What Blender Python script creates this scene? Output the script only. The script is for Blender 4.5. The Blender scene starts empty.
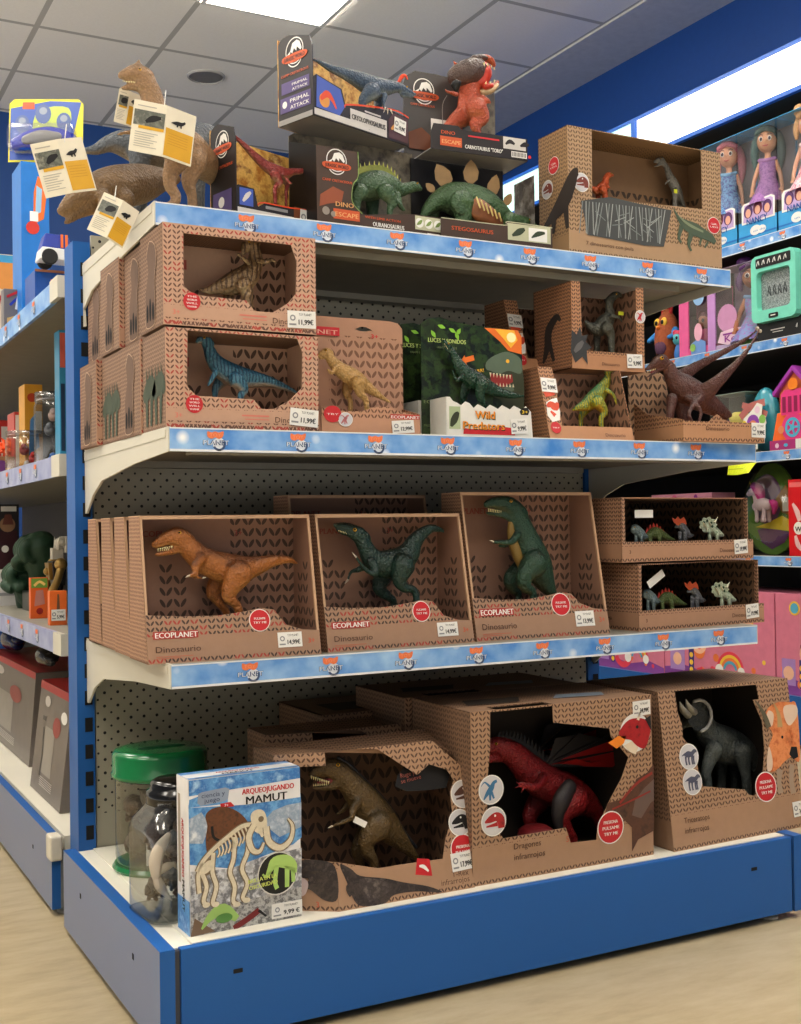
import bpy, math, random
from mathutils import Vector, Matrix, Euler
from mathutils.geometry import tessellate_polygon
random.seed(7)
SC = bpy.context.scene
COL = SC.collection
PI = math.pi

# ------------------------------------------------------------------ camera
CAM = Vector((-0.52115, -1.63199, 0.73811)); YAW, PITCH, ROLL, FPX = 0.4882, 0.0147, -0.0143, 1187.4
FW = Vector((math.sin(YAW)*math.cos(PITCH), math.cos(YAW)*math.cos(PITCH), math.sin(PITCH)))
_r = Vector((math.cos(YAW), -math.sin(YAW), 0)); _u = _r.cross(FW)
RT = _r*math.cos(ROLL)+_u*math.sin(ROLL); UP = _u*math.cos(ROLL)-_r*math.sin(ROLL)
cd = bpy.data.cameras.new('camera'); cam = bpy.data.objects.new('camera', cd); COL.objects.link(cam)
cam.matrix_world = Matrix(((RT.x, UP.x, -FW.x, CAM.x), (RT.y, UP.y, -FW.y, CAM.y), (RT.z, UP.z, -FW.z, CAM.z), (0, 0, 0, 1)))
cd.sensor_fit = 'VERTICAL'; cd.sensor_height = 24; cd.lens = 24*FPX/1024; cd.clip_start = .05
SC.camera = cam

def ray(px, py): return FW+RT*((px-400.5)/FPX)-UP*((py-512)/FPX)
def atY(px, py, Y):
    d = ray(px, py); return CAM+d*((Y-CAM.y)/d.y)
def atX(px, py, X):
    d = ray(px, py); return CAM+d*((X-CAM.x)/d.x)
def atZ(px, py, Z):
    d = ray(px, py); return CAM+d*((Z-CAM.z)/d.z)
def mpp(p): return (p-CAM).dot(FW)/FPX          # metres per pixel at a point

# ------------------------------------------------------------------ colours and materials
def lin(c):
    c = c/255.0
    return c/12.92 if c <= .04045 else ((c+.055)/1.055)**2.4
def rgb(*c): return (lin(c[0]), lin(c[1]), lin(c[2]), 1)
MATS = {}
class NT:
    def __init__(s, name):
        s.m = bpy.data.materials.new(name); s.m.use_nodes = True
        s.t = s.m.node_tree; s.b = s.t.nodes['Principled BSDF']
    def n(s, typ, **kw):
        x = s.t.nodes.new(typ)
        for k, v in kw.items(): setattr(x, k, v)
        return x
    def l(s, a, b): s.t.links.new(a, b)
    def math(s, op, a, b=None, c=None):
        x = s.n('ShaderNodeMath', operation=op)
        for i, v in enumerate((a, b, c)):
            if v is None: continue
            if isinstance(v, (int, float)): x.inputs[i].default_value = v
            else: s.l(v, x.inputs[i])
        return x.outputs[0]
    def mix(s, f, a, b):
        x = s.n('ShaderNodeMix', data_type='RGBA')
        if isinstance(f, (int, float)): x.inputs[0].default_value = f
        else: s.l(f, x.inputs[0])
        for i, v in ((6, a), (7, b)):
            if isinstance(v, tuple): x.inputs[i].default_value = v
            else: s.l(v, x.inputs[i])
        return x.outputs[2]
    def noise(s, scale, detail=3, vec=None, rough=.5):
        x = s.n('ShaderNodeTexNoise'); x.inputs['Scale'].default_value = scale
        x.inputs['Detail'].default_value = detail; x.inputs['Roughness'].default_value = rough
        if vec is None: vec = s.n('ShaderNodeTexCoord').outputs['Object']
        s.l(vec, x.inputs['Vector']); return x.outputs['Fac']
    def ramp(s, f, stops):
        x = s.n('ShaderNodeValToRGB'); s.l(f, x.inputs[0]); e = x.color_ramp.elements
        while len(e) < len(stops): e.new(.5)
        for i, (p, c) in enumerate(stops): e[i].position = p; e[i].color = c
        return x.outputs[0]
    def bump(s, h, strength, dist=.002):
        x = s.n('ShaderNodeBump'); x.inputs['Strength'].default_value = strength; x.inputs['Distance'].default_value = dist
        s.l(h, x.inputs['Height']); s.l(x.outputs[0], s.b.inputs['Normal'])

def mat(name, c, rough=.5, metal=0, var=.08, vs=30, coat=0, emit=0, bump=0):
    """plain painted / plastic / printed surface with a little procedural variation"""
    if name in MATS: return MATS[name]
    k = NT(name); col = rgb(*c)
    f = k.noise(vs)
    dark = tuple(x*(1-var*2) for x in col[:3])+(1,); light = tuple(min(1, x*(1+var)) for x in col[:3])+(1,)
    o = k.mix(f, dark, light); k.l(o, k.b.inputs['Base Color'])
    k.b.inputs['Roughness'].default_value = rough; k.b.inputs['Metallic'].default_value = metal
    k.b.inputs['Coat Weight'].default_value = coat
    if emit:
        k.l(o, k.b.inputs['Emission Color']); k.b.inputs['Emission Strength'].default_value = emit
    if bump: k.bump(k.noise(vs*8), bump)
    MATS[name] = k.m; return k.m

def film(name='clear plastic', tint=(255, 255, 255), gloss=.12, rough=.08):
    """thin clear plastic: mostly transparent with a glossy sheen (no refraction)"""
    if name in MATS: return MATS[name]
    k = NT(name); tr = k.n('ShaderNodeBsdfTransparent'); tr.inputs[0].default_value = rgb(*tint)
    gl = k.n('ShaderNodeBsdfGlossy'); gl.inputs['Roughness'].default_value = rough
    lw = k.n('ShaderNodeLayerWeight'); lw.inputs['Blend'].default_value = .25
    f = k.math('ADD', k.math('MULTIPLY', lw.outputs['Facing'], .45), gloss*.5)
    f = k.math('ADD', f, k.math('MULTIPLY', k.noise(9), .05))
    mx = k.n('ShaderNodeMixShader'); k.l(f, mx.inputs[0]); k.l(tr.outputs[0], mx.inputs[1]); k.l(gl.outputs[0], mx.inputs[2])
    k.l(mx.outputs[0], k.t.nodes['Material Output'].inputs[0])
    MATS[name] = k.m; return k.m

def leaf_fac(k, uv, pc, pr):
    sx = k.n('ShaderNodeSeparateXYZ'); k.l(uv, sx.inputs[0])
    q = pc/pr
    u = k.math('FRACT', k.math('DIVIDE', sx.outputs[0], pc)); v = k.math('FRACT', k.math('DIVIDE', sx.outputs[1], pr))
    a = k.math('MULTIPLY_ADD', k.math('ABSOLUTE', k.math('SUBTRACT', u, .5)), q, -.235*q)
    b = k.math('SUBTRACT', v, .5)
    n = math.hypot(.36*q, .70); ca, sa = .36*q/n, .70/n
    s = k.math('MULTIPLY_ADD', a, ca, k.math('MULTIPLY', b, sa)); t = k.math('MULTIPLY_ADD', a, -sa, k.math('MULTIPLY', b, ca))
    e = k.math('ADD', k.math('POWER', k.math('DIVIDE', s, .50*n), 2), k.math('POWER', k.math('DIVIDE', t, .140*min(q, 1.4)**.5), 2))
    return k.math('LESS_THAN', e, 1.0), sx

def kraft(name, base=(178, 138, 110), leaf=(84, 58, 42), pc=.0125, pr=.0085, lo=-9, hi=9, left=-9, border=0, pink=0, tone=1.0, corner=None):
    """brown board printed with rows of paired leaves; UVs are in metres"""
    if name in MATS: return MATS[name]
    k = NT(name); uv = k.n('ShaderNodeTexCoord').outputs['UV']
    f, sx = leaf_fac(k, uv, pc, pr)
    f = k.math('MULTIPLY', f, k.math('GREATER_THAN', sx.outputs[1], lo)); f = k.math('MULTIPLY', f, k.math('LESS_THAN', sx.outputs[1], hi))
    f = k.math('MULTIPLY', f, k.math('GREATER_THAN', sx.outputs[0], left))
    if corner:      # leaves only right of one line or below another, stepping column by column
        wn = k.n('ShaderNodeTexWhiteNoise', noise_dimensions='1D'); k.l(k.math('FLOOR', k.math('DIVIDE', sx.outputs[0], pc)), wn.inputs['W'])
        lim = k.math('MULTIPLY_ADD', wn.outputs['Value'], corner[1]*.7, corner[1]*.7)
        f = k.math('MULTIPLY', f, k.math('MAXIMUM', k.math('GREATER_THAN', sx.outputs[0], corner[0]), k.math('LESS_THAN', k.math('MULTIPLY', k.math('CEIL', k.math('DIVIDE', sx.outputs[1], pr)), pr), lim)))
    if border:
        g, _ = leaf_fac(k, uv, .012, .0085)
        g = k.math('MULTIPLY', g, k.math('LESS_THAN', sx.outputs[1], .0085))
        f = k.math('MAXIMUM', f, g)
    fib = k.noise(60, 6, rough=.7)
    b1 = tuple(x*.86*tone for x in rgb(*base)[:3])+(1,); b2 = tuple(x*1.06*tone for x in rgb(*base)[:3])+(1,)
    bc = k.mix(fib, b1, b2)
    lf = rgb(*leaf)
    if pink:
        cell = k.n('ShaderNodeTexWhiteNoise', noise_dimensions='2D')
        cv = k.n('ShaderNodeCombineXYZ'); k.l(k.math('FLOOR', k.math('DIVIDE', sx.outputs[0], pc)), cv.inputs[0]); k.l(k.math('FLOOR', k.math('DIVIDE', sx.outputs[1], pr)), cv.inputs[1])
        k.l(cv.outputs[0], cell.inputs[0])
        lf = k.mix(k.math('MULTIPLY', cell.outputs['Value'], k.math('GREATER_THAN', cell.outputs['Value'], .72)), lf, rgb(170, 60, 50))
    k.l(k.mix(k.math('MULTIPLY', f, .92), bc, lf), k.b.inputs['Base Color'])
    k.b.inputs['Roughness'].default_value = .68
    k.bump(fib, .12, .001)
    MATS[name] = k.m; return k.m

def skin(name, back, side, belly, stripe=None, ss=60, rough=.42, pat=22):
    """toy dinosaur skin: darker back, lighter belly, blotches and fine scales"""
    if name in MATS: return MATS[name]
    k = NT(name); g = k.n('ShaderNodeNewGeometry'); sx = k.n('ShaderNodeSeparateXYZ'); k.l(g.outputs['Normal'], sx.inputs[0])
    nz = k.math('MULTIPLY_ADD', sx.outputs[2], .5, .5)
    blot = k.noise(pat, 4)
    h = k.math('ADD', nz, k.math('MULTIPLY', k.math('SUBTRACT', blot, .5), .55))
    c = k.ramp(h, [(.12, rgb(*belly)), (.36, rgb(*side)), (.60, rgb(*side)), (.86, rgb(*back))])
    if stripe:
        w = k.n('ShaderNodeTexWave'); w.inputs['Scale'].default_value = ss; w.inputs['Distortion'].default_value = 6; w.inputs['Detail'].default_value = 2
        k.l(k.n('ShaderNodeTexCoord').outputs['Object'], w.inputs['Vector'])
        m = k.math('MULTIPLY', k.math('GREATER_THAN', w.outputs['Fac'], .72), k.math('GREATER_THAN', nz, .35))
        c = k.mix(k.math('MULTIPLY', m, .8), c, rgb(*stripe))
    vo = k.n('ShaderNodeTexVoronoi'); vo.inputs['Scale'].default_value = 260
    k.l(k.n('ShaderNodeTexCoord').outputs['Object'], vo.inputs['Vector'])
    cc = k.mix(k.math('MULTIPLY', vo.outputs['Distance'], .35), c, (0.01, 0.01, 0.01, 1))
    k.l(cc, k.b.inputs['Base Color']); k.b.inputs['Roughness'].default_value = rough
    hh = k.math('ADD', k.math('MULTIPLY', vo.outputs['Distance'], .5), k.math('MULTIPLY', k.noise(38, 6, None, .6), 2.2))
    k.bump(hh, .7, .0045)
    MATS[name] = k.m; return k.m

def clouds(name, a, b, scale=18, rough=.35, spark=True):
    if name in MATS: return MATS[name]
    k = NT(name); uv = k.n('ShaderNodeTexCoord').outputs['UV']
    f = k.noise(scale, 4, uv); c = k.ramp(f, [(.32, rgb(*a)), (.72, rgb(*b))])
    if spark:
        v = k.n('ShaderNodeTexVoronoi'); v.inputs['Scale'].default_value = 17; k.l(uv, v.inputs['Vector'])
        s = k.math('SMOOTH_MIN', 1.0, k.math('MULTIPLY', k.math('MAXIMUM', k.math('SUBTRACT', .2, v.outputs['Distance']), 0), 7), .1)
        c = k.mix(s, c, rgb(250, 252, 255))
    k.l(c, k.b.inputs['Base Color']); k.b.inputs['Roughness'].default_value = rough
    MATS[name] = k.m; return k.m

def collage(name, cols, scale=40, rough=.3, uv=False):
    """busy printed artwork: soft patches of several colours"""
    if name in MATS: return MATS[name]
    k = NT(name); src = k.n('ShaderNodeTexCoord').outputs['UV' if uv else 'Object']
    f = k.math('MULTIPLY_ADD', k.noise(scale, 6, src, .62), 1.9, -.45)
    n = len(cols); x = k.ramp(f, [((i+.5)/n, rgb(*c)) for i, c in enumerate(cols)])
    v = k.n('ShaderNodeTexVoronoi'); v.inputs['Scale'].default_value = scale*2.2; k.l(src, v.inputs['Vector'])
    sp = k.n('ShaderNodeSeparateColor'); k.l(v.outputs['Color'], sp.inputs[0])
    x2 = k.mix(k.math('MULTIPLY', k.math('GREATER_THAN', sp.outputs[0], .6), .35), x, rgb(*cols[len(cols)//2]))
    k.l(x2, k.b.inputs['Base Color']); k.b.inputs['Roughness'].default_value = rough
    MATS[name] = k.m; return k.m

# ------------------------------------------------------------------ mesh collector
ROOTM = {}
TXT = {}
def text_data(s, bold):
    key = (s, bold)
    if key not in TXT:
        cu = bpy.data.curves.new('txt', 'FONT'); cu.body = s; cu.size = 1; cu.resolution_u = 2
        o = bpy.data.objects.new('txt', cu); COL.objects.link(o)
        dg = bpy.context.evaluated_depsgraph_get(); me = bpy.data.meshes.new_from_object(o.evaluated_get(dg))
        vs = [(v.co.x, v.co.y) for v in me.vertices]; fs = [tuple(p.vertices) for p in me.polygons]
        bpy.data.objects.remove(o); bpy.data.curves.remove(cu); bpy.data.meshes.remove(me)
        xs = [v[0] for v in vs] or [0]; ys = [v[1] for v in vs] or [0]
        TXT[key] = (vs, fs, min(xs), max(xs), min(ys), max(ys))
    return TXT[key]

def cat(pts, n=4):
    """Catmull-Rom through tuples of any length"""
    out = []
    P = [pts[0]]+list(pts)+[pts[-1]]
    for i in range(1, len(P)-2):
        p0, p1, p2, p3 = P[i-1], P[i], P[i+1], P[i+2]
        for j in range(n):
            t = j/n
            out.append(tuple(.5*((2*b)+(c-a)*t+(2*a-5*b+4*c-d)*t*t+(3*b-a-3*c+d)*t**3) for a, b, c, d in zip(p0, p1, p2, p3)))
    out.append(tuple(pts[-1])); return out

class MB:
    def __init__(s): s.v = []; s.f = []; s.m = []
    def poly(s, pts, mi=0):
        i = len(s.v); s.v += [Vector(p) for p in pts]; s.f.append(tuple(range(i, i+len(pts)))); s.m.append(mi); return s
    def box(s, x0, x1, y0, y1, z0, z1, mi=0):
        i = len(s.v); s.v += [Vector((x, y, z)) for z in (z0, z1) for y in (y0, y1) for x in (x0, x1)]
        for q in ((0, 2, 3, 1), (4, 5, 7, 6), (0, 1, 5, 4), (2, 6, 7, 3), (0, 4, 6, 2), (1, 3, 7, 5)): s.f.append(tuple(i+a for a in q)); s.m.append(mi)
        return s
    def hexa(s, b, t, mi=0):
        """bottom and top loops of points joined into a closed solid"""
        i = len(s.v); n = len(b); s.v += [Vector(p) for p in b]+[Vector(p) for p in t]
        s.f.append(tuple(i+n-1-k for k in range(n))); s.f.append(tuple(i+n+k for k in range(n))); s.m += [mi, mi]
        for k in range(n): s.f.append((i+k, i+(k+1) % n, i+n+(k+1) % n, i+n+k)); s.m.append(mi)
        return s
    def plate(s, outer, holes, T, th=.002, mi=0, off=0, me=None):
        """flat sheet with holes; T(x,z,off) maps to 3D, thickness goes behind (negative off)"""
        me = mi if me is None else me
        loops = [[Vector((x, z, 0)) for x, z in outer]]+[[Vector((x, z, 0)) for x, z in h] for h in holes]
        tris = tessellate_polygon(loops); flat = [p for lp in loops for p in lp]
        i = len(s.v); n = len(flat)
        s.v += [Vector(T(p.x, p.y, off)) for p in flat]
        for t in tris:
            a, b, c = (flat[q] for q in t)
            if (b-a).cross(c-a).z < 0: t = (t[0], t[2], t[1])
            s.f.append(tuple(i+q for q in t)); s.m.append(mi)
        if th:
            s.v += [Vector(T(p.x, p.y, off-th)) for p in flat]
            for t in tris:
                a, b, c = (flat[q] for q in t)
                if (b-a).cross(c-a).z > 0: t = (t[0], t[2], t[1])
                s.f.append(tuple(i+n+q for q in t)); s.m.append(mi)
            k = i
            for lp in loops:
                m = len(lp)
                for q in range(m): s.f.append((k+q, k+(q+1) % m, k+n+(q+1) % m, k+n+q)); s.m.append(me)
                k += m
        return s
    def tube(s, pts, mi=0, n=10, ws=1.0, sub=4, cap=True):
        """pts: (x,y,z,r); smooth loft with round ends; ws squashes along Y"""
        P = cat([tuple(p) for p in pts], sub) if sub > 1 and len(pts) > 2 else [tuple(p) for p in pts]
        if cap:
            def ends(p, q):
                d = Vector(p[:3])-Vector(q[:3]); d = d.normalized() if d.length > 1e-9 else Vector((0, 0, 1)); r = p[3]
                return [tuple(Vector(p[:3])+d*r*a)+(r*b,) for a, b in ((.92, .36), (.62, .78))]
            P = ends(P[0], P[1])+P+ends(P[-1], P[-2])[::-1]
        i = len(s.v); m = len(P)
        for k, p in enumerate(P):
            a = Vector(P[max(0, k-1)][:3]); b = Vector(P[min(m-1, k+1)][:3]); T = b-a
            T = T.normalized() if T.length > 1e-9 else Vector((0, 0, 1))
            L = Vector((0, 1, 0)); L = L-T*L.dot(T)
            if L.length < .35: L = Vector((1, 0, 0)); L = L-T*L.dot(T)
            L.normalize(); N = T.cross(L); r = max(p[3], 1e-4)
            for j in range(n):
                an = 2*PI*j/n; s.v.append(Vector(p[:3])+N*(r*math.cos(an))+L*(r*ws*math.sin(an)))
        for k in range(m-1):
            for j in range(n):
                s.f.append((i+k*n+j, i+k*n+(j+1) % n, i+(k+1)*n+(j+1) % n, i+(k+1)*n+j)); s.m.append(mi)
        s.f.append(tuple(i+j for j in range(n))[::-1]); s.f.append(tuple(i+(m-1)*n+j for j in range(n))); s.m += [mi, mi]
        return s
    def ball(s, c, r, mi=0, n=12, k=8):
        if not isinstance(r, (tuple, list)): r = (r, r, r)
        c = Vector(c); i = len(s.v); s.v.append(c+Vector((0, 0, -r[2])))
        for a in range(1, k):
            t = PI*a/k-PI/2
            for b in range(n):
                q = 2*PI*b/n; s.v.append(c+Vector((r[0]*math.cos(t)*math.cos(q), r[1]*math.cos(t)*math.sin(q), r[2]*math.sin(t))))
        s.v.append(c+Vector((0, 0, r[2]))); last = len(s.v)-1
        for b in range(n):
            s.f.append((i, i+1+(b+1) % n, i+1+b)); s.m.append(mi)
            s.f.append((last, last-n+b, last-n+(b+1) % n)); s.m.append(mi)
        for a in range(k-2):
            for b in range(n):
                j = i+1+a*n; s.f.append((j+b, j+(b+1) % n, j+n+(b+1) % n, j+n+b)); s.m.append(mi)
        return s
    def cone(s, a, b, r, mi=0, n=6, r2=0.0002):
        return s.tube([tuple(a)+(r,), tuple(b)+(r2,)], mi, n, 1, 1, False)
    def lathe(s, prof, c=(0, 0, 0), n=32, mi=0, sq=0, closed=True):
        """profile (r,z); sq>0 squares the section"""
        c = Vector(c); i = len(s.v); m = len(prof)
        for r, z in prof:
            for j in range(n):
                a = 2*PI*j/n; ca, sa = math.cos(a), math.sin(a)
                if sq:
                    q = (abs(ca)**sq+abs(sa)**sq)**(-1/sq); ca *= q; sa *= q
                s.v.append(c+Vector((r*ca, r*sa, z)))
        for k in range(m-1):
            for j in range(n): s.f.append((i+k*n+j, i+k*n+(j+1) % n, i+(k+1)*n+(j+1) % n, i+(k+1)*n+j)); s.m.append(mi)
        if closed:
            s.f.append(tuple(i+j for j in range(n))[::-1]); s.f.append(tuple(i+(m-1)*n+j for j in range(n))); s.m += [mi, mi]
        return s
    # flat print on a surface frame T(x,z,off)
    def disc(s, T, x, z, r, off=.0006, mi=0, n=24, rz=None):
        rz = r if rz is None else rz
        return s.poly([T(x+r*math.cos(2*PI*j/n), z+rz*math.sin(2*PI*j/n), off) for j in range(n)], mi)
    def ring(s, T, x, z, r0, r1, off=.0008, mi=0, a0=0, a1=2*PI, n=24):
        for j in range(n):
            a = a0+(a1-a0)*j/n; b = a0+(a1-a0)*(j+1)/n
            s.poly([T(x+r0*math.cos(a), z+r0*math.sin(a), off), T(x+r1*math.cos(a), z+r1*math.sin(a), off), T(x+r1*math.cos(b), z+r1*math.sin(b), off), T(x+r0*math.cos(b), z+r0*math.sin(b), off)], mi)
        return s
    def area(s, T, pts, off=.0006, mi=0): return s.plate(pts, [], T, 0, mi, off)
    def blob(s, T, pts, off=.0006, mi=0, n=4):
        m = len(pts); out = []
        for i in range(m):
            p0, p1, p2, p3 = pts[i-1], pts[i], pts[(i+1) % m], pts[(i+2) % m]
            for j in range(n):
                t = j/n; out.append(tuple(.5*((2*b)+(c-a)*t+(2*a-5*b+4*c-d)*t*t+(3*b-a-3*c+d)*t**3) for a, b, c, d in zip(p0, p1, p2, p3)))
        return s.plate(out, [], T, 0, mi, off)
    def rect(s, T, x0, x1, z0, z1, off=.0006, mi=0): return s.poly([T(x0, z0, off), T(x1, z0, off), T(x1, z1, off), T(x0, z1, off)], mi)
    def stroke(s, T, pts, w, off=.0009, mi=0, sub=4):
        """flat ribbon; pts (x,z) or (x,z,width)"""
        P = [(p[0], p[1], p[2] if len(p) > 2 else w) for p in pts]
        if len(P) > 2 and sub > 1: P = cat(P, sub)
        L = []
        for k, p in enumerate(P):
            a = P[max(0, k-1)]; b = P[min(len(P)-1, k+1)]; dx, dz = b[0]-a[0], b[1]-a[1]; d = math.hypot(dx, dz) or 1
            L.append((T(p[0]-dz/d*p[2]/2, p[1]+dx/d*p[2]/2, off), T(p[0]+dz/d*p[2]/2, p[1]-dx/d*p[2]/2, off)))
        for k in range(len(L)-1): s.poly([L[k][1], L[k+1][1], L[k+1][0], L[k][0]], mi)
        return s
    def text(s, T, txt, x, z, size, off=.001, mi=0, width=None, bold=True, ang=0, align='l'):
        vs, fs, x0, x1, y0, y1 = text_data(txt, bold)
        kx = size if width is None else width/max(1e-6, x1-x0); ky = size
        dx = {'l': 0, 'c': -(x1-x0)*kx/2, 'r': -(x1-x0)*kx}[align]; ca, sa = math.cos(ang), math.sin(ang); i = len(s.v)
        for rep in range(2 if bold else 1):       # bold: printed twice with a small shift
            i = len(s.v)
            for a, b in vs:
                a = (a-x0)*kx+dx+rep*.05*size; b = b*ky
                s.v.append(Vector(T(x+a*ca-b*sa, z+a*sa+b*ca, off+rep*.00008)))
            for f in fs: s.f.append(tuple(i+q for q in f)); s.m.append(mi)
        return s
    def build(s, name, mats, parent=None, world=False, smooth=False, uv=True, bevel=0, label=None):
        if not isinstance(mats, (list, tuple)): mats = [mats]
        me = bpy.data.meshes.new(name); V = s.v
        if world and parent is not None:
            r = parent
            while r.parent: r = r.parent
            inv = ROOTM.get(r.name, Matrix()).inverted(); V = [inv@p for p in V]
        me.from_pydata([tuple(p) for p in V], [], s.f); me.update()
        for m in mats: me.materials.append(m)
        me.polygons.foreach_set('material_index', s.m)
        if smooth: me.polygons.foreach_set('use_smooth', [True]*len(s.f))
        if uv:
            ul = me.uv_layers.new(name='UVMap').data
            for p in me.polygons:
                n = p.normal; ax, ay, az = abs(n.x), abs(n.y), abs(n.z)
                for li in p.loop_indices:
                    c = me.vertices[me.loops[li].vertex_index].co
                    ul[li].uv = (c.x, c.z) if ay >= ax and ay >= az else ((c.y, c.z) if ax >= az else (c.x, c.y))
        o = bpy.data.objects.new(name, me); COL.objects.link(o)
        if parent is not None: o.parent = parent
        if label: o['label'] = label
        if bevel:
            b = o.modifiers.new('bevel', 'BEVEL'); b.width = bevel; b.segments = 2; b.limit_method = 'ANGLE'
        return o

def thing(name, label, category, loc=(0, 0, 0), rot=0, group=None):
    o = bpy.data.objects.new(name, None); COL.objects.link(o); o.empty_display_size = .05
    o.location = loc; o.rotation_euler = (0, 0, rot); o['label'] = label; o['category'] = category
    if group: o['group'] = group
    ROOTM[o.name] = Matrix.Translation(Vector(loc))@Matrix.Rotation(rot, 4, 'Z')
    return o
def struct(o): o['kind'] = 'structure'; return o
def copy_thing(o, label, loc=None, rot=None):
    c = o.copy(); COL.objects.link(c); c['label'] = label
    if loc is not None: c.location = loc
    if rot is not None: c.rotation_euler = (0, 0, rot)
    ROOTM[c.name] = Matrix.Translation(c.location)@Matrix.Rotation(c.rotation_euler.z, 4, 'Z')
    def rec(src, dst):
        for ch in list(src.children):
            k = ch.copy(); COL.objects.link(k); k.parent = dst; rec(ch, k)
    rec(o, c); return c
def frontT(lean=0, y=0): return lambda x, z, off=0: (x, y+lean*z-off, z)
def leftT(D, x=0): return lambda u, z, off=0: (x-off, D-u, z)
def rightT(D, x=0): return lambda u, z, off=0: (x+off, u, z)
def topT(z0): return lambda x, y, off=0: (x, y, z0+off)
def fuse(mb, name, m, parent, voxel, smooth_it=3, world=True):
    """weld overlapping lofts into one continuous skin"""
    o = mb.build('tmp', m, None, uv=False)
    r = o.modifiers.new('r', 'REMESH'); r.mode = 'VOXEL'; r.voxel_size = voxel
    sm = o.modifiers.new('s', 'SMOOTH'); sm.iterations = smooth_it; sm.factor = .5
    dg = bpy.context.evaluated_depsgraph_get(); me = bpy.data.meshes.new_from_object(o.evaluated_get(dg)); old = o.data
    bpy.data.objects.remove(o); bpy.data.meshes.remove(old)
    rt = parent
    while rt is not None and rt.parent: rt = rt.parent
    if rt is not None and world: me.transform(ROOTM.get(rt.name, Matrix()).inverted())
    me.polygons.foreach_set('use_smooth', [True]*len(me.polygons)); me.name = name
    k = bpy.data.objects.new(name, me); COL.objects.link(k); k.parent = parent
    if not me.materials: me.materials.append(m)
    return k

# common materials
WHITE = mat('white label paper', (232, 230, 224), .6, var=.03)
INK = mat('black print', (24, 22, 22), .6)
RED = mat('red print', (200, 42, 48), .5)
BROWN = mat('brown print', (88, 58, 42), .6)
KRAFT = kraft('plain brown board', lo=99)
KRAFT_OUT = kraft('brown board small leaves', leaf=(96, 70, 54), pc=.0085, pr=.006)
KRAFT_IN = kraft('brown board large leaves', base=(156, 118, 94), leaf=(78, 56, 42), pc=.024, pr=.021)
FILM = film()
# ================================================================== room
def ceiling_mat():
    k = NT('ceiling tiles'); sx = k.n('ShaderNodeSeparateXYZ'); k.l(k.n('ShaderNodeTexCoord').outputs['Object'], sx.inputs[0])
    def line(o, off):
        f = k.math('FRACT', k.math('DIVIDE', k.math('ADD', o, 12-off), .6)); f = k.math('ABSOLUTE', k.math('SUBTRACT', f, .5))
        return k.math('GREATER_THAN', f, .478)
    g = k.math('MAXIMUM', line(sx.outputs[0], 0), line(sx.outputs[1], .46))
    g = k.math('MULTIPLY', g, k.math('LESS_THAN', sx.outputs[0], 3.1))
    fn = k.noise(120, 4)
    base = k.mix(fn, rgb(234, 231, 226), rgb(244, 242, 238))
    k.l(k.mix(g, base, rgb(182, 180, 176)), k.b.inputs['Base Color']); k.b.inputs['Roughness'].default_value = .85
    k.bump(k.math('SUBTRACT', k.math('MULTIPLY', fn, .3), g), .4, .004); return k.m
def floor_mat():
    k = NT('beige vinyl floor'); tc = k.n('ShaderNodeTexCoord').outputs['Object']
    mp = k.n('ShaderNodeMapping'); mp.inputs['Rotation'].default_value = (0, 0, .35); mp.inputs['Scale'].default_value = (1.6, 5, 1); k.l(tc, mp.inputs[0])
    a = k.noise(5, 6, mp.outputs[0], .65); b = k.noise(1.6, 3)
    c = k.ramp(k.math('ADD', k.math('MULTIPLY', a, .7), k.math('MULTIPLY', b, .3)), [(.3, rgb(162, 145, 114)), (.5, rgb(182, 166, 134)), (.72, rgb(196, 182, 152))])
    k.l(c, k.b.inputs['Base Color']); k.b.inputs['Roughness'].default_value = .42; k.bump(a, .05); return k.m
X0, X1, Y0, Y1, H = -3.4, 3.36, -4.6, 5.3, 3.13
struct(MB().poly([(X0, Y0, 0), (X1, Y0, 0), (X1, Y1, 0), (X0, Y1, 0)]).build('floor', floor_mat()))
struct(MB().poly([(X0, Y1, H), (X1, Y1, H), (X1, Y0, H), (X0, Y0, H)]).build('ceiling', ceiling_mat()))
BLUEWALL = mat('deep blue wall paint', (22, 72, 140), .55, var=.05)
CREAM = mat('off white wall paint', (222, 218, 208), .7)
struct(MB().box(X1, X1+.1, Y0, Y1, 0, H).build('wall_right', BLUEWALL))
struct(MB().box(-.2, X1, Y1, Y1+.1, 0, H).build('wall_back', BLUEWALL))
struct(MB().box(X0, -.2, Y1, Y1+.1, 0, H).build('wall_left', CREAM))  # unseen stretch of back wall, made pale for the plinth side to reflect
struct(MB().box(3.0, X1, Y0, Y1, H-.012, H-.001).build('trim_1', mat('pale ceiling border', (214, 211, 205), .8)))

# ceiling lights on the tile grid: one in view, its twins run along the aisles behind the camera
LAMP = mat('lit diffuser', (255, 248, 236), .5, var=0, emit=17)
FRAME = mat('white painted steel', (225, 225, 222), .4)
cl = thing('ceiling_light', 'glowing white rectangular light panel set in the ceiling above the display', 'ceiling light', (1.5, 2.86, H))
MB().box(-.3, .3, -.6, .6, -.012, -.004, 0).build('diffuser', LAMP, cl)
fr = MB()
for a in ((-.3, -.28, -.6, .6), (.28, .3, -.6, .6), (-.28, .28, -.6, -.58), (-.28, .28, .58, .6)): fr.box(*a, -.016, -.001)
fr.build('frame', FRAME, cl)
for (x, y) in ((-.9, 2.86), (-.9, .46), (1.5, .46), (-.9, -1.94), (1.5, -1.94), (-2.7, -.74), (3.0-.3, -.74), (-2.7, 1.66)):
    copy_thing(cl, 'ceiling light panel of the same grid, over the aisles outside the photo', (x, y, H))['group'] = 'ceiling lights outside the photo'
sp = thing('ceiling_speaker', 'round grey speaker grille recessed in the ceiling', 'speaker', atZ(206, 76, H))
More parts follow.
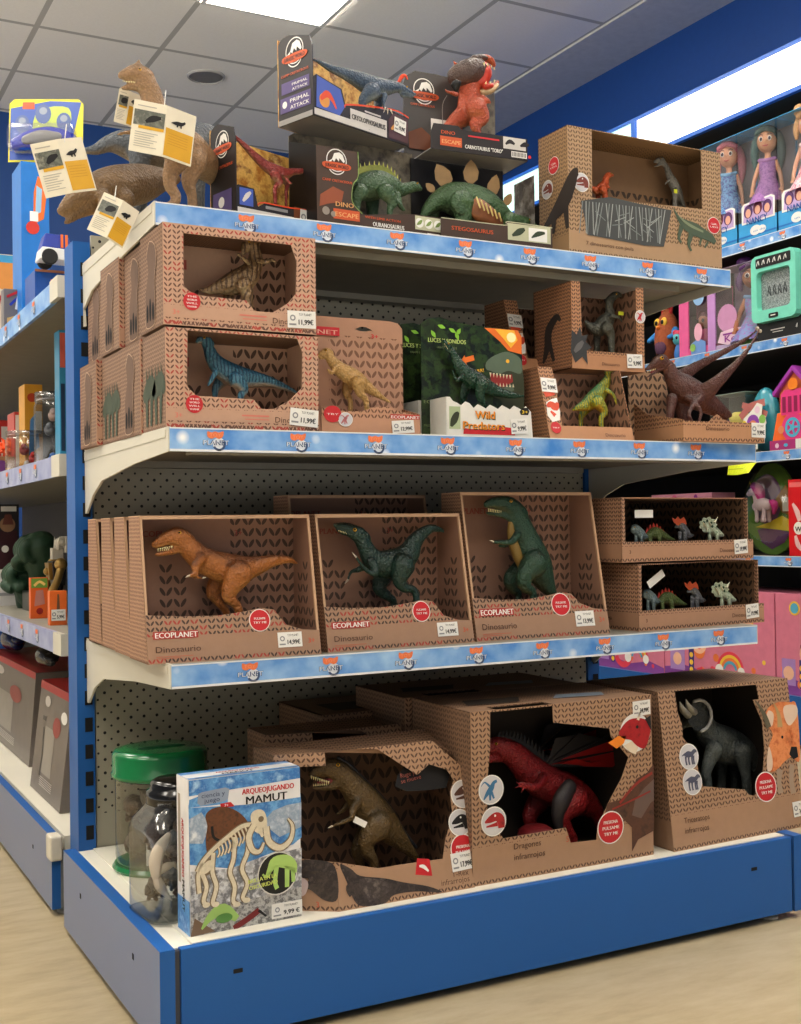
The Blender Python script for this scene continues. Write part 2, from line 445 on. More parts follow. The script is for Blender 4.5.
MB().lathe([(.001, -.008), (.075, -.008), (.088, -.004), (.09, -.0005)], n=32).build('grille', mat('grey grille', (128, 126, 124), .6), sp)
MB().lathe([(.088, -.0045), (.09, -.011), (.098, -.006), (.1, -.0005)], n=32, closed=False).build('rim', mat('pale grey rim', (180, 178, 176), .5), sp)

# ================================================================== shelving metal
BLUE = mat('blue gloss steel', (40, 100, 172), .4, var=.03, vs=4)
BLUE.node_tree.nodes['Principled BSDF'].inputs['Specular IOR Level'].default_value = .3
BLUES = mat('blue gloss steel, scuffed end', (44, 96, 164), .4, var=.03, vs=4, coat=1)  # extra coat on left faces alone, added for their pale glare
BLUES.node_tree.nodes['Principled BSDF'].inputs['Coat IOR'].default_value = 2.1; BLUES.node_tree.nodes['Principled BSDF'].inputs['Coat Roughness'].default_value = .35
STEEL = mat('cream painted steel', (206, 202, 188), .45, var=.03, vs=6)
DECK = mat('white shelf board', (232, 228, 214), .4, var=.03, vs=8)
UNDER = mat('shelf underside steel', (150, 146, 134), .5)  # cream steel with shade put into its colour for the shelf undersides
SLOT = mat('dark slot', (14, 14, 18), .8)
STRIP = clouds('blue cloud print', (74, 138, 212), (164, 202, 238))
EDGE = mat('white strip edge', (232, 234, 236), .35)
ORANGE_L = mat('orange logo', (238, 132, 84), .5); GLOBE = mat('grey blue logo', (70, 92, 132), .5)
LWHITE = mat('logo white', (226, 232, 240), .4); LPEACH = mat('logo light orange', (246, 160, 112), .5)
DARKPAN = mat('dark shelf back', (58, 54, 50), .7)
def peg_mat(name, c, z0):
    k = NT(name); sx = k.n('ShaderNodeSeparateXYZ'); k.l(k.n('ShaderNodeTexCoord').outputs['Object'], sx.inputs[0])
    def grid(ox, oz, rr):
        u = k.math('SUBTRACT', k.math('FRACT', k.math('DIVIDE', k.math('ADD', sx.outputs[0], 10-ox), .025)), .5)
        v = k.math('SUBTRACT', k.math('FRACT', k.math('DIVIDE', k.math('ADD', sx.outputs[2], 10-oz), .025)), .5)
        d = k.math('SQRT', k.math('ADD', k.math('POWER', u, 2), k.math('POWER', v, 2)))
        return k.math('LESS_THAN', d, rr)
    f = k.math('MAXIMUM', grid(.019, .002, .115), grid(.0065, .0145, .085))
    f = k.math('MULTIPLY', f, k.math('GREATER_THAN', sx.outputs[2], z0))
    k.l(k.mix(f, rgb(*c), (.006, .006, .006, 1)), k.b.inputs['Base Color']); k.b.inputs['Roughness'].default_value = .5
    k.bump(k.math('MULTIPLY', f, -1), .5, .003); return k.m
PEG = peg_mat('perforated cream panel', (164, 160, 144), .215)

def logo(mb, T, x, z, s=1.0):
    """the shop's sign mark: a chunky orange word over a ringed word"""
    mb.disc(T, x+.006*s, z-.005*s, .0098*s, .0010, 4, 20); mb.ring(T, x+.006*s, z-.005*s, .0070*s, .0104*s, .0012, 3, -2.7, .5, 16)
    mb.blob(T, [(x-.012*s, z+.0140*s), (x-.012*s, z+.0060*s), (x-.006*s, z+.0030*s), (x, z+.0050*s), (x+.006*s, z+.0030*s), (x+.012*s, z+.0065*s), (x+.013*s, z+.0145*s), (x+.006*s, z+.0125*s), (x, z+.0140*s), (x-.006*s, z+.0125*s)], .0014, 1)
    mb.text(T, 'TOY', x, z+.0062*s, .0070*s, .0017, 5, align='c', width=.018*s, bold=False)
    mb.text(T, 'PLANET', x-.0195*s, z-.0066*s, .0108*s, .0017, 3, width=.041*s); mb.text(T, 'PLAN T', x-.0188*s, z-.0060*s, .0094*s, .0020, 4, width=.040*s, bold=False)
def strip(parent, T, L, h, first, step, end=.02):
    m = MB()
    m.plate([(0, -h), (L, -h), (L, 0), (0, 0)], [], T, .003, 0, .0005)
    m.rect(T, 0, L, -h, -h+.0035, .0012, 2); m.rect(T, 0, L, -.002, 0, .0012, 2)
    x = first
    while x < L-end: logo(m, T, x, -h/2-.001); x += step
    return m.build('price_strip', [STRIP, ORANGE_L, EDGE, GLOBE, LWHITE, LPEACH], parent)

# ------------------------------------------------------------------ the dinosaur end unit
W, D = 1.162, .60
SB, S2, S3, S4 = .1536, .543, .894, 1.243
U = thing('display_shelving', 'blue and cream free-standing shelf unit holding all the dinosaur toys', 'shelving', (0, 0, 0))
for x in (-.020, W-.012):
    m = MB().box(x, x+.032, D, D+.07, .12, 1.285)
    z = .17
    while z < 1.27: m.box(x+.014, x+.028, D-.0012, D+.001, z, z+.026, 1); z += .05
    m.build('upright', [BLUE, SLOT], U)
MB().box(.015, W-.015, D+.004, D+.012, SB-.02, 1.30).build('back_panel', PEG, U)
m = MB().box(-.022, W, .012, D, SB-.022, SB-.003); m.box(.006, W-.003, .0125, D-.002, SB-.003, SB)
m.build('base_deck', DECK, U)
m = MB().box(-.015, W, -.002, .012, .0145, SB-.001); m.box(.062, .077, -.0026, 0, SB-.05, SB-.043, 1); m.box(1.06, 1.075, -.0026, 0, SB-.05, SB-.043, 1); m.build('kick_plate', [BLUE, SLOT], U, bevel=.0015)
for s, x in ((-1, -.046), (1, W+.004)):
    m = MB().box(x, x+.022, -.004, D+.01, .0145, SB+.001)
    for y in (.13, .47): m.box(x-.0006 if s < 0 else x+.0220, x if s < 0 else x+.0226, y, y+.008, SB-.052, SB-.043, 1)
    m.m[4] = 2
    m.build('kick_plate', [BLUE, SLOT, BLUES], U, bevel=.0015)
for x, y in ((.02, .03), (W-.03, .03), (-.02, D-.05), (W-.03, D-.05)):
    MB().lathe([(.018, 0), (.018, .004), (.009, .007), (.009, .034)], (x, y, 0), 14).build('foot', mat('white plastic foot', (220, 216, 204), .5), U)
m = MB().box(-.0235, -.0155, .002, .010, .03, SB-.004); m.build('corner_bracket', mat('grey bracket', (70, 74, 84), .4), U)
SHELF = {}
for z, yf, lg in ((S4, .131, .146), (S3, .072, .07), (S2, .0765, .122)):
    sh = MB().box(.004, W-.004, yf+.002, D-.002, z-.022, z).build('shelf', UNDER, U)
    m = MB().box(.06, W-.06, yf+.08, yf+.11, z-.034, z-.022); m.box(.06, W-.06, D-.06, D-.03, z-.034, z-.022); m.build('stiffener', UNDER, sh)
    for x in (-.002, W-.002):
        t = lambda u, v, off=0, x=x, yf=yf, z=z: (x+(.004 if x > .5 else 0)-(off if x < .5 else -off), u, z+v)
        prof = [(yf, .001), (yf, -.0355), (yf+.19, -.044), (yf+.40, -.062), (yf+.465, -.085), (D-.012, -.118), (D-.001, -.118), (D-.001, .001)]
        m = MB().plate(prof, [], t, .004); m.plate([(yf+.012, -.003), (yf+.012, -.014), (D-.002, -.020), (D-.002, -.003)], [], t, .001, 0, .0012)
        m.build('bracket', STEEL, sh)
    strip(sh, lambda x, v, off=0, yf=yf, z=z: (x, yf-off, z+v), W, .0355, lg, .1345)

# ------------------------------------------------------------------ the run behind it, facing left
G = thing('shelving_run', 'blue trimmed shelf run at the left edge of the photo, facing the other aisle', 'shelving', (0, .72, 0))
GY = 3.6
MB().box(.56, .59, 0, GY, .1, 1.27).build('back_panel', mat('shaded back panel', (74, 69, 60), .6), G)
MB().box(-.02, .56, 0, GY, SB-.03, SB-.001).build('base_deck', DECK, G)
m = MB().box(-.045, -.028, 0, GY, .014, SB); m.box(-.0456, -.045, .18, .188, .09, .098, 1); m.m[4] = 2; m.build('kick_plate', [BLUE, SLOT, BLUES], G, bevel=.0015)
MB().box(-.028, .56, 0.0, .012, .014, SB-.03).build('end_plate', mat('grey end plate', (120, 124, 130), .5), G)
m = MB().box(-.05, -.026, -.012, .03, SB-.045, SB+.003); m.build('corner_cap', mat('chipped white corner cap', (222, 216, 200), .6), G, bevel=.004)
MB().lathe([(.02, 0), (.02, .006), (.01, .01), (.01, .03)], (-.01, .03, 0), 12).build('foot', mat('white plastic foot', (220, 216, 204), .5), G)
MB().box(.555, .6, -.03, .02, .1, 1.28).build('upright', BLUE, G)
LGREY = clouds('pale lilac cloud print', (128, 138, 186), (178, 186, 214), spark=False)
for z, st in ((S4, STRIP), (S3, LGREY), (S2, LGREY)):
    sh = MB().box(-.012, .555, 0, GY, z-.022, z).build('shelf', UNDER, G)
    T = lambda u, v, off=0, z=z: (-.02-off, GY-u, z+v)
    m = MB().plate([(0, -.042), (GY-.06, -.042), (GY-.06, 0), (0, 0)], [], T, .008, 0, 0)
    x = .12
    while x < GY-.1: logo(m, T, x, -.02); x += .17
    m.build('price_strip', [st, ORANGE_L, EDGE, GLOBE, LWHITE, LPEACH], sh)
    m = MB().hexa([(-.024, 0, z-.042), (-.014, 0, z-.042), (-.014, .07, z-.042), (-.024, .07, z-.042)], [(-.024, 0, z+.001), (-.014, 0, z+.001), (-.014, .07, z+.001), (-.024, .07, z+.001)])
    m.box(-.024, .54, -.004, 0, z-.042, z+.001); m.build('bracket', STEEL, sh)

# ------------------------------------------------------------------ the wall unit on the right
R = thing('wall_shelving', 'tall wall shelf unit on the right with lit white header, full of dolls', 'shelving', (2.55, -.6, 0))
RY = 5.6
RX = .78
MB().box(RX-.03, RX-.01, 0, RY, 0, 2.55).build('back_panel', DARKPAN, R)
m = MB().box(-.10, -.085, 0, RY, .014, SB+.018); m.box(-.085, RX-.03, 0, RY, SB-.03, SB-.001, 1); m.build('base_deck', [BLUE, DECK], R)
RZ = (1.747, 1.380, .993, .628)
for z in RZ:
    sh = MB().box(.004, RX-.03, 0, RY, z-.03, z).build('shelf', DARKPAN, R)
    strip(sh, lambda u, v, off=0, z=z: (-off, RY-u, z+v), RY, .037, .06, .19)
hd = MB()
hx = .07
hd.box(hx, hx+.02, 0, RY, 2.235, 2.25, 0); hd.box(hx, hx+.02, 0, RY, 2.40, 2.412, 0); hd.box(hx+.02, RX-.03, 0, RY, 2.39, 2.40, 0); hd.box(hx+.02, RX-.03, 0, RY, 2.235, 2.245, 1)
hd.box(hx-.001, hx+.02, 2.78, 2.81, 2.25, 2.40, 0)
hd = hd.build('header_frame', [mat('bright blue trim', (44, 108, 204), .4), DARKPAN], R)
MB().box(hx+.006, hx+.012, 0, 2.78, 2.25, 2.40).build('light_panel', mat('lit white header', (250, 250, 246), .5, var=0, emit=1.25), hd)
MB().box(hx+.006, hx+.012, 2.81, RY, 2.25, 2.40).build('light_panel', mat('lit mint header', (196, 232, 226), .5, var=0, emit=.55), hd)
# ================================================================== carton helpers
import numpy as np
def homog(x0, y0, s, corners, W, H):
    """map points traced on a photographed face (BL,BR,TR,TL corners) to metres on that face"""
    src = corners; dst = [(0, 0), (W, 0), (W, H), (0, H)]; A = []; b = []
    for (x, y), (u, v) in zip(src, dst):
        A.append([x, y, 1, 0, 0, 0, -u*x, -u*y]); b.append(u)
        A.append([0, 0, 0, x, y, 1, -v*x, -v*y]); b.append(v)
    h = np.linalg.solve(np.array(A, float), np.array(b, float))
    def f(*p):
        if len(p) == 1: p = p[0]
        x, y = p[0], p[1]; w = h[6]*x+h[7]*y+1
        r = ((h[0]*x+h[1]*y+h[2])/w, (h[3]*x+h[4]*y+h[5])/w)
        return tuple(float(q) for q in r)
    return f
def QM(Q, pts): return [Q(p) for p in pts]

def price(parent, T, x, z, txt, w=.036, h=.020, ang=0, off=.0022):
    ca, sa = math.cos(ang), math.sin(ang)
    P = lambda a, b, o=0: T(x+a*ca-b*sa, z+a*sa+b*ca, off+o)
    m = MB(); m.plate([(-w/2, -h/2), (w/2, -h/2), (w/2, h/2), (-w/2, h/2)], [], P, .0006)
    m.text(P, txt, -w*.12, -h*.30, h*.42, .0006, 1, width=w*.52)
    m.text(P, 'TOY PLANET', -w*.1, h*.22, h*.2, .0006, 1, width=w*.45, bold=False)
    m.ring(P, -w*.32, h*.08, h*.1, h*.18, .0005, 2, n=12); m.rect(P, -w*.45, -w*.2, -h*.35, -h*.25, .0005, 2)
    return m.build('price_label', [WHITE, INK, mat('grey print', (150, 150, 152), .6)], parent)
def roundel(parent, T, x, z, r, lines=('PULSAME', 'TRY ME'), name='red_sticker', off=.0012, ring=True):
    m = MB()
    if ring: m.disc(T, x, z, r*1.08, off, 1, 28)
    m.disc(T, x, z, r, off+.0003, 0, 28)
    n = len(lines)
    for i, t in enumerate(lines):
        w = r*1.35*(1 if i == n//2 or n == 1 else .85); m.text(T, t, x, z+r*(.38*((n-1)/2-i))-r*.12, r*.3, off+.0006, 1, width=w, align='c')
    return m.build(name, [RED, WHITE], parent)
def badge(parent, T, x, z, r, kind, col, off=.0014):
    """white ringed round picture sticker with a small animal drawing"""
    m = MB(); m.disc(T, x, z, r, off, 1, 26); m.disc(T, x, z, r*.92, off+.0002, 2, 26)
    def S(pts, w): m.stroke(T, [(x+a*r, z+b*r, c*r) for a, b, c in pts], w, off+.0005, 0)
    if kind == 'walker':
        S([(-.75, .1, .04), (-.5, .2, .16), (-.1, .18, .5), (.3, .2, .34), (.6, .38, .3), (.82, .3, .12)], 1)
        for a in (-.35, -.05, .28, .45): S([(a, .05, .2), (a-.03, -.3, .15), (a+.02, -.62, .16)], 1)
    elif kind == 'head':
        S([(-.7, .0, .12), (-.3, .15, .45), (.2, .3, .6), (.55, .05, .6), (.6, -.5, .5)], 1); S([(-.6, -.3, .1), (-.1, -.25, .2), (.3, -.2, .3)], 1)
        m.disc(T, x+.1*r, z+.38*r, r*.08, off+.0008, 1, 10)
    else:
        S([(-.6, -.6, .1), (-.3, -.2, .3), (.0, .1, .4), (.2, .45, .25), (.45, .55, .2)], 1); S([(0, .1, .2), (-.5, .55, .1), (-.8, .3, .03)], 1); S([(0, -.1, .2), (.2, -.6, .14)], 1); S([(-.1, -.2, .2), (-.1, -.7, .14)], 1)
    return m.build('picture_sticker', [col, WHITE, mat('pale sticker ground', (206, 204, 206), .5)], parent)

def shell(root, W, D, H, lean=0, mats=None, left=None, right=None, top=True, back_h=None, th=.0018, lh=(), roof=None, name='carton', liner=KRAFT_IN, ldark=None):
    """back, floor, sides and roof of a carton whose front leans back by lean*z"""
    out = mats or KRAFT_OUT; m = MB(); bh = back_h or H
    m.box(0, W, D-th, D, 0, bh); m.box(0, W, 0, D-th, 0, th)
    prof = [(0, 0), (D, 0), (D, bh), (lean*H, H)]
    def side(p, holes, x, sgn):
        # p in (y,z)
        if sgn < 0: m.plate([(D-y, z) for y, z in p][::-1], [[(D-y, z) for y, z in h] for h in holes], lambda u, v, off=0: (x-off, D-u, v), th)
        else: m.plate(p, [], lambda u, v, off=0: (x+off, u, v), th)
    side(left or prof, list(lh), 0, -1); side(right or prof, [], W, 1)
    if top:
        y0 = lean*H; r = roof or [(0, y0), (W, y0), (W, D), (0, D)]
        m.plate(r, [], lambda x, y, off=0: (x, y, H+off), th)
    c = m.build(name, out, root)
    if liner:
        e = .0008+th; L = MB(); L.poly([(e, D-e, e), (W-e, D-e, e), (W-e, D-e, bh-e), (e, D-e, bh-e)])
        L.poly([(e, .004, e), (W-e, .004, e), (W-e, D-e, e), (e, D-e, e)])
        lp = [(y, z) for y, z in (left or prof)]; rp = [(y, z) for y, z in (right or prof)]
        L.poly([(e, y, max(e, z)) for y, z in lp]); L.poly([(W-e, y, max(e, z)) for y, z in rp])
        L.build('inner_lining', liner, root)
    return c

# ================================================================== middle shelf: open fronted dinosaur boxes
def spot(bl, br, Y, z, rot=0):
    a = atY(bl[0], bl[1], Y); b = atY(br[0], br[1], Y+math.tan(rot)*.25)
    return Vector((a.x, Y, z)), (b.x-a.x)/math.cos(rot), mpp(a)

FRONT2 = kraft('pinkish brown lip with leaves', base=(163, 130, 106), leaf=(62, 46, 40), pc=.0135, pr=.0092, lo=.040, border=.011, pink=1)
BACK2 = kraft('pinkish brown backdrop', base=(154, 118, 98), leaf=(70, 52, 42), pc=.023, pr=.0185, corner=(.165, .115))
TAN = mat('pale board edge', (196, 160, 128), .7)
def eco_box(label, bl, br, Y, rot, hpx, Db, lean, tagtxt, group, tall=False):
    p, W_, s = spot(bl, br, Y, S2, rot); H_ = hpx*s
    t = thing('dinosaur_toy_box', label, 'box', p, rot, group)
    shell(t, W_, Db, H_, lean, top=False, liner=None)
    e = .0026
    m = MB(); y0 = lean*H_
    m.poly([(e, Db-e, e), (W_-e, Db-e, e), (W_-e, Db-e, H_), (e, Db-e, H_)])
    m.poly([(e, .004, e), (W_-e, .004, e), (W_-e, Db-e, e), (e, Db-e, e)])
    for x in (e, W_-e): m.poly([(x, .004, e), (x, Db-e, e), (x, Db-e, H_), (x, y0, H_)])
    m.build('backdrop', BACK2, t)
    m = MB(); T = frontT(lean)
    for a in (((0, 0), (.004, 0), (.004, H_), (0, H_)), ((W_-.004, 0), (W_, 0), (W_, H_), (W_-.004, H_)), ((0, H_-.004), (W_, H_-.004), (W_, H_), (0, H_))): m.plate(a, [], T, .004, 0, .0004)
    m.box(0, W_, y0, Db, H_, H_+.0018); m.build('rim', TAN, t)
    k = .31 if not tall else .27
    lip = [(0, 0), (W_, 0), (W_, .17*H_), (.9*W_, .18*H_), (.8*W_, .22*H_), (.735*W_, (k+.02)*H_), (.66*W_, (k+.035)*H_), (.56*W_, (k+.015)*H_), (.4*W_, (k-.005)*H_), (.2*W_, k*H_), (0, (k+.02)*H_)]
    f = MB().plate(lip, [], T, .0018, 0, .001).build('front_panel', FRONT2, t)
    m = MB(); m.rect(T, W_*.035, W_*.285, H_*.165, H_*.215, .0018, 1); m.text(T, 'ECOPLANET', W_*.045, H_*.172, H_*.052, .0024, 0, width=W_*.235)
    m.build('brand_lettering', [WHITE, mat('brown red print', (176, 64, 56), .6)], f)
    m = MB(); m.text(T, 'Dinosaurio', W_*.045, H_*.075, H_*.058, .0022, 0, width=W_*.25, bold=False); m.build('title_lettering', BROWN, f)
    m = MB(); m.text(T, '3+', W_*.925, H_*.085, H_*.05, .0022, 0, bold=True)
    m.rect(T, W_*.045, W_*.25, H_*.045, H_*.048, .002, 0); m.rect(T, W_*.045, W_*.18, H_*.034, H_*.037, .002, 0); m.build('age_mark', mat('orange red print', (196, 96, 70), .6), f)
    T2 = lambda x, z, off=0: (x, Db-e-.0004-off, z)
    m = MB(); m.text(T2, 'ECOPLANET', W_*.05, H_*.86, H_*.06, .0002, 0, width=W_*.28); m.text(T2, '3+', W_*.62, H_*.86, H_*.06, .0002, 0); m.build('backdrop_lettering', mat('faded red print', (150, 72, 60), .6), t)
    roundel(t, T, W_*.645, H_*(k-.05), H_*.073)
    price(t, T, W_*.815, H_*.115, tagtxt, W_*.145, H_*.105, .0, .0024)
    return t, p, W_, H_
ECO = 'open fronted dinosaur boxes on the middle shelf'
B18 = eco_box('open brown cardboard box framing the orange-brown tyrannosaur', (148, 661), (321, 651), .10, -.03, 148.5, .112, .20, '14,99€', ECO)
for i, lab in enumerate(('second box of the row standing behind the orange-brown tyrannosaur box', 'third brown box back, behind the orange-brown tyrannosaur box', 'rearmost brown box of the row behind the orange-brown tyrannosaur, against the panel')):
    Yb = .10+.114*(i+1); copy_thing(B18[0], lab, (atY((131, 116.5, 102)[i], 600, Yb).x, Yb, S2))
B19 = eco_box('open brown cardboard box framing the dark green raptor', (328, 649), (474.6, 637), .10, .035, 138, .115, .19, '14,99€', ECO)
B20 = eco_box('tallest open brown cardboard box, framing the upright green tyrannosaur', (477, 637), (609.6, 629), .112, -.02, 150, .12, .20, '13,99€', ECO, True)
copy_thing(B20[0], 'brown box in shadow behind the dark green raptor box', (B19[1].x+.03, .28, S2), 0)

# open trays of four small dinosaurs
def four_tray(label, p, rot, W_, H_, Db, tag_ang):
    t = thing('dinosaur_set_tray', label, 'box', p, rot, 'trays of small dinosaurs on the middle shelf')
    m = MB(); th = .002
    m.box(0, W_, Db-th, Db, 0, H_); m.box(0, W_, 0, Db, 0, th)
    for x in (0, W_-th): m.box(x, x+th, .012 if x else 0.0, Db-th, th, H_)
    m.plate([(0, 0.0), (W_, .02), (W_, Db), (0, Db)], [], lambda x, y, off=0: (x, y, H_+off+.0005), th)
    m.box(0, .009, 0, .002, th, H_)
    m.build('carton', kraft('brown board dense leaves', leaf=(74, 52, 40), pc=.0105, pr=.0075, lo=.034, border=.01), t)
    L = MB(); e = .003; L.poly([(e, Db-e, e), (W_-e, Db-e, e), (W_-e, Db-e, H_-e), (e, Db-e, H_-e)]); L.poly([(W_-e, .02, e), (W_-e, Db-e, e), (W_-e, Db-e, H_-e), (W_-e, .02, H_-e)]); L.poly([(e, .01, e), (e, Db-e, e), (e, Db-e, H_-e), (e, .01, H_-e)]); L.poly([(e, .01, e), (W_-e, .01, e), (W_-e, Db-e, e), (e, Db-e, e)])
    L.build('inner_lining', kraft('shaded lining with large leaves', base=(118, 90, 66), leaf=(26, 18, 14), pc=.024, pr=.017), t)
    T = frontT(0, -.001)
    f = MB().plate([(0, 0), (W_, 0), (W_, .038), (0, .038)], [], T, .002).build('front_panel', kraft('lip with leaf borders', leaf=(66, 46, 34), pc=.0105, pr=.008, lo=.0295, border=.01), t)
    MB().text(T, 'Dinosaurio', W_*.73, .014, .011, .0008, 0, width=W_*.15, bold=False).text(T, '3', W_*.05, .016, .009, .0008).build('title_lettering', BROWN, f)
    TL = leftT(Db); MB().text(TL, 'Dinosaurios', Db*.3, .018, .011, .001, 0, width=Db*.5, bold=False).build('side_lettering', BROWN, t)
    price(t, T, W_*.895, .024, '19,99€', .036, .028, .06)
    return t
p22 = atY(638.8, 629, .105); p22.z = S2
T22 = four_tray('lower brown tray of four small dinosaurs at right end of middle shelf', p22, .06, .333, .124, .36, .0)
p21 = atY(622, 563, .11); p21.z = S2+.128
T21 = four_tray('upper brown tray of four small dinosaurs stacked on another tray', p21, .04, .338, .12, .36, .0)

# ================================================================== second shelf from top
FRONT3 = kraft('pink brown window panel', base=(194, 156, 131), leaf=(96, 64, 52), pc=.0140, pr=.0080, border=.01, pink=1)
SIDE3 = kraft('pink brown side', base=(150, 121, 100), leaf=(98, 72, 58), pc=.0095, pr=.0065)
LIN3 = kraft('light lining with large leaves', base=(206, 170, 143), leaf=(84, 60, 46), pc=.024, pr=.021, corner=(.15, .07))
DARKPR = mat('dark side print', (52, 44, 40), .6); LINE = mat('pale outline print', (206, 176, 150), .6); GREENPR = mat('dark green print', (66, 78, 62), .6)
def win_box(label, p, rot, W_, H_, Db, outerQ, win, group, price_ang, side_kind):
    t = thing('dinosaur_window_box', label, 'box', p, rot, group)
    shell(t, W_, Db, H_, 0, SIDE3, liner=LIN3)
    T = frontT(0, -.001)
    f = MB().plate([(0, 0), (W_, 0), (W_, H_), (0, H_)], [win], T, .0018).build('front_panel', FRONT3, t)
    m = MB(); m.rect(T, 0, W_, .0115, .030, .0006, 0); m.build('plain_band', kraft('plain pink brown band', base=(194, 156, 131), lo=99), f)
    m = MB(); m.text(T, 'Dinosaurio', W_*.70, .013, .0125, .0012, 0, width=W_*.24, bold=False); m.build('title_lettering', BROWN, f)
    m = MB(); m.text(T, '3+', W_*.055, .016, .011, .0012, 0); m.rect(T, W_*.48, W_*.66, .021, .0235, .001, 0); m.rect(T, W_*.5, W_*.66, .016, .0175, .001, 0); m.build('age_mark', mat('pink print', (214, 128, 110), .6), f)
    T2 = lambda x, z, off=0: (x, Db-.0042-off, z)
    m = MB(); m.rect(T2, W_*.02, W_*.3, H_*.73, H_*.83, .0003, 1); m.text(T2, 'ECOPLANET', W_*.03, H_*.745, H_*.08, .0008, 0, width=W_*.26); m.build('backdrop_lettering', [mat('faded pink print', (186, 112, 96), .6), mat('pink red print', (196, 96, 86), .6)], t)
    roundel(t, T, W_*.175, .037, .0135, ('THE', 'WORLD', 'WILL', 'THANK'), ring=False)
    price(t, T, W_*.895, .022, '11,99€', .048, .027, price_ang)
    TL = leftT(Db); m = MB()
    if side_kind == 0:
        c = Db*.5
        m.area(TL, [(c-.030, .012), (c-.022, .006), (c+.014, .006), (c+.022, .016), (c+.020, H_*.5), (c+.03, H_*.66), (c+.024, H_*.82), (c-.005, H_*.9), (c-.02, H_*.78), (c-.012, H_*.6), (c-.028, H_*.4)], .0009, 0)
        m.stroke(TL, [(c-.030, .02), (c-.022, .006), (c+.012, .006), (c+.022, .018), (c+.020, H_*.5), (c+.03, H_*.66), (c+.024, H_*.82), (c-.005, H_*.9), (c-.02, H_*.78)], .0012, .0013, 1)
        for a, h in ((-.018, .028), (-.003, .036), (.012, .028)): m.disc(TL, c+a, .014+h/2, .0052, .0014, 2, 14, h/2)
    else:
        for q in (.3, .7):
            c = Db*q
            m.stroke(TL, [(c-.03, H_*.35, .012), (c-.01, H_*.42, .03), (c+.018, H_*.46, .034), (c+.034, H_*.36, .012)], .02, .0009, 3); m.stroke(TL, [(c-.012, H_*.36, .014), (c-.01, H_*.06, .01)], .01, .001, 3); m.stroke(TL, [(c+.016, H_*.36, .014), (c+.012, H_*.06, .01)], .01, .001, 3)
            for g in (-.01, .005, .02): m.stroke(TL, [(c+g, H_*.5, .007), (c+g-.003, H_*.66, .002)], .006, .001, 3)
    m.build('side_print', [kraft('faded side print', base=(112, 88, 74), lo=99), LINE, SLOT, GREENPR], t)
    return t
Q11 = homog(60, 190, 2.967, [(315, 700), (785, 710), (775, 412), (305, 410)], .245, .150)
Q10 = homog(60, 190, 2.967, [(306, 414), (776, 413), (771, 118), (300, 104)], .245, .150)
W11 = QM(Q11, [(370, 415), (712, 419), (730, 462), (731, 572), (690, 612), (640, 640), (600, 640), (575, 612), (400, 605), (372, 578)])
W10 = QM(Q10, [(364, 128), (700, 138), (718, 190), (716, 290), (690, 322), (640, 356), (590, 356), (560, 322), (395, 317), (367, 290)])
px11 = atY(166, 427, .088).x
GB = 'window boxes stacked four deep at left end of upper shelf'
BX11 = win_box('lower front window box at shelf left end, holding the blue raptor', (px11, .088, S3), 0, .248, .151, .122, None, W11, GB, -.08, 1)
BX10 = win_box('upper front window box at shelf left end, holding the tan dinosaur', (px11-.002, .088, S3+.1545), 0, .248, .153, .122, None, W10, GB, .02, 0)
BX11b = win_box('lower window box second from front, behind the blue raptor box', (px11-.003, .213, S3), 0, .248, .151, .122, None, W11, GB, 0, 0)
for i, (lab, src, z, dx) in enumerate((('lower window box third from front, with green beast print on its end', BX11, S3, -.002), ('lower window box at the very back of the left stack', BX11b, S3, -.012))):
    copy_thing(src, lab, (px11+dx, .213+.125*(i+1), z))
for i, lab in enumerate(('upper window box second from front, behind the tan dinosaur box', 'upper window box third from front, clawed window on its end', 'upper window box at the very back of the left stack')):
    copy_thing(BX10, lab, (px11+(.006, -.003, .004)[i], .088+.125*(i+1), S3+.1545))

